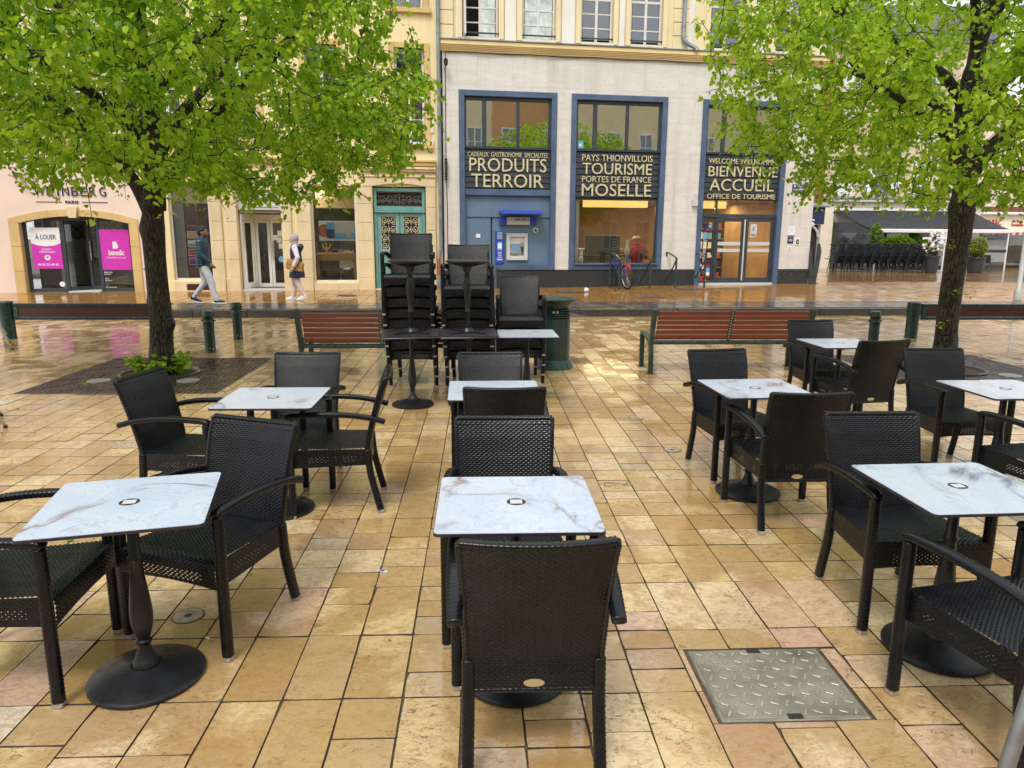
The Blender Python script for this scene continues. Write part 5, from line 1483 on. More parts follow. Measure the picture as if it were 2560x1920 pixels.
# ------------------------------------------------------------------ red-brown house and the terrace café on the right
B_ = thing('brown_house', 'narrow red brown house with a dark blue shopfront past the corner', 'building', (12.6, 30.0, 0.1))
def lbox(parent, name, mat, boxes, bevel=0.0, label=None):
    mb = MB()
    for x0, x1, y0, y1, z0, z1 in boxes: mb.box(x0, x1, y0, y1, z0, z1)
    return mb.build(name, mat, parent, bevel=bevel, label=label)
lbox(B_, 'wall', mt['brownwall'], [(-3.5, 1.22, 0.0, 6, 2.95, 8.3)])
lbox(B_, 'lower_wall', mt['taupe'], [(-3.5, 0.15, 0.0, 0.3, -0.3, 2.94)])
mb = MB(); mb.prism_yz([(-0.2, 8.3), (-0.2, 8.4), (3, 10.2), (6.2, 8.3)], -3.5, 1.2); mb.build('roof', mt['slate'], B_)
lbox(B_, 'fascia', mt['navy'], [(0.16, 1.30, -0.12, 0.2, 2.05, 2.72)], 0.01)
lbox(B_, 'zinc_hood', mt['zinc'], [(0.10, 1.45, -0.25, 0.3, 2.721, 2.80)], 0.01)
lbox(B_, 'shop_door', mt['dark'], [(0.30, 1.1, 0.05, 0.12, -0.2, 2.04)])
lbox(B_, 'door_frame', mt['midgrey'], [(0.16, 0.29, 0.0, 0.2, -0.2, 2.04), (1.11, 1.22, 0.0, 0.2, -0.2, 2.04)], 0.008)
lbox(B_, 'red_notice', mt['red'], [(0.5, 0.75, 0.03, 0.048, 1.55, 1.8)])
mb = MB()
pts = [(1.08*math.cos(a)*0.40+0.70, -0.02, 1.55+0.45*math.sin(a)) for a in [PI*i/12 for i in range(13)]]
mb.tube(pts, 0.05, 8); mb.build('round_arch', mt['lightgrey'], B_)
link('lettering', text_mesh('SS', 'lettering', mt['paper'], 0.55, 0.28, 0.04, 0.62, 1.98, -0.125, 0.02), B_)

C_ = thing('terrace_cafe', 'cream café front with a charcoal awning and clear side sheets', 'building', (24.0, 42.0, -0.12))
GX = 24.0
lbox(C_, 'front_wall', mt['cream'], [(-4.7, -4.05, -0.2, 0.3, -0.1, 3.68), (-4.04, 4.6, 0.0, 0.3, 2.55, 3.68), (3.9, 4.6, 0.0, 0.3, -0.1, 2.549)])
lbox(C_, 'roof_fascia', mt['white'], [(-4.45, 4.62, -0.35, 0.0, 3.69, 3.83)], 0.01)
lbox(C_, 'flat_roof', mt['zinc'], [(-4.9, 4.7, -0.4, 3.2, 3.831, 3.92)])
lbox(C_, 'room_back', mt['dark'], [(-4.0, 3.9, 2.4, 2.5, -0.1, 3.0)])
lbox(C_, 'side_wall', mt['cream'], [(-4.7, -4.4, 0.301, 3.1, -0.1, 3.68)])
for i in range(5):
    x = -3.9+i*1.55
    f = lbox(C_, 'window_frame', mt['anth'], [(x, x+0.08, 0.05, 0.15, 0, 2.54), (x+1.45, x+1.53, 0.05, 0.15, 0, 2.54), (x+0.08, x+1.45, 0.05, 0.15, 2.44, 2.54), (x+0.08, x+1.45, 0.05, 0.15, 0, 0.12)])
    lbox(f, 'pane', mt['glass'], [(x+0.08, x+1.45, 0.09, 0.10, 0.12, 2.44)])
# upper storeys, set back, with white shutters
lbox(C_, 'upper_wall', mt['taupe'], [(-6.2, 6.2, 3.0, 3.4, 3.0, 12.9), (-6.2, -5.9, 3.401, 12, -0.1, 12.9)])
mb = MB(); mb.prism_yz([(2.7, 12.9), (2.7, 13.05), (5.6, 15.6), (10, 15.6), (12, 13)], -6.4, 6.4); mb.build('slate_roof', mt['slate'], C_)
lbox(C_, 'eaves', mt['orange'], [(-6.3, 6.3, 2.75, 3.0, 12.72, 12.9)])
lbox(C_, 'gutter', mt['zinc'], [(-6.3, 6.3, 2.60, 2.74, 12.78, 12.9)], 0.03)
lbox(C_, 'roof_window', mt['white'], [(-2.6, -1.9, 3.9, 4.3, 14.0, 14.5)]); lbox(C_, 'roof_window', mt['white'], [(1.2, 1.9, 3.9, 4.3, 14.0, 14.5)])
lbox(C_, 'chimney', mt['taupe'], [(-3.2, -2.4, 6, 7, 15, 17)])
for zf in (4.17, 7.3, 10.1):
    for i in range(4):
        x0 = -2.0 + i*2.35 - 0.05; hgt = 2.2 if zf < 9 else 1.7
        w = lbox(C_, 'window', mt['sandpale'], [(x0-0.7, x0-0.56, 2.96, 3.0, zf, zf+hgt), (x0+0.56, x0+0.7, 2.96, 3.0, zf, zf+hgt), (x0-0.7, x0+0.7, 2.95, 3.0, zf+hgt+0.001, zf+hgt+0.14)])
        if (i == 1 and zf < 5):
            lbox(w, 'shutter', mt['shutter'], [(x0-1.05, x0-0.55, 2.9, 2.95, zf+0.05, zf+hgt-0.05)]); lbox(w, 'shutter', mt['shutter'], [(x0+0.55, x0+1.05, 2.9, 2.95, zf+0.05, zf+hgt-0.05)])
            lbox(w, 'pane', mt['upglass'], [(x0-0.5, x0+0.5, 2.97, 2.98, zf+0.05, zf+hgt-0.05)])
            lbox(w, 'blue_sign', mt['royal'], [(x0-0.48, x0+0.48, 2.93, 2.95, zf+0.35, zf+0.65)])
            lbox(w, 'sash', mt['white'], [(x0-0.55, x0-0.5, 2.94, 3.0, zf, zf+hgt), (x0+0.5, x0+0.55, 2.94, 3.0, zf, zf+hgt), (x0-0.03, x0+0.03, 2.945, 3.0, zf, zf+hgt)])
        else:
            for sx in (-1, 1):
                xa, xb = sorted((x0+sx*0.01, x0+sx*0.55))
                mb = MB(); mb.box(xa, xb, 2.955, 2.985, zf, zf+hgt)
                for q in range(18): mb.box(xa+0.05, xb-0.05, 2.94, 2.954, zf+0.08+q*(hgt-0.16)/18, zf+0.08+(q+0.7)*(hgt-0.16)/18)
                mb.build('shutter', mt['shutter'], w)
# awning
A0, A1 = -3.9, 3.95; F0, F1_ = -3.05, 4.35
aw = MB()
n_ = 14
vs_ = []
for j in range(7):
    t_ = j/6
    for i in range(n_+1):
        s_ = i/n_
        xa = A0+(A1-A0)*s_; xb = F0+(F1_-F0)*s_
        z = 3.20*(1-t_)+2.16*t_ - 0.05*math.sin(PI*t_) + 0.012*math.sin(i*2.3+j)
        vs_.append((xa+(xb-xa)*t_, -0.15-2.85*t_, z))
fs_ = [(j*(n_+1)+i, (j+1)*(n_+1)+i, (j+1)*(n_+1)+i+1, j*(n_+1)+i+1) for j in range(6) for i in range(n_)]
aw.add(vs_, fs_)
ao = aw.build('awning', mt['awning'], C_, True)
sm = ao.modifiers.new('thickness', 'SOLIDIFY'); sm.thickness = 0.02
lbox(C_, 'awning_bar', mt['white'], [(F0-0.05, F1_+0.05, -3.06, -2.94, 1.98, 2.18)], 0.03)
lbox(C_, 'awning_cassette', mt['white'], [(A0-0.1, A1+0.1, -0.22, -0.01, 3.18, 3.32)], 0.03)
for x in (F0+0.1, 0.8, F1_-0.1):
    mb = MB(); mb.tube([(x, -3.0, 1.98), (x, -3.0, -0.02)], 0.04, 10); mb.build('awning_post', mt['white'], C_)
mb = MB(); mb.quad((A0-0.15, -0.2, 0), (F0-0.02, -3.0, 0), (F0-0.02, -3.0, 2.0), (A0-0.15, -0.2, 3.1)); mb.build('side_sheet', mt['plastic'], C_)
mb = MB(); mb.quad((A1+0.15, -0.2, 0), (F1_, -3.0, 0), (F1_, -3.0, 2.0), (A1+0.15, -0.2, 3.1)); mb.build('side_sheet', mt['plastic'], C_)
mb = MB(); mb.quad((1.9, -2.98, 0), (F1_-0.15, -2.98, 0), (F1_-0.15, -2.98, 2.0), (1.9, -2.98, 2.0)); mb.build('front_sheet', mt['plastic'], C_)
mb = MB()
mb.tube([(A0-0.15, -0.2, 3.12), (F0-0.02, -3.0, 2.1)], 0.05, 6); mb.tube([(A0-0.15, -0.2, 1.0), (F0-0.02, -3.0, 0.8)], 0.03, 6); mb.tube([(A0-0.15, -0.2, 0.03), (F0-0.02, -3.0, 0.03)], 0.03, 6)
mb.tube([(1.9, -2.98, 1.05), (F1_-0.15, -2.98, 1.05)], 0.09, 6)
mb.build('sheet_hem', mt['ink'], C_)

T_ = thing('tobacco_shop', 'low cream tobacconist front with red TABAC lettering at far right', 'building', (31.5, 42.5, -0.12))
lbox(T_, 'front_wall', mt['cream'], [(-2.8, 4, 0, 0.3, 2.0, 3.6)])
lbox(T_, 'side_pier', mt['cream'], [(-2.85, -2.5, -0.05, 0.3, -0.1, 1.99), (3.2, 4.0, -0.05, 0.3, -0.1, 1.99)])
lbox(T_, 'coping', mt['white'], [(-2.9, 4.1, -0.25, 0.3, 3.05, 3.2)], 0.02)
for i in range(14): lbox(T_, 'roof_tile', mt['redtile'], [(-2.85+i*0.24, -2.62+i*0.24, -0.25, 1.4, 3.21, 3.5)], 0.02)
lbox(T_, 'upper_wall', mt['pink'], [(-1.3, 6, 3.0, 3.4, 3.0, 10.0)])
lbox(T_, 'shop_pane', mt['glass'], [(-2.45, 3.2, 0.1, 0.12, 0.15, 1.95)])
lbox(T_, 'shop_back', mt['interior'], [(-2.45, 3.2, 1.6, 1.65, -0.1, 2.0)])
lbox(T_, 'white_board', mt['paper'], [(-2.25, -0.7, 0.02, 0.05, 0.35, 1.6)])
lbox(T_, 'striped_valance', mt['lightgrey'], [(-2.3, 3.5, -0.4, -0.1, 1.9, 2.06)])
for i in range(12): lbox(T_, 'red_stripe', mt['redletter'], [(-2.2+i*0.4, -2.0+i*0.4, -0.405, -0.4005, 1.91, 2.05)])
link('lettering', text_mesh('TABAC', 'lettering', mt['redletter'], 1.0, 0.32, 0.03, -1.75, 2.45, -0.001, 0.02), T_)
link('lettering', text_mesh('de la', 'lettering', mt['redletter'], 0.42, 0.16, 0.03, -0.42, 2.62, -0.001, 0.02), T_)
link('lettering', text_mesh('Fontaine', 'lettering', mt['redletter'], 0.72, 0.17, 0.03, -0.28, 2.40, -0.001, 0.02), T_)
link('lettering', text_mesh('PRESSE', 'lettering', mt['redletter'], 0.9, 0.10, 0.02, -1.3, 1.93, -0.406, 0.02), T_)

# ------------------------------------------------------------------ houses behind the camera, seen only in the upper window glass
def back_house(name, label, x0, x1, y, h, wallm, nx):
    o = thing(name, label, 'building', ((x0+x1)/2, y, 0)); c = (x0+x1)/2
    lbox(o, 'wall', wallm, [(x0-c, x1-c, -6, 0, 0, h)])
    mb = MB(); mb.prism_yz([(-6.3, h), (0.4, h), (0.4, h+0.2), (-3, h+2.6), (-6.3, h+0.2)], x0-c-0.2, x1-c+0.2); mb.build('roof', mt['slate'], o)
    st = (x1-x0)/nx
    for r, z in enumerate((0.6, 4.0, 7.2)):
        for i in range(nx):
            xc = x0-c+st*(i+0.5)
            w = lbox(o, 'window', mt['white'], [(xc-0.62, xc-0.52, 0.001, 0.06, z, z+2.1), (xc+0.52, xc+0.62, 0.001, 0.06, z, z+2.1), (xc-0.52, xc+0.52, 0.001, 0.06, z+2.0, z+2.1), (xc-0.04, xc+0.04, 0.001, 0.06, z, z+2.0), (xc-0.52, xc+0.52, 0.003, 0.055, z+1.0, z+1.06), (xc-0.8, xc+0.8, 0.001, 0.14, z-0.14, z-0.001)])
            lbox(w, 'pane', mt['midgrey'], [(xc-0.52, xc-0.04, 0.001, 0.02, z, z+1.0), (xc+0.04, xc+0.52, 0.001, 0.02, z, z+1.0), (xc-0.52, xc-0.04, 0.001, 0.02, z+1.06, z+2.0), (xc+0.04, xc+0.52, 0.001, 0.02, z+1.06, z+2.0)])
            if r == 2:
                mb = MB(); mb.tube([(xc-0.7, 0.12, z+0.6), (xc+0.7, 0.12, z+0.6)], 0.02, 6)
                for q in range(8): mb.tube([(xc-0.65+q*0.186, 0.12, z), (xc-0.65+q*0.186, 0.12, z+0.6)], 0.012, 5)
                mb.build('balcony_rail', mt['ink'], w)
    return o
back_house('cream_house', 'pale cream house mirrored at the left side of the left upper shop window', -24, 9.5, -14.0, 13.0, mt['yellowM'], 13)
back_house('orange_house', 'orange rendered house mirrored in the left upper shop window', 9.5, 15.0, -14.0, 13.0, mt['orange'], 2)
back_house('ochre_house', 'pale yellow house mirrored in the middle upper shop window', 15.0, 48, -14.0, 13.0, mt['yellow'], 12)
# ------------------------------------------------------------------ woven chairs (the weave is modelled once and shared by every copy)
PU, PV = 0.024, 0.0090
def weave_sheet(Pf, Lu, Lv, amp=0.0034, hole=None, flip=False, su=5, sv=3):
    nu = max(2, round(Lu/PU))*su; nv = max(2, round(Lv/PV))*sv
    U, V = np.meshgrid(np.linspace(0, 1, nu+1), np.linspace(0, 1, nv+1))
    X = Pf(U, V)
    du = np.gradient(X, axis=1); dv = np.gradient(X, axis=0)
    N = np.cross(du, dv); N /= (np.linalg.norm(N, axis=2, keepdims=True)+1e-9)
    if flip: N = -N
    I, J = np.meshgrid(np.arange(nu+1), np.arange(nv+1))
    row = J//sv; fv = (J % sv)/sv
    ph = (I/su + 0.5*(row % 2)) % 1.0
    bu = np.where(ph < 0.88, np.sin(PI*ph/0.88), 0.0)
    h = amp*(np.clip(bu, 0, 1)**0.35)*np.where(fv > 0, 1.0, 0.05)
    X = X + N*h[..., None]
    verts = X.reshape(-1, 3)
    a = (J[:-1, :-1]*(nu+1)+I[:-1, :-1])
    q = np.stack([a, a+1, a+nu+2, a+nu+1], axis=-1)
    if flip: q = q[..., ::-1]
    keep = np.ones(a.shape, bool)
    if hole is not None:
        hm = hole(U[:-1, :-1], V[:-1, :-1])
        phc = ((I[:-1, :-1]+0.5)/su + 0.5*(row[:-1, :-1] % 2)) % 1.0
        keep = ~(hm & (phc > 0.78) & (J[:-1, :-1] % sv == 1))
    return verts, q[keep]

def frames(path):
    path = np.asarray(path, float)
    T = np.gradient(path, axis=0); T /= np.linalg.norm(T, axis=1, keepdims=True)+1e-9
    return path, T

def weave_tube(pts, hw, hd, side=(1, 0, 0), amp=0.0022, n=22, power=3.2):
    """a wrapped square-ish bar: hw half width along side, hd half depth across it"""
    P_ = smooth_path(pts, PV/2)
    P_, T = frames(P_)
    S = np.tile(np.array(side, float), (len(P_), 1))
    S -= T*(S*T).sum(1, keepdims=True); S /= np.linalg.norm(S, axis=1, keepdims=True)
    B = np.cross(T, S)
    a = np.linspace(0, 2*PI, n, endpoint=False)
    c, s = np.cos(a), np.sin(a)
    r = (np.abs(c)**power+np.abs(s)**power)**(-1/power)
    cx, cy = c*r, s*r
    rows = np.arange(len(P_))
    k = np.arange(n)
    tw = ((rows[:, None]//2 + (k[None, :]//3)) % 2)
    fv = (rows % 2)[:, None]
    h = amp*np.where(fv > 0, np.where(tw > 0, 1.0, 0.45), 0.0)
    ends = np.ones(len(P_)); ends[0] = ends[-1] = 0.75
    X = P_[:, None, :] + S[:, None, :]*((cx*hw)[None, :, None]+(cx[None, :]*h)[..., None])*ends[:, None, None] + B[:, None, :]*((cy*hd)[None, :, None]+(cy[None, :]*h)[..., None])*ends[:, None, None]
    verts = X.reshape(-1, 3)
    L_ = len(P_)
    i, j = np.meshgrid(np.arange(n), np.arange(L_-1))
    q = np.stack([j*n+i, j*n+(i+1) % n, (j+1)*n+(i+1) % n, (j+1)*n+i], axis=-1).reshape(-1, 4)
    # end caps as centre fans made of quads
    base = len(verts)
    verts = np.vstack([verts, P_[0], P_[-1]])
    cq = [(base, (m_+2) % n, m_+1, m_) for m_ in range(0, n, 2)] + [(base+1, (L_-1)*n+m_, (L_-1)*n+m_+1, (L_-1)*n+(m_+2) % n) for m_ in range(0, n, 2)]
    return verts, np.vstack([q, np.array(cq)])

def join_np(parts):
    vs_, fs_, b = [], [], 0
    for v, f in parts:
        vs_.append(v); fs_.append(f+b); b += len(v)
    return np.vstack(vs_), np.vstack(fs_)

def back_w(z): return np.interp(z, [0.30, 0.43, 0.60, 0.865], [0.212, 0.216, 0.222, 0.234])
def back_y(z): return np.interp(z, [0.30, 0.38, 0.43, 0.55, 0.68, 0.78, 0.84, 0.865], [0.205, 0.200, 0.200, 0.224, 0.258, 0.288, 0.312, 0.326])
ZB0, ZB1 = 0.312, 0.862
def back_pt(off):
    def f(U, V):
        z = ZB1 + (ZB0-ZB1)*V; s = 2*U-1
        w = back_w(z); k = np.clip((z-0.36)/0.35, 0, 1)
        return np.stack([s*w, back_y(z)+0.020*(1-s*s)*k+off, z+0*s + 0.006*s*s*(z > 0.84)], axis=-1)
    return f
def bhole(U, V): return (V > 0.80) & (V < 0.90) & (np.abs(U-0.5) < 0.34)

def make_chair_parts():
    parts = []
    fr = weave_sheet(back_pt(-0.011), 0.46, 0.55, hole=bhole, flip=True)
    bk = weave_sheet(back_pt(0.011), 0.46, 0.55, hole=bhole, flip=False)
    bp = back_pt(0.0)
    zz = np.linspace(ZB0, ZB1, 9); vv = (zz-ZB1)/(ZB0-ZB1)
    rims = []
    for u in (0.0, 1.0): rims.append(weave_tube([tuple(bp(np.array(u), np.array(v))) for v in vv], 0.010, 0.016, (1, 0, 0), n=14))
    rims.append(weave_tube([tuple(bp(np.array(u), np.array(0.0))) for u in np.linspace(0, 1, 9)], 0.0175, 0.010, (0, 1, 0), n=14))
    rims.append(weave_tube([tuple(bp(np.array(u), np.array(1.0))) for u in np.linspace(0, 1, 7)], 0.015, 0.009, (0, 1, 0), n=14))
    parts.append(('backrest', *join_np([fr, bk]+rims), 'wicker'))
    # seat with its rolled front apron
    prof_y = np.array([-0.279, -0.284, -0.286, -0.280, -0.262, -0.235, -0.1, 0.05, 0.205])
    prof_z = np.array([0.318, 0.36, 0.405, 0.427, 0.438, 0.441, 0.434, 0.430, 0.428])
    sl = np.concatenate([[0], np.cumsum(np.hypot(np.diff(prof_y), np.diff(prof_z)))]); L = sl[-1]
    def seat(U, V):
        y = np.interp(V*L, sl, prof_y); z = np.interp(V*L, sl, prof_z); s = 2*U-1
        w = np.interp(y, [-0.28, 0.2], [0.252, 0.218])
        return np.stack([s*w, y, z-0.008*(1-s*s)*np.clip((y+0.27)/0.1, 0, 1)+0.012*(1-s*s)*(z < 0.335)], axis=-1)
    shole = lambda U, V: (V > 0.045) & (V < 0.12) & (np.abs(U-0.5) < 0.36)
    st = weave_sheet(seat, 0.48, L, hole=shole)
    sides = []
    for sx in (-1, 1):
        def sd(U, V, sx=sx):
            y = -0.255+U*0.455; z = 0.318+V*(0.438-0.016*U-0.318)
            return np.stack([sx*(np.interp(y, [-0.28, 0.2], [0.249, 0.215])), y, z+0*U], axis=-1)
        h2 = lambda U, V: (V > 0.25) & (V < 0.6) & (U > 0.15) & (U < 0.85)
        sides.append(weave_sheet(sd, 0.455, 0.112, flip=(sx < 0), hole=h2))
    parts.append(('seat', *join_np([st]+sides), 'wicker'))
    for sx in (-1, 1):
        parts.append(('front_leg', *weave_tube([(sx*0.263, -0.262, 0.018), (sx*0.263, -0.262, 0.2), (sx*0.263, -0.262, 0.45), (sx*0.263, -0.260, 0.635)], 0.0205, 0.0205), 'wicker'))
        parts.append(('rear_leg', *weave_tube([(sx*0.214, 0.272, 0.018), (sx*0.213, 0.244, 0.13), (sx*0.211, 0.214, 0.27), (sx*0.211, 0.201, 0.42)], 0.0195, 0.0205), 'wicker'))
        parts.append(('armrest', *weave_tube([(sx*0.263, -0.278, 0.636), (sx*0.263, -0.262, 0.650), (sx*0.264, -0.2, 0.657), (sx*0.262, -0.05, 0.660), (sx*0.258, 0.10, 0.651), (sx*0.252, 0.22, 0.630), (sx*0.248, 0.315, 0.603)], 0.0225, 0.0155), 'wicker'))
    return parts
CH = make_chair_parts()
def make_chair():
    t = thing('wicker_armchair', '', 'chair')
    for nm, v, f, m_ in CH:
        link(nm, np_mesh(nm, v, f, mt[m_]), t)
    caps = [(sx*0.263, -0.262) for sx in (-1, 1)] + [(sx*0.214, 0.273) for sx in (-1, 1)]
    legs = [o for o in t.children if o.name.split('.')[0] in ('front_leg', 'rear_leg')]
    for (cx, cy) in caps:
        lg = min(legs, key=lambda o: (Vector(o.data.vertices[0].co).xy-Vector((cx, cy))).length)
        MB().box(cx-0.019, cx+0.019, cy-0.019, cy+0.019, 0.0, 0.024).build('foot_cap', mt['cap'], lg, bevel=0.004)
    mb = MB()
    n_ = 20
    b0 = [(0.034*math.cos(2*PI*i/n_), 0.2165, 0.338+0.014*math.sin(2*PI*i/n_)) for i in range(n_)]
    b1 = [(x, 0.2185, z) for x, y, z in b0]
    mb.add(b0+b1, [tuple(range(n_, 2*n_))[::-1]]+[(i, (i+1) % n_, n_+(i+1) % n_, n_+i) for i in range(n_)])
    mb.build('maker_plate', mt['tag'], t)
    return t
chair0 = make_chair()
_used = [False]
def put_chair(x, y, face, label, group, z=0.0, tilt=0.0):
    """face: direction (dx,dy) the sitter looks"""
    o = chair0 if not _used[0] else copy_tree(chair0)
    _used[0] = True
    o.location = (x, y, z)
    o.rotation_euler = (tilt, 0, math.atan2(face[0], -face[1]))
    o['label'] = label; o['group'] = group
    return o
G1 = 'black woven armchairs at the marble tables'
for x, y, f, la in [
    (-1.20, 3.16, (-0.185, -0.465), 'black woven armchair right of the front left marble table, turned towards the left'),
    (-1.86, 2.78, (1.0, 0.06), 'black woven armchair cut off by the left photo edge at the front left table'),
    (-1.82, 4.57, (1.0, -0.19), 'black woven armchair left of the middle left table, seen from its side facing right'),
    (-1.28, 5.13, (0.0, -1), 'black woven armchair behind the middle left table, facing the viewer'),
    (-0.925, 4.66, (-1, -0.08), 'black woven armchair right of the middle left table, in profile facing left'),
    (0.08, 5.12, (0.02, -1), 'black woven armchair behind the pale table, right before the chair stacks'),
    (0.14, 4.50, (0, 1), 'black woven armchair seen from behind, pushed up to the plain pale table'),
    (0.115, 3.15, (0, -1), 'black woven armchair behind the front centre table, facing the viewer'),
    (0.168, 2.33, (0.0, 1), 'nearest black woven armchair, seen from behind at the front centre marble table'),
    (1.885, 5.26, (0.16, -1), 'black woven armchair behind the grey stained table at right, facing the viewer'),
    (1.88, 4.32, (0, 1), 'black woven armchair seen from behind at the grey stained marble table'),
    (1.965, 3.20, (0, -1), 'black woven armchair behind the front right marble table, facing the viewer'),
    (1.905, 2.295, (-0.19, 0.98), 'black woven armchair cut off by the lower right photo edge'),
    (3.445, 7.21, (0, -1), 'black woven armchair beside the red bench, behind the farthest right table'),
    (3.385, 6.37, (-0.15, 0.99), 'black woven armchair seen from behind at the farthest right table'),
    (3.57, 5.28, (0.0, -1), 'black woven armchair facing the viewer just in front of the right tree'),
    (3.46, 4.16, (-0.15, 0.98), 'black woven armchair half cut by the right photo edge, with its back to the viewer'),
]:
    put_chair(x, y, f, la, G1)
ORD = ['lowest', 'second', 'third', 'fourth', 'fifth', 'sixth', 'seventh', 'eighth']
for nm, sx, sy, n_, lean in (('tall left', -0.765, 8.63, 8, -0.004), ('middle', -0.118, 8.60, 7, -0.003), ('short right', 0.468, 8.72, 4, 0.0)):
    for i in range(n_):
        w = ORD[i] if i < n_-1 else 'topmost'
        put_chair(sx+lean*i+random.uniform(-0.006, 0.006), sy-0.044*i, (random.uniform(-0.02, 0.02), -1),
                  ('topmost chair of the %s stack of black woven chairs' % nm) if w == 'topmost' else ('%s chair from the ground in the %s stack of black woven chairs' % (w, nm) if i else 'lowest chair, standing on the paving, of the %s stack of black chairs' % nm),
                  'black woven chairs stacked by the bin', 0.1235*i)

# ------------------------------------------------------------------ pedestal tables
def make_table(mtop):
    t = thing('bistro_table', '', 'table')
    mb = MB()
    r, n_ = 0.022, 5
    pts = []
    for cx, cy, a0 in ((0.3-r, 0.3-r, 0), (-0.3+r, 0.3-r, 90), (-0.3+r, -0.3+r, 180), (0.3-r, -0.3+r, 270)):
        for k in range(n_+1):
            a = math.radians(a0+90*k/n_); pts.append((cx+r*math.cos(a), cy+r*math.sin(a)))
    mb.prism_xy(pts, 0.728, 0.7385)
    top = mb.build('table_edge', mt['edge'], t)
    mb = MB(); mb.prism_xy([(x*0.994, y*0.994) for x, y in pts], 0.7386, 0.7405); mb.build('table_top', mtop, t)
    mb = MB()
    mb.lathe([(0.037, 0.7408), (0.037, 0.7413)], 28)
    rd = mb.build('printed_roundel', mt['ink'], t)
    MB().box(-0.023, 0.023, -0.021, 0.021, 0.7414, 0.7417).build('blank_label', mt['lightgrey'], rd)
    mb = MB()
    for a in range(4):
        an = PI/4+a*PI/2
        c, s = math.cos(an), math.sin(an)
        mb.prism_xy([(c*0.03-s*0.022, s*0.03+c*0.022), (c*0.03+s*0.022, s*0.03-c*0.022), (c*0.24+s*0.014, s*0.24-c*0.014), (c*0.24-s*0.014, s*0.24+c*0.014)], 0.712+0.0005*a, 0.7275)
    mb.lathe([(0.05, 0.68), (0.075, 0.712), (0.075, 0.7275)], 16)
    mb.build('spider', mt['black_metal'], t)
    mb = MB()
    mb.lathe([(0.050, 0.052), (0.050, 0.075), (0.042, 0.085), (0.036, 0.105), (0.024, 0.135), (0.021, 0.15), (0.030, 0.158), (0.030, 0.166), (0.022, 0.172),
              (0.030, 0.195), (0.040, 0.235), (0.043, 0.275), (0.040, 0.32), (0.032, 0.39), (0.026, 0.44), (0.024, 0.50), (0.029, 0.508), (0.029, 0.518), (0.022, 0.526), (0.022, 0.69)], 20)
    auto_smooth(mb.build('column', mt['black_metal'], t), 50)
    mb = MB()
    mb.lathe([(0.205, 0.0), (0.216, 0.006), (0.217, 0.018), (0.205, 0.026), (0.150, 0.040), (0.090, 0.056), (0.058, 0.064), (0.056, 0.058)], 40)
    auto_smooth(mb.build('base', mt['black_metal'], t), 40)
    return t
tabA = make_table(mt['marble_a']); tabB = copy_tree(tabA)
for ch in tabB.children:
    if ch.name.startswith('table_top'):
        ch.data = ch.data.copy(); ch.data.materials.clear(); ch.data.materials.append(mt['marble_b'])
used = {'a': False, 'b': False}
def put_table(k, x, y, rz, label, flip=False, z=0.0):
    src = tabA if k == 'a' else tabB
    o = src if not used[k] else copy_tree(src)
    used[k] = True
    o.location = (x, y, z + (1.4815 if flip else 0)); o.rotation_euler = (PI if flip else 0, 0, math.radians(rz))
    o['label'] = label; o['group'] = 'square marble topped pedestal tables'
    return o
put_table('a', 0.135, 2.67, 0, 'front centre marble table with brown veins, before the nearest chair')
put_table('a', -1.335, 2.71, 13, 'front left marble table with a rust coloured stain, turned slightly')
put_table('b', -1.29, 4.53, 0, 'middle left marble table with three chairs around it')
put_table('b', 0.09, 4.73, 1, 'plain pale table in the middle row between two facing chairs')
put_table('b', 0.48, 7.50, 1, 'white table beside the green bin, in front of the short chair stack')
put_table('a', -0.70, 7.46, 10, 'upright table under an upturned one before the tall left chair stack')
put_table('b', -0.12, 7.48, 6, 'upright table under an upturned one before the middle chair stack')
put_table('a', -0.70, 7.46, 8, 'upturned table with its base in the air before the tall left chair stack', True)
put_table('b', -0.13, 7.48, 3, 'upturned table with its base in the air before the middle chair stack', True)
put_table('a', 1.84, 4.76, 3, 'marble table with a big grey stain, middle row at right')
put_table('b', 3.42, 6.80, 2, 'farthest right table, beside the red bench')
put_table('b', 3.53, 4.70, 2, 'pale table cut by the right photo edge before the right tree')
put_table('b', 1.96, 2.80, 2, 'front right marble table with thin grey veins')

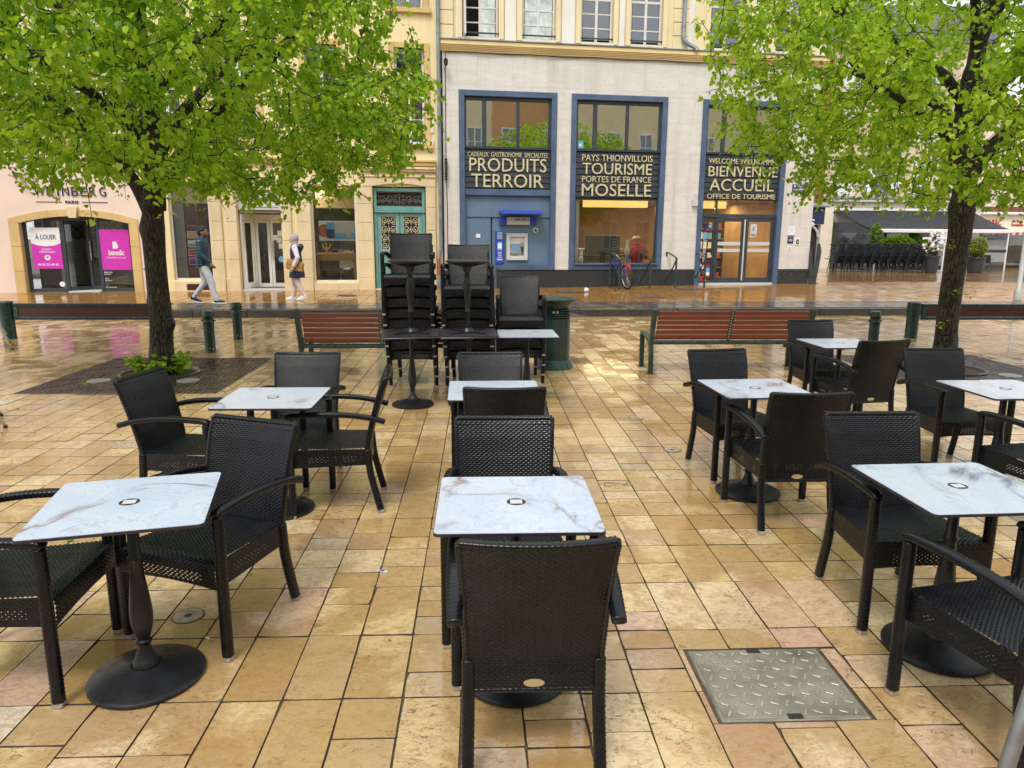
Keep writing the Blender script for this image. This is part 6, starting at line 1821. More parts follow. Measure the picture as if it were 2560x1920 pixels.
# ------------------------------------------------------------------ benches
def make_bench():
    t = thing('park_bench', '', 'bench')
    L = 2.0
    # the backrest leans towards -y (the viewer); the seat lies behind it
    for i in range(6):
        z0 = 0.45+i*0.062
        y0 = -(z0-0.42)*0.36-0.004
        mb = MB()
        ang = 0.36
        mb.prism_yz([(y0-0.012, z0), (y0+0.016, z0+0.004), (y0+0.016-0.054*ang, z0+0.056), (y0-0.012-0.054*ang, z0+0.052)], 0.05, L-0.05)
        mb.build('back_slat', mt['wood'], t, bevel=0.004)
    for i in range(5):
        y0 = 0.08+i*0.085
        MB().box(0.05, L-0.05, y0, y0+0.072, 0.425, 0.452).build('seat_slat', mt['wood'], t, bevel=0.004)
    mb = MB(); mb.tube([(0.0, 0.0, 0.40), (L, 0.0, 0.40)], 0.028, 10); auto_smooth(mb.build('rear_rail', mt['green'], t))
    mb = MB(); mb.tube([(0.0, 0.50, 0.41), (L, 0.50, 0.41)], 0.022, 10); auto_smooth(mb.build('front_rail', mt['green'], t))
    for x in (0.0, L):
        def ribbon(pts, w):
            mb = MB(); a, b = [], []
            for i, (y, z) in enumerate(pts):
                p0 = Vector(pts[max(i-1, 0)]); p1 = Vector(pts[min(i+1, len(pts)-1)])
                n_ = (p1-p0).normalized(); n_ = Vector((-n_.y, n_.x))*w
                a.append((y+n_.x, z+n_.y)); b.append((y-n_.x, z-n_.y))
            for i in range(len(pts)-1):
                mb.prism_yz([a[i], a[i+1], b[i+1], b[i]], x-0.028, x+0.028)
            return mb
        ribbon([(-0.02, 0.005), (-0.03, 0.12), (-0.025, 0.26), (0.0, 0.36), (0.04, 0.42)], 0.025).build('rear_leg', mt['green'], t)
        ribbon([(0.0, 0.38), (-0.01, 0.44), (-0.075, 0.62), (-0.145, 0.835)], 0.03).build('back_upright', mt['green'], t)
        ribbon([(0.51, 0.005), (0.515, 0.25), (0.515, 0.42), (0.49, 0.465), (0.40, 0.475), (0.22, 0.45), (0.04, 0.41)], 0.023).build('front_leg', mt['green'], t)
        for yy in (-0.02, 0.51): MB().box(x-0.05, x+0.05, yy-0.04, yy+0.05, 0, 0.008).build('foot_plate', mt['green'], t)
    mb = MB()
    mb.prism_yz([(-0.030, 0.43), (-0.024, 0.43), (-0.163, 0.815), (-0.169, 0.815)], L*0.487-0.022, L*0.487+0.022)
    st = mb.build('centre_strap', mt['green'], t)
    for i in range(11):
        z = 0.45+i*0.034
        y = -0.031-(z-0.43)*0.361
        MB().box(L*0.487-0.006, L*0.487+0.006, y-0.006, y+0.001, z-0.006, z+0.006).build('bolt', mt['tag'], st)
    return t
b0 = make_bench()
b0.location = (2.16, 9.16, 0); tag(b0, 'red slatted bench with green legs, right of the bin, seen from behind', group='red slatted benches')
b1 = copy_tree(b0); b1.location = (-2.16, 8.90, 0); b1['label'] = 'red slatted bench partly hidden behind the stacked chairs'

# ------------------------------------------------------------------ bin, bollards, barriers
t = thing('litter_bin', 'dark green cylindrical litter bin with a wide flared rim', 'bin', (0.97, 9.62, 0))
mb = MB(); mb.lathe([(0.262, 0.0), (0.262, 0.02), (0.232, 0.115), (0.205, 0.125)], 36); auto_smooth(mb.build('base', mt['greenlight'], t), 40)
mb = MB(); mb.lathe([(0.205, 0.10), (0.212, 0.12), (0.212, 0.66), (0.205, 0.665)], 36); auto_smooth(mb.build('body', mt['green'], t), 40)
for i in range(4):
    mb = MB(); z = 0.672+i*0.030
    mb.lathe([(0.200, z), (0.216, z+0.004), (0.216, z+0.020), (0.200, z+0.024)], 36); auto_smooth(mb.build('ring', mt['green'], t), 40)
mb = MB(); mb.lathe([(0.200, 0.79), (0.215, 0.83), (0.300, 0.895), (0.312, 0.905), (0.312, 0.915), (0.296, 0.912), (0.22, 0.86), (0.19, 0.84)], 36, cap=False); auto_smooth(mb.build('flared_rim', mt['green'], t), 40)
mb = MB(); mb.disc(0, 0, 0.845, 0.20, 28); mb.build('liner', mt['ink'], t)
for q in (-0.03, 0.02): MB().box(q-0.012, q+0.012, -0.222, -0.205, 0.74, 0.765).build('bolt', mt['alu'], t)

def bollard(name, loc, label, brackets=0, cat='bollard'):
    t = thing(name, label, cat, loc, 0, 'green street bollards')
    mb = MB(); mb.lathe([(0.080, 0), (0.078, 0.01), (0.075, 0.02), (0.075, 0.42)], 24); auto_smooth(mb.build('post', mt['green'], t), 40)
    mb = MB(); mb.lathe([(0.078, 0.424), (0.080, 0.43), (0.080, 0.46), (0.077, 0.464), (0.077, 0.515), (0.080, 0.52), (0.080, 0.548), (0.077, 0.552), (0.077, 0.59), (0.070, 0.608), (0.045, 0.612)], 24); auto_smooth(mb.build('head', mt['green'], t), 40)
    for zz in ((0.46, 0.50, 0.545, 0.585) if brackets else (0.47, 0.555)):
        for s in (-1, 1):
            MB().box(s*0.088-0.014, s*0.088+0.014, -0.014, 0.014, zz-0.011, zz+0.011).build('lug', mt['green'], t)
    for a, z in ((-1.3, 0.06), (-0.7, 0.05)): MB().box(0.077*math.cos(a)-0.006, 0.077*math.cos(a)+0.006, 0.077*math.sin(a)-0.006, 0.077*math.sin(a)+0.006, z, z+0.015).build('rivet', mt['cap'], t)
    return t
bollard('bollard', (-3.99, 10.95, 0), 'dark green bollard just right of the left tree trunk, the nearer of two')
bollard('bollard', (-4.01, 12.29, 0), 'dark green bollard with side lugs behind the nearer left bollard', 1)
bollard('bollard', (6.02, 10.95, 0), 'dark green bollard with chipped paint behind the farthest right table')
def barrier(x0, x1, y, label, posts):
    t = thing('street_barrier', label, 'barrier', ((x0+x1)/2, y, 0), 0, 'low barriers of green posts and brown boards')
    c = (x0+x1)/2; h = (x1-x0)/2
    MB().box(-h, h, -0.035, 0.035, 0.535, 0.585).build('top_rail', mt['green'], t, bevel=0.006)
    MB().box(-h, h, -0.030, 0.030, 0.315, 0.360).build('bottom_rail', mt['green'], t, bevel=0.006)
    MB().box(-h+0.08, h-0.08, -0.022, 0.022, 0.366, 0.530).build('board', mt['woodbrown'], t, bevel=0.004)
    for s in (-1, 1): MB().box(s*(h-0.04)-0.035, s*(h-0.04)+0.035, -0.028, 0.028, 0.361, 0.534).build('end_bracket', mt['greenlight'], t, bevel=0.004)
    for px in posts:
        mb = MB(); mb.lathe([(0.105, 0), (0.10, 0.02), (0.10, 0.40), (0.108, 0.405), (0.108, 0.60), (0.09, 0.62)], 24, (px-c, 0)); auto_smooth(mb.build('post', mt['green'], t), 40)
    return t
barrier(-7.62, -5.3, 12.37, 'low green barrier with a brown board at the left, running behind the tree', (-7.74, -5.2))
barrier(7.62, 11.6, 12.40, 'low green barrier with a brown board at the right, behind the right tree', (7.48, 11.7))

# ------------------------------------------------------------------ bicycle stands and bicycle
for i, (xa, ya, xb, yb, ha, hb) in enumerate(((3.63, 20.66, 3.78, 20.03, 0.95, 0.79), (4.51, 20.95, 4.68, 20.30, 0.94, 0.78), (5.27, 21.17, 5.44, 20.47, 0.95, 0.80), (6.14, 21.35, 6.31, 20.64, 0.95, 0.82))):
    za, zb = street_z(xa, ya), street_z(xb, yb)
    la = ('green arched cycle stand with the bicycle leaning on it', 'green arched cycle stand in front of the red shirt, second from the left',
          'green arched cycle stand before the ivory pier, third from the left', 'green arched cycle stand in front of the sticker covered side window')[i]
    t = thing('cycle_stand', la, 'cycle stand', (xa, ya, za), 0, 'green arched cycle stands')
    dx, dy = xb-xa, yb-ya
    def pt_(s, z): return (dx*s, dy*s, z)
    mb = MB(); mb.tube([pt_(0, -0.01), pt_(0, ha)], 0.026, 4, 0.7); mb.build('rear_post', mt['green'], t)
    mb = MB(); mb.tube([pt_(1, zb-za-0.01), pt_(1, hb)], 0.030, 4, 0.7); mb.build('front_post', mt['green'], t)
    mb = MB(); mb.tube([pt_(0, ha), pt_(0.25, ha-0.012), pt_(0.55, ha-0.05), pt_(0.8, ha-0.10), pt_(1.0, hb)], 0.022, 6); auto_smooth(mb.build('top_arch', mt['greenlight'], t))
    mb = MB(); mb.tube([pt_(0.03, 0.06), pt_(0.25, 0.18), pt_(0.55, 0.38), pt_(0.8, 0.58), pt_(1.0, hb-0.03)], 0.020, 6); auto_smooth(mb.build('brace', mt['green'], t))
    mb = MB(); mb.add([pt_(0.02, ha-0.02), pt_(0.30, ha-0.03), pt_(0.03, ha-0.22)], [(0, 1, 2)]); o = mb.build('gusset', mt['green'], t); s_ = o.modifiers.new('t', 'SOLIDIFY'); s_.thickness = 0.012

rx, ry = 4.02, 20.08; fx, fy = 3.80, 20.86
bz = street_z(rx, ry)
t = thing('bicycle', 'parked blue bicycle with a red rear carrier, seen from behind at the stands', 'bicycle', (rx, ry, bz))
ax = Vector((fx-rx, fy-ry, 0)).normalized(); lean = Vector((-ax.y, ax.x, 0))*0.12
def bp(s, z): return tuple(Vector((0, 0, z)) + ax*s + lean*(z-0.0)*0.8)
def wheel(s):
    R = 0.335
    mb = MB(); n_ = 28
    ring = [bp(s+R*0.955*math.cos(2*PI*i/n_), R+R*0.955*math.sin(2*PI*i/n_)) for i in range(n_+1)]
    mb.tube(ring, 0.024, 7); w = mb.build('wheel', mt['rubber'], t, True)
    ring = [bp(s+R*0.86*math.cos(2*PI*i/n_), R+R*0.86*math.sin(2*PI*i/n_)) for i in range(n_+1)]
    mb = MB(); mb.tube(ring, 0.012, 6); mb.build('rim', mt['alu'], w, True)
    mb = MB()
    for i in range(14): mb.tube([bp(s, R), bp(s+R*0.86*math.cos(2*PI*i/14), R+R*0.86*math.sin(2*PI*i/14))], 0.003, 4)
    mb.build('spokes', mt['alu'], w)
wheel(0.0); wheel(0.98)
mb = MB()
for a, b in (((0.0, 0.335), (0.42, 0.30)), ((0.42, 0.30), (0.30, 0.80)), ((0.0, 0.335), (0.32, 0.74)), ((0.42, 0.30), (0.84, 0.74)), ((0.31, 0.76), (0.82, 0.80)), ((0.84, 0.70), (0.98, 0.335))):
    mb.tube([bp(*a), bp(*b)], 0.017, 8)
mb.build('frame', mt['royal'], t, True)
mb = MB(); mb.tube([bp(0.82, 0.78), bp(0.79, 0.96)], 0.014, 8)
h0 = Vector(bp(0.79, 0.96)); pr = Vector((-ax.y, ax.x, 0))
mb.tube([tuple(h0+pr*0.30-ax*0.08), tuple(h0+pr*0.12+ax*0.02), tuple(h0-pr*0.12+ax*0.02), tuple(h0-pr*0.30-ax*0.08)], 0.013, 8)
mb.build('handlebar', mt['ink'], t, True)
mb = MB(); s0 = Vector(bp(0.27, 0.88)); mb.prism_xy([(-0.07, -0.05), (0.07, -0.05), (0.03, 0.18), (-0.03, 0.18)], 0, 0.04)
mb.v = [tuple(s0+pr*x+ax*(y-0.06)+Vector((0, 0, z))) for x, y, z in mb.v]; mb.build('saddle', mt['rubber'], t, bevel=0.01)
mb = MB()
for q in (-0.05, 0.05): mb.tube([tuple(Vector(bp(0.26, 0.66))+pr*q), tuple(Vector(bp(-0.14, 0.66))+pr*q), tuple(Vector(bp(0.0, 0.34))+pr*q)], 0.012, 6)
for s_ in (-0.12, 0.0, 0.12): mb.tube([tuple(Vector(bp(s_, 0.66))+pr*0.05), tuple(Vector(bp(s_, 0.66))-pr*0.05)], 0.010, 6)
mb.tube([bp(-0.30, 0.42), bp(-0.24, 0.56), bp(-0.10, 0.69), bp(0.08, 0.70), bp(0.2, 0.66)], 0.016, 8)
mb.build('carrier', mt['red'], t, True)

# ------------------------------------------------------------------ tree grates
def tree_grate(x0, x1, y0, y1, cx, cy, r, label):
    t = thing('tree_grate', label, 'tree grate', ((x0+x1)/2, (y0+y1)/2, 0), 0, 'cast iron tree grates')
    ox, oy = (x0+x1)/2, (y0+y1)/2
    MB().box(x0-ox, x1-ox, y0-oy, y1-oy, -0.05, -0.028).build('pit_soil', mt['soil'], t)
    fr = MB()
    for a, b, c, d in ((x0, x1, y0, y0+0.03), (x0, x1, y1-0.03, y1), (x0, x0+0.03, y0+0.03, y1-0.03), (x1-0.03, x1, y0+0.03, y1-0.03)): fr.box(a-ox+0.002, b-ox-0.002, c-oy+0.002, d-oy-0.002, -0.03, 0.003)
    fr.build('frame', mt['castiron'], t, bevel=0.003)
    mx, my = (x0+x1)/2, (y0+y1)/2
    for qa, qb, qc, qd in ((x0+0.035, mx-0.004, y0+0.035, my-0.004), (mx+0.004, x1-0.035, y0+0.035, my-0.004), (x0+0.035, mx-0.004, my+0.004, y1-0.035), (mx+0.004, x1-0.035, my+0.004, y1-0.035)):
        mb = MB()
        bw = 0.215
        ny = max(1, round((qd-qc)/0.21)); bh = (qd-qc)/ny
        nx = max(1, round((qb-qa)/bw)); bw = (qb-qa)/nx
        for j in range(ny):
            for i in range(nx):
                xa, ya = qa+i*bw, qc+j*bh
                ctr = Vector((xa+bw/2-cx, ya+bh/2-cy))
                if ctr.length < r+0.05: continue
                for k in range(4):
                    if (i+j) % 2 == 0:
                        yk = ya+k*bh/4
                        mb.box(xa-ox, xa+bw-ox, yk-oy, yk+bh/4*0.52-oy, -0.024, 0.0005*((k+i) % 2))
                    else:
                        xk = xa+k*bw/4
                        mb.box(xk-ox, xk+bw/4*0.52-ox, ya-oy, ya+bh-oy, -0.024, 0.0005*((k+j) % 2))
                mb.box(xa-ox, xa+0.016-ox, ya-oy, ya+bh-oy, -0.026, -0.004); mb.box(xa+bw/2-0.008-ox, xa+bw/2+0.008-ox, ya-oy, ya+bh-oy, -0.0265, -0.008)
                mb.box(xa-ox, xa+bw-ox, ya-oy, ya+0.016-oy, -0.027, -0.005)
        mb.build('grate_panel', mt['castiron'], t)
    mb = MB(); mb.lathe([(r+0.06, -0.02), (r+0.06, 0.014), (r+0.045, 0.022), (r+0.02, 0.016), (r, -0.02)], 36, (cx-ox, cy-oy), cap=False); auto_smooth(mb.build('collar', mt['castiron'], t))
    for s in (-1, 1):
        mb = MB(); mb.lathe([(0.13, -0.02), (0.13, 0.008), (0.115, 0.012), (0.10, 0.008)], 24, (s*0.52, -0.45)); l_ = mb.build('ground_light', mt['cap'], t)
        mb = MB(); mb.disc(s*0.52, -0.45, 0.0105, 0.1, 24, 0.002); mb.build('lens', mt['midgrey'], l_)
tree_grate(*GRATE1, -4.02, 9.26, 0.42, 'square cast iron tree grate around the left tree')
tree_grate(*GRATE2, 6.20, 9.38, 0.42, 'square cast iron tree grate around the right tree')

# ------------------------------------------------------------------ manhole and small covers in the paving
mx0, mx1, my0, my1 = MANHOLE
t = thing('manhole_cover', 'square grey steel cover with raised tread lugs in the foreground paving', 'manhole cover', ((mx0+mx1)/2, (my0+my1)/2, 0))
w, d = (mx1-mx0)/2, (my1-my0)/2
MB().box(-w+0.002, w-0.002, -d+0.002, d-0.002, -0.03, -0.004).build('frame', mt['joint'], t)
MB().box(-w+0.014, w-0.014, -d+0.012, d-0.012, -0.02, 0.001).build('rim', mt['checker'], t, bevel=0.004)
MB().box(-w+0.026, w-0.026, -d+0.024, d-0.024, -0.01, 0.0035).build('plate', mt['checker'], t, bevel=0.003)
for j in range(8):
    for i in range(11):
        cx = -w+0.055+i*(2*w-0.11)/10; cy = -d+0.050+j*(2*d-0.10)/7
        if (j in (0, 7)) and i == 5: continue
        a = math.radians(-28 if (i+j) % 2 else 62)
        L_, W_ = 0.020, 0.0055
        c_, s_ = math.cos(a), math.sin(a)
        pts = []
        for k in range(8):
            an = 2*PI*k/8+PI/8; px, py = L_*math.copysign(abs(math.cos(an))**0.5, math.cos(an)), W_*math.sin(an)*1.1
            pts.append((cx+c_*px-s_*py, cy+s_*px+c_*py))
        mb = MB(); mb.prism_xy(pts, 0.0035, 0.0072); mb.build('tread_lug', mt['checker_lug'], t, bevel=0.0012)
for cy in (-d+0.03, d-0.03): MB().box(-0.028, 0.028, cy-0.014, cy+0.014, 0.0031, 0.0045).build('lift_slot', mt['ink'], t)
for x, y, la in ((-1.36, 3.19, 'round stone plug with a dark hole in the paving under the front left chair'), (1.58, 5.78, 'round dark plug in the paving left of the grey stained table'), (1.50, 6.85, 'small round plug in the paving, farther from the grey stained table')):
    t = thing('parasol_socket', la, 'ground socket', (x, y, 0))
    mb = MB(); mb.lathe([(0.074, -0.004), (0.074, 0.0022), (0.066, 0.003)], 28); mb.build('rim', mt['joint'], t)
    mb = MB(); mb.lathe([(0.066, -0.004), (0.066, 0.0042), (0.018, 0.0046)], 28); mb.build('plug', mt['stoneplug'], t)
    mb = MB(); mb.disc(0, 0, 0.0052, 0.017, 18, 0.002); mb.build('hole', mt['ink'], t)

# ------------------------------------------------------------------ street things
t = thing('lamp_post', 'slim pale grey lamp post at the right edge beyond the kerb', 'lamp post', (13.14, 17.53, street_z(13.14, 17.53)))
mb = MB(); mb.lathe([(0.09, 0), (0.09, 0.25), (0.055, 0.3), (0.05, 3), (0.04, 6.2)], 16); auto_smooth(mb.build('pole', mt['polegrey'], t))
mb = MB(); mb.tube([(0, 0, 6.0), (-0.3, -0.1, 6.35), (-0.8, -0.2, 6.5)], 0.03, 8); mb.build('arm', mt['polegrey'], t)
mb = MB(); mb.prism([(-1.25, 6.45), (-0.7, 6.45), (-0.75, 6.56), (-1.0, 6.6), (-1.2, 6.55)], -0.32, -0.08); mb.build('lamp_head', mt['anth'], t, bevel=0.02)
t = thing('swinging_sign', 'dark blue grey blade shaped signboard standing at the corner of the ivory building', 'sign', (9.82, 21.55, street_z(9.8, 21.5)), 0.1)
mb = MB(); mb.prism([(-0.10, 0.0), (-0.02, 0.0), (-0.015, 0.30), (-0.05, 0.55), (-0.08, 0.8), (-0.09, 1.05), (-0.13, 1.05), (-0.14, 0.6), (-0.13, 0.3)], -0.02, 0.02); mb.build('left_blade', mt['anth'], t)
mb = MB(); mb.prism([(0.02, 0.0), (0.10, 0.0), (0.16, 0.5), (0.20, 0.95), (0.13, 1.18), (0.07, 1.15), (0.05, 0.6)], -0.03, 0.03); mb.build('board', mt['anth'], t, bevel=0.008)
MB().box(-0.12, 0.12, -0.12, 0.12, 0, 0.012).build('foot', mt['anth'], t)
t = thing('log_stack', 'small stack of cut firewood against the shopfront past the corner', 'firewood', (10.4, 24.2, street_z(10.4, 24.2)))
for r_ in range(6):
    for c_ in range(5):
        mb = MB(); mb.disc_y(-0.25+c_*0.13+(0.06 if r_ % 2 else 0), 0, 0.07+r_*0.115, 0.06, 12, 0.3); mb.build('log', mt['sandpale'], t)
# slanted grey pole, lower right, and aluminium chairs at the left edge
t = thing('slanted_pole', 'slanted grey metal pole cut off at the lower right corner', 'pole', (1.13, 1.42, 0.0))
mb = MB(); mb.tube([(-0.02, 0, 0.0), (0.50, 0.37, 1.05)], 0.019, 12); mb.build('tube', mt['poledark'], t, True)
mb = MB(); mb.lathe([(0.026, 0), (0.026, 0.03)], 12, (-0.02, 0)); mb.build('foot', mt['rubber'], t)
def alu_chair(x, y, z, rz, label):
    t = thing('aluminium_chair', label, 'chair', (x, y, z), rz, 'aluminium chairs at the left edge')
    for sx, sy, kx, ky in ((1, 1, 0.06, 0.05), (1, -1, 0.06, -0.05), (-1, 1, -0.06, 0.05), (-1, -1, -0.06, -0.05)):
        mb = MB(); mb.tube([(sx*0.25+kx*2.2, sy*0.22+ky, 0.012), (sx*0.20, sy*0.20, 0.45)], 0.0145, 10); lg = mb.build('leg', mt['alu'], t, True)
        mb = MB(); mb.tube([(sx*0.25+kx*2.22, sy*0.22+ky, 0.0), (sx*0.25+kx*2.15, sy*0.22+ky*0.97, 0.02)], 0.018, 10); mb.build('ferrule', mt['rubber'], lg)
    for i in range(7): MB().box(-0.20+i*0.058, -0.155+i*0.058, -0.2, 0.2, 0.45, 0.462).build('seat_slat', mt['alu'], t, bevel=0.003)
    for s in (-1, 1):
        mb = MB(); mb.tube([(-0.20, s*0.20, 0.45), (-0.26, s*0.2, 0.84)], 0.0145, 10); mb.build('back_post', mt['alu'], t, True)
    for i in range(5): MB().box(-0.235-i*0.009, -0.225-i*0.009, -0.19, 0.19, 0.56+i*0.058, 0.60+i*0.058).build('back_slat', mt['alu'], t)
    return t
alu_chair(-7.46, 11.2, 0.0, 0.615, 'lowest aluminium chair of the stack at the left edge')
alu_chair(-7.50, 11.22, 0.10, 0.615, 'middle aluminium chair of the stack at the left edge')
alu_chair(-7.54, 11.24, 0.20, 0.615, 'topmost aluminium chair of the stack at the left edge')
alu_chair(-4.76, 6.63, 0.0, 0.615, 'single aluminium chair at the left edge with only one leg in view')

# ------------------------------------------------------------------ café terrace furniture far right
def make_black_chair():
    t = thing('terrace_chair', '', 'chair')
    mb = MB(); mb.prism_yz([(-0.22, 0.44), (0.2, 0.42), (0.2, 0.445), (-0.22, 0.465)], -0.21, 0.21); mb.build('seat', mt['blackplastic'], t, bevel=0.008)
    mb = MB(); mb.prism_yz([(0.19, 0.43), (0.22, 0.43), (0.32, 0.84), (0.295, 0.85)], -0.21, 0.21); mb.build('back', mt['blackplastic'], t, bevel=0.008)
    for sx in (-1, 1):
        mb = MB(); mb.tube([(sx*0.19, -0.20, 0.44), (sx*0.20, -0.26, 0)], 0.018, 6); mb.build('leg', mt['blackplastic'], t)
        mb = MB(); mb.tube([(sx*0.19, 0.18, 0.43), (sx*0.20, 0.27, 0)], 0.018, 6); mb.build('leg', mt['blackplastic'], t)
        mb = MB(); mb.prism_yz([(-0.24, 0.62), (0.24, 0.60), (0.25, 0.63), (-0.24, 0.65)], sx*0.23-0.02, sx*0.23+0.02); mb.build('arm', mt['blackplastic'], t)
    return t
tc0 = make_black_chair(); first = True
# ten stacks in a slanting row, each chair pushed back a little over the one below
for i in range(10):
    x = 17.75+i*0.335; y = 36.6-i*0.21
    for k in range(6):
        o = tc0 if first else copy_tree(tc0); first = False
        o.location = (x+0.085*k, y+0.16*k*0.9, street_z(x, y)+0.105*k)
        o.rotation_euler = (0, 0, PI+0.35)
        o['group'] = 'black chairs stacked before the café awning'
        w = ('front', 'second', 'third', 'fourth', 'fifth', 'hindmost')[k]
        c = ('first', 'second', 'third', 'fourth', 'fifth', 'sixth', 'seventh', 'eighth', 'ninth', 'last')[i]
        o['label'] = '%s chair in the %s leaning stack from the left at the café awning' % (w, c)
o = copy_tree(tc0); o.location = (27.4, 39.2, street_z(27.4, 39.2)); o.rotation_euler = (0, 0, 2.3); o['label'] = 'single dark chair behind the planter right of the right tree trunk'; o['group'] = 'black chairs at the café'
for i in range(7):
    x = 18.3+i*0.62; y = 37.9-i*0.30
    z = street_z(x, y)
    t = thing('upturned_table', ('leftmost' if i == 0 else 'rightmost' if i == 6 else ('second', 'third', 'fourth', 'fifth', 'sixth')[i-1])+' black upturned table base above the stacked café chairs', 'table', (x, y, z), 0, 'black table bases above the stacked chairs')
    mb = MB(); mb.tube([(0, 0, 0), (0, 0, 1.32)], 0.03, 8); mb.build('column', mt['blackplastic'], t)
    for a in range(4):
        an = 0.4+a*PI/2
        mb = MB(); mb.tube([(0, 0, 1.30), (0.15*math.cos(an), 0.15*math.sin(an), 1.36), (0.32*math.cos(an), 0.32*math.sin(an), 1.34)], 0.028, 6); mb.build('foot', mt['blackplastic'], t)
    MB().box(-0.33, 0.33, -0.33, 0.33, 0.60, 0.63).build('top', mt['blackplastic'], t)
# ------------------------------------------------------------------ lime trees
def leaf_template():
    """heart shaped, folded along the midrib, tip along +x"""
    pts = [(0.0, 0.0, 0.0), (0.33, 0.0, -0.02), (0.66, 0.0, -0.05), (1.0, 0.0, -0.13),
           (-0.06, 0.24, 0.05), (0.20, 0.46, 0.10), (0.55, 0.40, 0.06), (0.82, 0.18, -0.04),
           (-0.06, -0.24, 0.05), (0.20, -0.46, 0.10), (0.55, -0.40, 0.06), (0.82, -0.18, -0.04)]
    tris = [(0, 5, 4), (0, 1, 5), (1, 6, 5), (1, 2, 6), (2, 7, 6), (2, 3, 7), (0, 8, 9), (0, 9, 1), (1, 9, 10), (1, 10, 2), (2, 10, 11), (2, 11, 3)]
    return np.array(pts), np.array(tris)
LT, LF = leaf_template()

def leaf_frames(rng, n, droop):
    """random hanging orientations: columns are axis, side, normal"""
    az = rng.uniform(0, 2*PI, n)
    el = rng.normal(-0.75, 0.45, n)*droop
    ax = np.stack([np.cos(az)*np.cos(el), np.sin(az)*np.cos(el), np.sin(el)], 1)
    up = np.tile([0, 0, 1.0], (n, 1)) + rng.normal(0, 0.45, (n, 3))
    sd = np.cross(up, ax); sd /= np.linalg.norm(sd, axis=1, keepdims=True)+1e-9
    nm = np.cross(ax, sd)
    return ax, sd, nm

def leaves_mesh(name, pos, size, fr, tint, mat):
    ax, sd, nm = fr
    n = len(pos)
    V = pos[:, None, :] + size[:, None, None]*(LT[None, :, 0, None]*ax[:, None, :] + LT[None, :, 1, None]*sd[:, None, :] + LT[None, :, 2, None]*nm[:, None, :])
    F = (LF[None] + (np.arange(n)*len(LT))[:, None, None]).reshape(-1, 3)
    me = np_mesh(name, V.reshape(-1, 3), F, mat, False)
    at = me.attributes.new('tint', 'FLOAT', 'FACE')
    at.data.foreach_set('value', np.repeat(tint, len(LF)).astype(np.float32)[:len(me.polygons)])
    return me

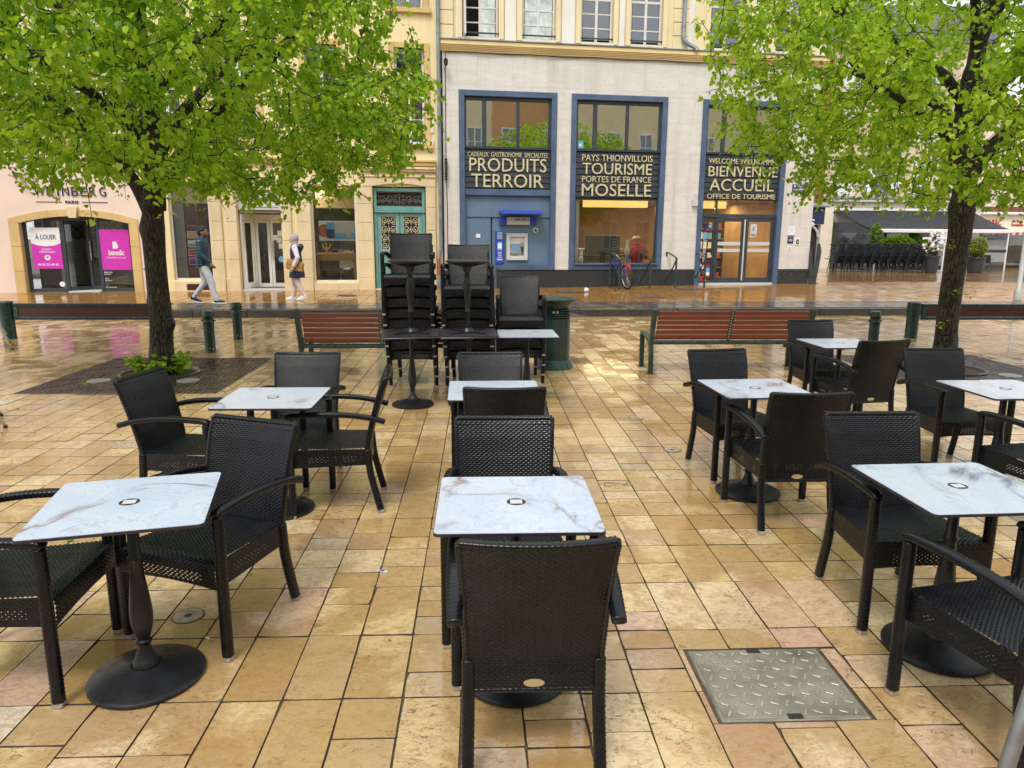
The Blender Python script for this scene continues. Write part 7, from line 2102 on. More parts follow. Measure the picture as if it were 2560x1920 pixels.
def make_tree(loc, lowf, label, seed, limbs, R, zc, zb, zt, nt, per, leafm, trunk_pts, trunk_r, bumps, gapk, lsize, lean=0.0):
    rng = np.random.default_rng(seed); rnd = random.Random(seed)
    t = thing('lime_tree', label, 'tree', loc, 0, 'pollarded lime trees in iron grates')
    # trunk with a flare, bulges and a rough surface
    mb = MB(); n_ = 28
    trunk_pts = [(x+lean*min(z, 2.6), y, z) for x, y, z in trunk_pts]
    limbs = [([(x+lean*min(z, 2.6), y, z) for x, y, z in q], a_, b_) for q, a_, b_ in limbs]
    tp = smooth_path(trunk_pts, 0.035); s = np.linspace(0, 1, len(tp))
    rr = 0.78*np.interp(s, np.linspace(0, 1, len(trunk_r)), trunk_r)
    vs_ = []
    for i, p in enumerate(tp):
        for k in range(n_):
            a = 2*PI*k/n_
            r = rr[i]*(1+0.035*math.sin(3*a+p[2]*1.3)+0.03*mnoise.noise(Vector((math.cos(a)*2.0, math.sin(a)*2.0, p[2]*1.4+seed)))+0.045*mnoise.noise(Vector((math.cos(a)*7, math.sin(a)*7, p[2]*2.6+seed))))
            for (bz, ba, bs, bw) in bumps:
                da = (a-ba+PI) % (2*PI)-PI
                r += bs*math.exp(-((p[2]-bz)/bw)**2-(da/0.55)**2)
            vs_.append((p[0]+r*math.cos(a), p[1]+r*math.sin(a), p[2]))
    fs_ = [(i*n_+k, i*n_+(k+1) % n_, (i+1)*n_+(k+1) % n_, (i+1)*n_+k) for i in range(len(tp)-1) for k in range(n_)]
    mb.add(vs_, fs_); mb.build('trunk', mt['bark'], t, True)
    nodes, nrad, ndir = [], [], []
    lm = MB()
    def limb(pts, r0, r1, n=8):
        p = smooth_path(pts, 0.10)
        p = p + rng.normal(0, 0.012, p.shape)*np.linspace(0, 1, len(p))[:, None]
        r = list(np.linspace(r0, r1, len(p)))
        lm.tube([tuple(q) for q in p], r, n)
        for i in range(len(p)):
            if i < len(p)*0.12: continue
            d = p[min(i+1, len(p)-1)]-p[max(i-1, 0)]
            nodes.append(p[i]); nrad.append(r[i]); ndir.append(d/(np.linalg.norm(d)+1e-9))
    for pts, r0, r1 in limbs: limb(pts, r0, r1)
    lm.build('limbs', mt['bark'], t, True)
    # grow branches and twigs towards points scattered through the crown
    tg = []
    while len(tg) < nt:
        a = rng.uniform(0, 2*PI); q = math.sqrt(rng.uniform(0.03, 1.0))*R
        z = zb + (zt-zb)*rng.uniform(0, 1)
        prof = math.sqrt(max(0.0, 1-((z-zc)/((zt-zc) if z > zc else (zc-zb)*1.12))**2)) if True else 1
        edge = R*(0.30+0.70*prof)*(1+0.10*mnoise.noise(Vector((math.cos(a)*1.7, math.sin(a)*1.7, z*0.7+seed))))
        if q > edge: continue
        low = zb + 0.30*mnoise.noise(Vector((math.cos(a)*q*0.7, math.sin(a)*q*0.7, seed*1.3))) - 0.10*(q/R) + lowf(q*math.cos(a), q*math.sin(a))
        if z < low: continue
        x, y = q*math.cos(a), q*math.sin(a)
        if rng.random() > 0.30+0.70*max(q/edge, 1-(z-low)/1.2): continue
        if mnoise.noise(Vector((x*0.75+seed, y*0.75, z*0.95))) < gapk: continue
        tg.append((x, y, z))
    tg = np.array(tg); C0 = np.array([0, 0, 2.6])
    tg = tg[np.argsort(np.linalg.norm((tg-C0)*np.array([1, 1, 0.8]), axis=1))]
    bm_, tw = MB(), MB()
    lp, ls_, lt_ = [], [], []
    N = np.array(nodes); Rr = np.array(nrad); D = np.array(ndir)
    for ti, p in enumerate(tg):
        d = p-N; dist = np.linalg.norm(d, axis=1)+1e-6
        back = 1-(d*D).sum(1)/dist
        k = int(np.argmin(dist*(1+0.5*back)))
        a = N[k]; L = dist[k]
        m1 = a + D[k]*L*0.35 + np.array([0, 0, 0.06*L]); m2 = (a+p)/2 + rng.normal(0, 0.07*L, 3) + np.array([0, 0, 0.05*L])
        pth = smooth_path([a, 0.5*m1+0.5*m2, p], max(0.10, L/6))
        pth[1:-1] += rng.normal(0, 0.022, pth[1:-1].shape)
        r0 = min(Rr[k]*0.70, 0.012+0.016*L); r0 = max(r0, 0.0055); r1 = max(0.0042, r0*0.5)
        rad = list(np.linspace(r0, r1, len(pth)))
        (bm_ if r0 > 0.007 else tw).tube([tuple(q) for q in pth], rad, 5 if r0 > 0.007 else 4)
        dd = np.gradient(pth, axis=0); dd /= np.linalg.norm(dd, axis=1, keepdims=True)+1e-9
        N = np.vstack([N, pth[1:]]); Rr = np.concatenate([Rr, rad[1:]]); D = np.vstack([D, dd[1:]])
        tipd = dd[-1]
        c_t = rng.beta(2.2, 1.5)*(0.5+0.5*min(1.0, math.hypot(p[0], p[1])/(R*0.8)))  # inner leaves tinted darker, outer brighter: crown shading put into leaf colour
        n_l = int(per*rng.uniform(0.65, 1.35))
        for q in range(n_l):
            f = rng.beta(2.0, 1.0)*1.08
            b = pth[min(len(pth)-1, int(f*(len(pth)-1)+0.5))] if f <= 1 else p+tipd*(f-1)*0.9
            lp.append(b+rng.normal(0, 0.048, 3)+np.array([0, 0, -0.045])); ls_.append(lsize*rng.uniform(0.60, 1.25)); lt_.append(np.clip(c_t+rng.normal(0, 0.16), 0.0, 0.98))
        if rng.random() < 0.75:
            sp = p + tipd*rng.uniform(0.05, 0.2) + np.array([rng.normal(0, 0.10), rng.normal(0, 0.10), rng.normal(-0.16, 0.09)])
            tw.tube([tuple(p), tuple((p+sp)/2+rng.normal(0, 0.02, 3)), tuple(sp)], [0.0042, 0.0036, 0.0025], 4)
            for q in range(8):
                lp.append(p+(sp-p)*rng.uniform(0.3, 1.1)+rng.normal(0, 0.04, 3)); ls_.append(lsize*rng.uniform(0.6, 1.15)); lt_.append(np.clip(c_t+0.12+rng.normal(0, 0.15), 0, 0.98))
    bo = bm_.build('branches', mt['bark'], t, True)
    o = tw.build('twigs', mt['bark'], t, True); tag(o, kind='stuff'); tag(bo, kind='stuff')
    lp, ls_, lt_ = np.array(lp), np.array(ls_), np.array(lt_)
    fr = leaf_frames(rng, len(lp), 1.0)
    camv = np.array([0, 0, 1.75])-np.array(loc)
    dc = np.linalg.norm(lp-camv, axis=1)/ls_
    W = lp+np.array(loc)-np.array([0, 0, 1.75])
    F_ = np.array(_f); inx = np.abs(W@np.array(_R)/(W@F_)) < 0.70; iny = (W@np.array(_U)/(W@F_)) < 0.53
    dc = np.where(inx & iny, dc, 1e9)
    pick = np.argsort(dc)[:300]
    rest = np.ones(len(lp), bool); rest[pick] = False
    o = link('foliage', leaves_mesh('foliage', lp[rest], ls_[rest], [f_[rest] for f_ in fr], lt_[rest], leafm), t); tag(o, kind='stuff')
    one = leaves_mesh('leaf', np.zeros((1, 3)), np.ones(1), [np.array([[1.0, 0, 0]]), np.array([[0, 1.0, 0]]), np.array([[0, 0, 1.0]])], np.array([0.0]), leafm)
    for i in pick:
        lo = link('leaf', one, t)
        ax, sd, nm = fr[0][i], fr[1][i], fr[2][i]
        s_ = float(ls_[i])
        lo.matrix_local = Matrix(((ax[0]*s_, sd[0]*s_, nm[0]*s_, lp[i][0]), (ax[1]*s_, sd[1]*s_, nm[1]*s_, lp[i][1]), (ax[2]*s_, sd[2]*s_, nm[2]*s_, lp[i][2]), (0, 0, 0, 1)))
    # shoots round the foot of the trunk and on the bark
    return t, rng

def shoots(t, rng, n, r, h, mat, offs=(0, 0)):
    pos, sz, ti = [], [], []
    st = MB()
    for i in range(n):
        a = rng.uniform(0, 2*PI); q = r*math.sqrt(rng.uniform(0.25, 1))
        bx, by = 0.17*math.cos(a)+offs[0], 0.17*math.sin(a)+offs[1]
        tx, ty, tz = q*math.cos(a)+offs[0], q*math.sin(a)*0.9+offs[1], h*rng.uniform(0.35, 1)*(1.1-0.5*q/r)
        st.tube([(bx, by, 0.0), ((bx+tx)/2, (by+ty)/2, tz*0.7), (tx, ty, tz)], [0.004, 0.003, 0.002], 4)
        for k in range(7):
            f = rng.uniform(0.3, 1.1)
            pos.append((bx+(tx-bx)*f+rng.normal(0, 0.025), by+(ty-by)*f+rng.normal(0, 0.025), max(0.02, tz*f+rng.normal(0, 0.02)))); sz.append(rng.uniform(0.045, 0.085)); ti.append(rng.beta(3, 2)*0.95)
    o = st.build('shoot_stems', mt['bark'], t, True); tag(o, kind='stuff')
    pos = np.array(pos); fr = leaf_frames(rng, len(pos), 0.35)
    o = link('basal_shoots', leaves_mesh('basal_shoots', pos, np.array(sz), fr, np.array(ti), mat), t); tag(o, kind='stuff')

def bark_sprigs(t, rng, spots, mat):
    pos, sz, ti = [], [], []
    for (x, y, z) in spots:
        for k in range(9):
            pos.append((x+rng.normal(0, 0.04), y+rng.normal(-0.02, 0.03), z+rng.normal(0, 0.03))); sz.append(rng.uniform(0.025, 0.05)); ti.append(rng.beta(2, 3))
    pos = np.array(pos); fr = leaf_frames(rng, len(pos), 0.3)
    o = link('bark_sprigs', leaves_mesh('bark_sprigs', pos, np.array(sz), fr, np.array(ti), mat), t); tag(o, kind='stuff')

limbs1 = [
    ([(-0.02, -0.02, 2.0), (0.16, -0.1, 2.35), (0.55, -0.25, 2.75), (1.15, -0.5, 3.25), (1.9, -0.8, 3.75)], 0.095, 0.035),
    ([(-0.05, 0.0, 1.95), (-0.22, -0.05, 2.35), (-0.55, -0.2, 2.85), (-1.2, -0.4, 3.35), (-1.9, -0.8, 3.8)], 0.085, 0.035),
    ([(0.0, 0.0, 2.0), (0.02, -0.02, 2.6), (0.03, -0.05, 3.4), (-0.05, -0.1, 4.4), (0.0, 0.0, 5.4)], 0.145, 0.05),
    ([(0.02, 0.0, 2.5), (0.25, 0.25, 3.1), (0.7, 0.8, 3.8), (1.2, 1.4, 4.4)], 0.085, 0.03),
    ([(0.0, 0.02, 2.5), (-0.3, 0.3, 3.1), (-0.9, 0.9, 3.9), (-1.4, 1.5, 4.5)], 0.085, 0.03),
    ([(0.02, -0.05, 2.9), (0.2, -0.5, 3.4), (0.4, -1.2, 3.9), (0.5, -1.9, 4.2)], 0.07, 0.03),
    ([(0.0, -0.05, 2.7), (-0.2, -0.6, 3.1), (-0.6, -1.3, 3.5), (-0.9, -2.0, 3.8)], 0.07, 0.03),
    ([(0.02, 0.0, 3.2), (0.6, 0.1, 3.9), (1.4, 0.1, 4.5), (2.1, 0.2, 4.9)], 0.07, 0.03),
    ([(0.0, 0.0, 3.3), (-0.6, 0.1, 4.0), (-1.4, 0.1, 4.6), (-2.1, 0.2, 5.0)], 0.07, 0.03),
    ([(0.03, -0.1, 3.6), (0.3, -0.6, 4.3), (0.8, -1.3, 4.9)], 0.06, 0.03),
]
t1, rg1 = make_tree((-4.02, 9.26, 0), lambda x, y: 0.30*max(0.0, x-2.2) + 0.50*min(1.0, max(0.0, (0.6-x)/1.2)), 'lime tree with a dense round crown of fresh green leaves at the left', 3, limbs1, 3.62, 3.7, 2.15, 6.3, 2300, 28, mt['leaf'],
                    [(0.03, 0, -0.02), (0.03, 0, 0.3), (0.02, 0, 0.8), (-0.01, 0, 1.4), (-0.02, 0, 1.85), (0.0, 0, 2.15)],
                    [0.205, 0.172, 0.163, 0.160, 0.160, 0.165, 0.14], [(0.62, -0.15, 0.06, 0.09), (1.78, PI+0.2, 0.03, 0.10), (0.25, PI, 0.02, 0.2)], -0.46, 0.062, 0.055)
shoots(t1, rg1, 52, 0.44, 0.36, mt['leaf2'])
limbs2 = [
    ([(0.0, 0.0, 2.35), (0.2, -0.05, 2.75), (0.55, -0.15, 3.1), (1.1, -0.4, 3.4), (1.8, -0.6, 3.7)], 0.11, 0.04),
    ([(0.0, 0.0, 2.4), (-0.12, 0.0, 2.9), (-0.1, -0.05, 3.7), (0.0, -0.1, 4.6), (0.05, -0.1, 5.6)], 0.135, 0.05),
    ([(-0.05, -0.05, 2.7), (-0.6, -0.25, 3.05), (-1.3, -0.5, 3.35), (-2.1, -0.8, 3.6)], 0.06, 0.028),
    ([(-0.08, -0.02, 3.2), (-0.5, -0.2, 3.6), (-1.1, -0.3, 3.9), (-1.8, -0.4, 4.2), (-2.4, -0.5, 4.35)], 0.07, 0.03),
    ([(-0.08, -0.05, 3.9), (-0.35, -0.3, 4.5), (-0.9, -0.7, 5.0), (-1.6, -1.0, 5.4)], 0.065, 0.03),
    ([(0.0, 0.0, 3.0), (0.35, 0.5, 3.7), (0.9, 1.1, 4.3)], 0.07, 0.03),
    ([(-0.05, 0.0, 3.0), (-0.4, 0.6, 3.6), (-1.0, 1.3, 4.1)], 0.07, 0.03),
    ([(-0.05, -0.05, 3.0), (-0.1, -0.7, 3.5), (-0.3, -1.5, 3.9), (-0.4, -2.1, 4.1)], 0.065, 0.03),
    ([(0.05, -0.05, 3.4), (0.6, -0.7, 4.0), (1.2, -1.3, 4.5)], 0.065, 0.03),
    ([(-0.02, -0.1, 4.2), (0.25, -0.4, 4.9), (0.5, -0.7, 5.6)], 0.06, 0.03),
]
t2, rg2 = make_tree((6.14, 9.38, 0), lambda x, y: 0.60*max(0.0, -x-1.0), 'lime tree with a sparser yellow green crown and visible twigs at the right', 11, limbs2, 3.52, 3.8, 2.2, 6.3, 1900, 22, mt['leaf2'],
                    [(-0.02, 0, -0.02), (0.0, 0, 0.3), (0.0, 0, 0.9), (0.015, 0, 1.5), (0.02, 0, 2.0), (0.01, 0, 2.45)],
                    [0.20, 0.170, 0.165, 0.165, 0.172, 0.188, 0.165], [(2.1, PI, 0.04, 0.12), (0.35, 0.0, 0.03, 0.15)], -0.26, 0.064, -0.01)
bark_sprigs(t2, rg2, [(-0.17, -0.12, 1.62), (0.05, -0.19, 1.6), (-0.02, -0.2, 1.05), (0.1, -0.17, 1.0), (-0.17, -0.12, 0.22), (-0.18, -0.1, 0.6)], mt['leaf2'])

# ------------------------------------------------------------------ greenery at the café
def bush(name, label, cat, loc, n, rx, ry, rz_, zc, mat, size, pot=None, seed=5, blossom=None):
    rng = np.random.default_rng(seed)
    t = thing(name, label, cat, loc)
    p = rng.normal(0, 1, (n, 3)); p /= np.linalg.norm(p, axis=1, keepdims=True); p *= rng.uniform(0.35, 1, (n, 1))**0.5
    p = p*np.array([rx, ry, rz_])+np.array([0, 0, zc])
    fr = leaf_frames(rng, n, 0.3)
    o = link('foliage', leaves_mesh('foliage', p, rng.uniform(0.6, 1.3, n)*size, fr, rng.beta(2, 2, n)*0.95, mat), t); tag(o, kind='stuff')
    mb = MB()
    for i in range(7): 
        a = i*0.9; mb.tube([(0.03*math.cos(a), 0.03*math.sin(a), max(0, zc-rz_*1.2)), (rx*0.5*math.cos(a), ry*0.5*math.sin(a), zc+rz_*0.3)], 0.012, 5)
    mb.build('stems', mt['bark'], t)
    if pot:
        w, h = pot
        mb = MB(); mb.lathe([(w*0.72, 0), (w*0.78, 0.04), (w*0.95, h*0.9), (w*1.05, h*0.9), (w*1.05, h), (w*0.9, h), (w*0.88, h-0.06)], 4 if name == 'square_planter' else 24)
        mb.build('pot', mt['planter'], t)
    return t
bush('bamboo_planter', 'charcoal pot of straw coloured bamboo right of the right tree trunk', 'planter', (23.5, 34.4, street_z(23.5, 34.4)), 1300, 0.46, 0.42, 0.50, 1.2, mt['grass'], 0.09, (0.40, 0.75), 8)
bush('hedge_bush', 'bright green bush at the left under the café awning', 'bush', (22.0, 38.6, -0.08), 1400, 1.0, 0.4, 0.62, 1.25, mt['bush'], 0.13, None, 9)
bush('hedge_bush', 'green leafy shrub with orange flowers under the middle of the café awning', 'bush', (23.4, 39.4, -0.08), 1200, 0.8, 0.4, 0.75, 1.2, mt['bush'], 0.13, None, 10)
bush('tall_shrub', 'tall thin green shrub at the left end of the awning bar', 'shrub', (20.75, 38.5, -0.08), 700, 0.35, 0.3, 1.0, 1.5, mt['bush'], 0.12, None, 12)
t = bush('flower_planter', 'charcoal pot with white blossom branches left of the right tree trunk', 'planter', (21.3, 34.3, street_z(21.3, 34.3)), 120, 0.35, 0.3, 0.45, 1.15, mt['bush'], 0.06, (0.32, 0.80), 13)
mb = MB(); rr_ = random.Random(4)
for i in range(75):
    a = rr_.uniform(0, 2*PI); q = rr_.uniform(0.1, 0.52); z = 1.0+rr_.uniform(0, 0.95)
    s_ = 1 if q < 0.3 else 0.7
    mb.ball((q*math.cos(a), q*0.6*math.sin(a), z if q < 0.35 else min(z, 1.6)), 0.075*rr_.uniform(0.6, 1.1), 6)
o = mb.build('blossom', mt['petal'], t); tag(o, kind='stuff')
bush('corner_plants', 'low dark green plants growing by the firewood past the corner', 'plants', (10.9, 24.6, street_z(10.9, 24.6)), 260, 0.35, 0.25, 0.22, 0.2, mt['bush'], 0.09, None, 14)

# ------------------------------------------------------------------ people
def etube(mb, pts, rad, n=18):
    """limb of horizontal elliptical rings: rad is (rx, ry) per point; smoothly interpolated"""
    P_ = smooth_path(pts, 0.02); Q = np.array(pts, float)
    s = np.linspace(0, 1, len(P_))
    d = np.concatenate([[0], np.cumsum(np.linalg.norm(np.diff(Q, axis=0), axis=1))]); d /= d[-1]
    rx = np.interp(s, d, [r[0] if isinstance(r, tuple) else r for r in rad]); ry = np.interp(s, d, [r[1] if isinstance(r, tuple) else r for r in rad])
    b = len(mb.v)
    for k_, p_ in enumerate(P_):
        for i in range(n):
            a = 2*PI*i/n; mb.v.append((p_[0]+rx[k_]*math.cos(a), p_[1]+ry[k_]*math.sin(a), p_[2]))
    m_ = len(P_)
    for k_ in range(m_-1):
        for i in range(n): mb.f.append((b+k_*n+i, b+k_*n+(i+1) % n, b+(k_+1)*n+(i+1) % n, b+(k_+1)*n+i))
    mb.f.append(tuple(b+i for i in range(n-1, -1, -1))); mb.f.append(tuple(b+(m_-1)*n+i for i in range(n)))

def fused(name, mb, mat, parent, voxel=0.008, k=1.0, quilt=0.0, qp=0.055, quilt_dir=1):
    """weld overlapping limbs into one continuous skin"""
    mb.v = [tuple(c*k for c in q) for q in mb.v]
    me = bpy.data.meshes.new(name); me.from_pydata(mb.v, [], mb.f)
    bm = bmesh.new(); bm.from_mesh(me); bmesh.ops.recalc_face_normals(bm, faces=bm.faces); bm.to_mesh(me); bm.free()
    o = bpy.data.objects.new(name, me); COL.objects.link(o)
    r = o.modifiers.new('weld', 'REMESH'); r.mode = 'VOXEL'; r.voxel_size = voxel; r.use_smooth_shade = True
    s = o.modifiers.new('relax', 'SMOOTH'); s.factor = 0.5; s.iterations = 4
    dg = bpy.context.evaluated_depsgraph_get()
    out = bpy.data.meshes.new_from_object(o.evaluated_get(dg))
    bpy.data.objects.remove(o); bpy.data.meshes.remove(me)
    if quilt:
        for v in out.vertices: v.co += v.normal*quilt*(abs(math.sin(v.co.z*PI/qp))**0.6-0.3)
    out.materials.clear(); out.materials.append(mat); out.name = name
    out.polygons.foreach_set('use_smooth', [True]*len(out.polygons))
    return link(name, out, parent)

def hand_mb(mb, wrist, dirv, out):
    """palm, four bent fingers of different length and a thumb leaving the side of the palm"""
    w = Vector(wrist); d = Vector(dirv).normalized(); o_ = Vector(out); o_ = (o_-d*o_.dot(d)).normalized(); sdv = d.cross(o_)
    b = len(mb.v)
    mb.ball((0, 0, 0), 0.045, 12)
    for i in range(b, len(mb.v)):
        q = mb.v[i]; mb.v[i] = tuple(w+d*0.05 + d*q[0]*1.15 + sdv*q[1]*0.85 + o_*q[2]*0.42)
    for off, L in ((-0.027, 0.066), (-0.009, 0.076), (0.009, 0.072), (0.027, 0.056)):
        p0 = w+d*0.078+sdv*off
        mb.tube([tuple(p0), tuple(p0+d*L*0.5-o_*0.010), tuple(p0+d*L*0.8-o_*0.030), tuple(p0+d*L*0.88-o_*0.050)], [0.0095, 0.009, 0.0085, 0.007], 7)
    p0 = w+d*0.025+sdv*0.028
    mb.tube([tuple(p0), tuple(p0+d*0.03+sdv*0.022-o_*0.006), tuple(p0+d*0.062+sdv*0.026-o_*0.02)], [0.012, 0.011, 0.009], 7)

def walker(name, label, loc, rz, H, pal, stride=0.30, swing=0.2, quilt=0.006, vest=False):
    """a walking figure facing +x"""
    k = H/1.72
    t = thing(name, label, 'person', loc, rz)
    hc = (0.050, 0, 1.605)
    legs, arms = [], []
    for s, fx_, kx, lift in ((-1, stride+0.02, stride*0.62, 0.0), (1, -stride, -stride*0.10, 0.06)):
        legs.append(((0.0, s*0.085, 0.90), (kx*0.55, s*0.088, 0.70), (kx, s*0.09, 0.49), (kx*0.45+fx_*0.5-0.02, s*0.092, 0.29), (fx_-0.03, s*0.095, 0.10+lift), s, lift))
    for s, a_ in ((-1, swing), (1, -swing)):
        sh, el = Vector((0.0, s*0.175, 1.40)), Vector((-0.05+a_*0.35, s*(0.285 if vest else 0.225), 1.13))
        wr = Vector((0.05+a_*0.95, s*(0.300 if vest else 0.215), 0.90+0.02*(a_ > 0)))
        if vest and s > 0: wr = Vector((0.04, 0.29, 0.88))
        arms.append((sh, el, wr, s))
    mb = MB()
    etube(mb, [(0, 0, 0.84), (0, 0, 0.95), (0, 0, 1.10), (0.01, 0, 1.30), (0.01, 0, 1.40), (0.015, 0, 1.455)], [(0.10, 0.15), (0.10, 0.145), (0.09, 0.125), (0.11, 0.155), (0.085, 0.15), (0.06, 0.075)])
    etube(mb, [(0.015, 0, 1.42), (0.03, 0, 1.49), (0.035, 0, 1.56)], [0.058, 0.052, 0.055])
    mb.ball(hc, 0.098, 20, (0.98, 0.80, 1.20)); mb.ball((0.085, 0, 1.545), 0.055, 14, (0.95, 0.95, 0.95))
    mb.tube([(0.125, 0, 1.635), (0.158, 0, 1.587), (0.135, 0, 1.575)], [0.012, 0.017, 0.012], 8)
    for s in (-1, 1):
        mb.ball((0.035, s*0.080, 1.595), 0.026, 10, (0.8, 0.4, 1.3)); mb.ball((0.115, s*0.033, 1.632), 0.018, 8, (0.8, 1.2, 0.6))
    mb.tube([(0.137, -0.022, 1.545), (0.146, 0, 1.547), (0.137, 0.022, 1.545)], [0.008, 0.010, 0.008], 7)
    for lg in legs:
        etube(mb, lg[:5], [0.080, 0.070, 0.050, 0.048, 0.034])
        an = Vector(lg[4]); mb.tube([tuple(an), tuple(an+Vector((0.02, 0, -0.05))), tuple(an+Vector((0.13, 0, -0.065-lg[6]*0.7)))], [0.034, 0.036, 0.028], 10)
    for sh, el, wr, s in arms:
        mb.tube([tuple(sh), tuple(sh.lerp(el, 0.5)), tuple(el), tuple(el.lerp(wr, 0.5)), tuple(wr)], [0.055, 0.046, 0.040, 0.036, 0.027], 12)
        hand_mb(mb, wr, wr-el, (0, s, 0))
    fused('body', mb, pal['skin'], t, 0.0065, k)
    for s in (-1, 1):
        mb = MB(); mb.ball((0.134*k, s*0.033*k, 1.622*k), 0.0105*k, 8, (0.6, 1.3, 0.8)); mb.build('eye', mt['ink'], t)
    # trousers
    mb = MB(); etube(mb, [(0, 0, 0.80), (0, 0, 0.88), (0, 0, 0.98)], [(0.12, 0.165), (0.128, 0.17), (0.115, 0.158)])
    for lg in legs:
        an = Vector(lg[4])
        etube(mb, [lg[0], lg[1], lg[2], lg[3], tuple(an+Vector((0.005, 0, -0.035)))], [(0.108, 0.095), (0.098, 0.090), (0.080, 0.074), (0.070, 0.067), (0.058, 0.056)])
    fused('trousers', mb, pal['legs'], t, 0.010, k)
    # upper garment
    mb = MB()
    if vest: etube(mb, [(0.0, 0, 0.60), (0, 0, 0.68), (0, 0, 0.90), (0, 0, 1.08), (0.01, 0, 1.30), (0.01, 0, 1.42), (0.02, 0, 1.48)], [(0.20, 0.225), (0.20, 0.225), (0.165, 0.195), (0.145, 0.175), (0.14, 0.185), (0.115, 0.155), (0.075, 0.085)])
    else: etube(mb, [(0.0, 0, 0.83), (0, 0, 0.87), (0, 0, 0.98), (0, 0, 1.12), (0.01, 0, 1.30), (0.01, 0, 1.41), (0.018, 0, 1.47), (0.022, 0, 1.52)], [(0.14, 0.175), (0.152, 0.185), (0.15, 0.18), (0.145, 0.175), (0.145, 0.19), (0.115, 0.175), (0.082, 0.09), (0.078, 0.078)])
    def slv(mb):
        for sh, el, wr, s in arms:
            w2 = el.lerp(wr, 0.94)
            mb.tube([tuple(sh+Vector((0, -s*0.03, 0.01))), tuple(sh), tuple(sh.lerp(el, 0.5)), tuple(el), tuple(el.lerp(w2, 0.5)), tuple(w2)], [0.07, 0.080, 0.070, 0.062, 0.055, 0.045], 14)
    if not vest: slv(mb)
    fused('long_vest' if vest else 'jacket', mb, pal['top'], t, 0.009, k, quilt*k)
    if vest:
        mb = MB(); slv(mb); fused('sleeves', mb, pal['sleeve'], t, 0.010, k)
    for lg in legs:
        an, lift = Vector(lg[4]), lg[6]
        mb = MB()
        mb.tube([(an.x+0.005, an.y, 0.10+lift), (an.x-0.02, an.y, 0.055+lift), (an.x-0.035, an.y, 0.045+lift*1.1)], [0.050, 0.052, 0.045], 12)
        mb.tube([(an.x-0.05, an.y, 0.048+lift*1.15), (an.x+0.04, an.y, 0.055+lift*0.6), (an.x+0.12, an.y, 0.042+lift*0.15), (an.x+0.185, an.y, 0.034)], [0.042, 0.046, 0.040, 0.026], 12)
        sh_ = fused('shoe', mb, pal['shoe'], t, 0.009, k)
        mb = MB(); mb.prism([(an.x-0.095, 0.010+lift*1.2), (an.x+0.09, 0.0+lift*0.2), (an.x+0.215, 0.006), (an.x+0.215, 0.026), (an.x+0.09, 0.028+lift*0.25), (an.x-0.095, 0.036+lift*1.2)], an.y-0.045, an.y+0.045)
        mb.v = [tuple(c*k for c in q) for q in mb.v]
        mb.build('sole', pal['sole'], sh_, bevel=0.008)
    return t, k, arms

def hair_cap(t, k, mat, seed=1):
    rr_ = random.Random(seed); mb = MB()
    mb.ball((0.030, 0, 1.655), 0.100, 18, (1.02, 0.86, 0.86)); mb.ball((-0.005, 0, 1.615), 0.095, 16, (0.9, 0.86, 1.05))
    for i in range(26):
        a = rr_.uniform(0, 2*PI); q = rr_.uniform(0.02, 0.085)
        mb.ball((0.035+q*math.cos(a)*1.05, q*math.sin(a)*0.85, 1.735-q*q*4.5), 0.026, 8)
    mb.v = [q if not (q[0] > 0.105 and q[2] < 1.68) else (0.105, q[1], q[2]) for q in mb.v]
    fused('hair', mb, mat, t, 0.009, k)

# man walking right
pos = (-6.10, 16.70, street_z(-6.1, 16.7)-0.002)
t, k, arms = walker('person', 'person with black hair in a teal blue quilted jacket and pale grey joggers, walking right', pos, 0.10, 1.66,
                    dict(skin=mt['skin'], legs=mt['joggers'], top=mt['jacket'], shoe=mt['shoe_dark'], sole=mt['sole']), 0.27, 0.16, 0.010)
hair_cap(t, k, mt['hair'])
mb = MB(); mb.ball((0.075, 0, 1.535), 0.062, 14, (1.0, 1.02, 0.82)); mb.v = [q if q[2] < 1.562 else (q[0], q[1], 1.562) for q in mb.v]; mb.v = [(x*k, y*k, z*k) for x, y, z in mb.v]; auto_smooth(mb.build('beard', mt['hair'], t))
# woman walking left
wx, wy = -4.24, 17.42
pos = (wx, wy, street_z(wx, wy)-0.002)
t, k, arms = walker('person', 'person in a mauve headscarf, long navy vest and pale pink trousers, walking left', pos, PI+0.05, 1.50,
                    dict(skin=mt['skin_pale'], legs=mt['trousers_pink'], top=mt['vest'], shoe=mt['white'], sole=mt['sole'], sleeve=mt['sleeve']), 0.15, 0.12, 0.006, True)
mb = MB(); mb.ball((0.022, 0, 1.625), 0.118, 18, (0.95, 0.84, 1.08)); etube(mb, [(0.0, 0, 1.43), (0.012, 0, 1.49), (0.012, 0, 1.56)], [(0.11, 0.12), (0.088, 0.085), (0.085, 0.08)])
mb.v = [q if not (q[0] > 0.098 and 1.52 < q[2] < 1.70) else (0.098, q[1], q[2]) for q in mb.v]
fused('headscarf', mb, mt['scarf'], t, 0.009, k)
mb = MB(); mb.ball((-0.135, 0, 1.40), 0.095, 14, (0.75, 1.2, 0.95)); mb.ball((-0.115, 0, 1.335), 0.08, 12, (0.7, 1.1, 1.0)); fused('hood', mb, mt['vest'], t, 0.010, k)
c = thing('carry_case', 'tan leather case held under the arm of the person in the headscarf', 'bag', (wx-0.02, wy-0.185, street_z(wx, wy)+0.69))
mb = MB(); mb.box(-0.20, 0.20, -0.032, 0.032, 0, 0.235); cb = mb.build('case', mt['bag'], c, bevel=0.025, seg=3)
mb = MB(); mb.box(-0.195, 0.195, -0.035, 0.035, 0.115, 0.123); mb.build('zip', mt['woodbrown'], cb)
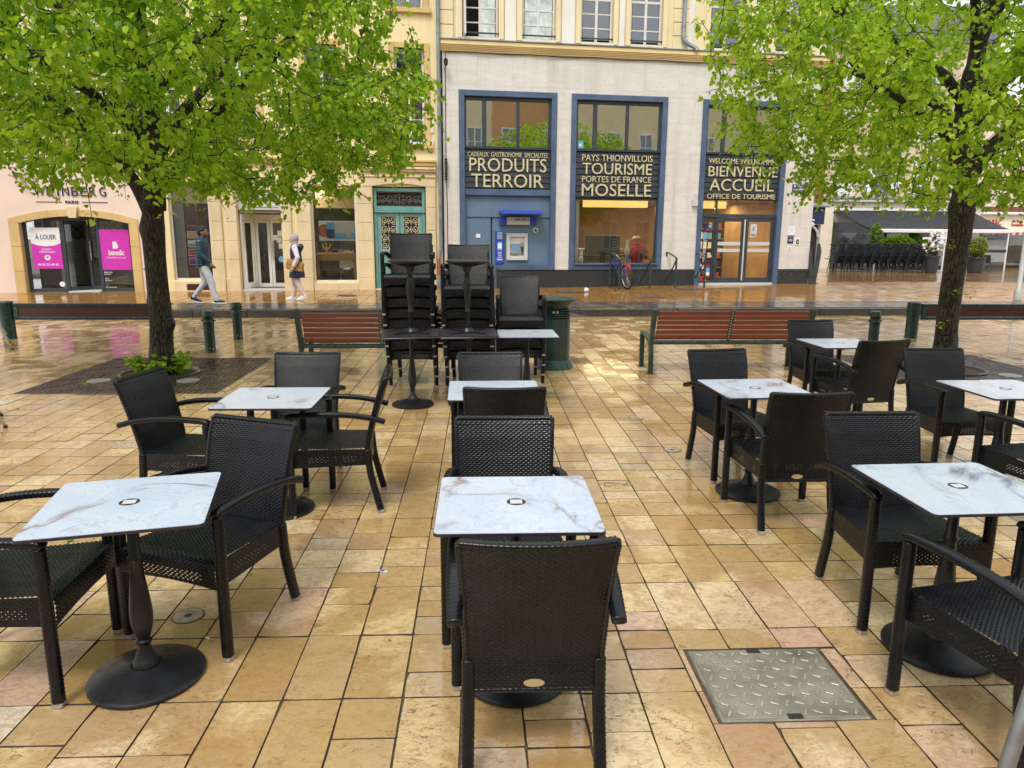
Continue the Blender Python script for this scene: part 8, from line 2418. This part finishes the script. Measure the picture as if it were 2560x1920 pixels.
mb = MB(); mb.tube([(-0.08, 0, 0.23), (-0.07, 0, 0.27), (0.07, 0, 0.27), (0.08, 0, 0.23)], 0.009, 6); mb.build('handle', mt['bag'], c, True)
c.rotation_euler = (0, 0.24, 0.03)
# dark figure mostly hidden behind the trunk
pos = (-6.84, 15.95, street_z(-6.84, 15.95)-0.002)
t, k, arms = walker('person', 'person in a dark coat and dark trousers mostly hidden behind the left tree trunk', pos, PI, 1.64,
                    dict(skin=mt['skin'], legs=mt['rubber'], top=mt['darkcoat'], shoe=mt['shoe_dark'], sole=mt['rubber']), 0.24, 0.16, 0)
hair_cap(t, k, mt['hair'], 4)

# ------------------------------------------------------------------ litter and leaves lying about
t = thing('crumpled_paper', 'crumpled white paper lying on the wet street before the black plinth', 'litter', (2.8, 19.41, street_z(2.8, 19.41)))
mb = MB(); mb.ball((0, 0, 0.05), 0.06, 10, (1.1, 0.9, 0.9)); rr_ = random.Random(2)
mb.v = [(x+rr_.uniform(-.014, .014), y+rr_.uniform(-.014, .014), max(0.001, z+rr_.uniform(-.016, .016))) for x, y, z in mb.v]; mb.build('paper', mt['paper'], t)
def scrap(name, label, cat, x, y, pts, mat, rz, h=0.003):
    t = thing(name, label, cat, (x, y, 0.0015), rz)
    mb = MB(); mb.prism_xy(pts, 0.0005, h); mb.build('scrap', mat, t); return t
t = scrap('sweet_wrapper', 'small blue and white wrapper on the paving left of the front centre table', 'litter', -0.52, 3.62, [(-0.028, -0.008), (0.026, -0.006), (0.03, 0.008), (-0.024, 0.010)], mt['paper'], -0.5, 0.006)
MB().box(-0.020, 0.012, -0.006, 0.007, 0.0062, 0.007).build('print', mt['royal'], t)
t = thing('cigarette_end', 'cigarette end on the paving below the front left table', 'litter', (-0.86, 2.13, 0.0065), 0.7)
mb = MB(); mb.tube([(-0.02, 0, 0), (0.008, 0, 0)], 0.004, 8); mb.build('paper', mt['paper'], t); mb = MB(); mb.tube([(0.0085, 0, 0), (0.028, 0, 0)], 0.0042, 8); mb.build('filter', mt['oak'], t)
t = thing('cigarette_end', 'cigarette end beside the base of the front left table', 'litter', (-1.19, 2.98, 0.0065), -0.6)
mb = MB(); mb.tube([(-0.02, 0, 0), (0.008, 0, 0)], 0.004, 8); mb.build('paper', mt['paper'], t); mb = MB(); mb.tube([(0.0085, 0, 0), (0.028, 0, 0)], 0.0042, 8); mb.build('filter', mt['oak'], t)
t = thing('fallen_twig', 'thin crossed brown twig on the paving right of the front centre table', 'twig', (0.98, 4.95, 0.006), 0.2)
mb = MB(); mb.tube([(-0.09, 0.05, 0), (-0.02, 0.01, 0.003), (0.09, -0.05, 0)], 0.003, 5); mb.tube([(0.02, -0.045, 0.004), (0.08, 0.02, 0.002)], 0.0026, 5); mb.tube([(-0.09, 0.05, 0), (-0.11, -0.02, 0.002), (-0.075, -0.05, 0)], 0.0022, 5); mb.build('stem', mt['woodbrown'], t)
one = leaves_mesh('fallen_leaf', np.zeros((1, 3)), np.ones(1), [np.array([[1.0, 0, 0]]), np.array([[0, 1.0, 0]]), np.array([[0, 0, 1.0]])], np.array([0.3]), mt['leaf2'])
for x, y, s_, la in ((-1.62, 5.25, 0.075, 'fallen green leaf on the paving between the middle left chairs'), (-2.35, 4.05, 0.045, 'tiny fallen green leaf on the open paving at left'),
                     (-4.62, 8.62, 0.085, 'fallen green leaf on the left tree grate'), (-0.42, 1.93, 0.06, 'dark green fallen leaf at the lower photo edge left of the nearest chair')):
    lf = link('fallen_leaf', one); lf.location = (x, y, 0.012); lf.scale = (s_, s_, s_); lf.rotation_euler = (0.05, 0.08, x*7)
    tag(lf, la, 'leaf', 'fallen lime leaves')
# bud scales and blossom bits scattered on the left paving
rng = np.random.default_rng(21)
n = 1500
px = rng.uniform(-8.5, -0.6, n); py = rng.uniform(3.6, 14.8, n)
keep = (rng.random(n) < np.clip(1.25-np.hypot(px+4, py-8.5)/6.5, 0.03, 1))
px, py = px[keep], py[keep]; n = len(px)
bits = leaves_mesh('bud_scales', np.stack([px, py, np.full(n, 0.006)], 1), rng.uniform(0.010, 0.026, n), leaf_frames(rng, n, 0.05), rng.uniform(0.55, 0.95, n), mt['grass'])
o = link('bud_scales', bits); tag(o, 'pale bud scales scattered over the paving below the left tree', 'bud scales', kind='stuff')

# a third lime behind the camera, mirrored in the left upper window
t3 = thing('lime_tree', 'lime tree mirrored in the left upper shop window', 'tree', (10.8, -6.5, 0), 1.0)
for ch in t2.children:
    if ch.name.split('.')[0] in ('trunk', 'limbs', 'branches', 'twigs', 'foliage'):
        c = ch.copy(); COL.objects.link(c); c.parent = t3
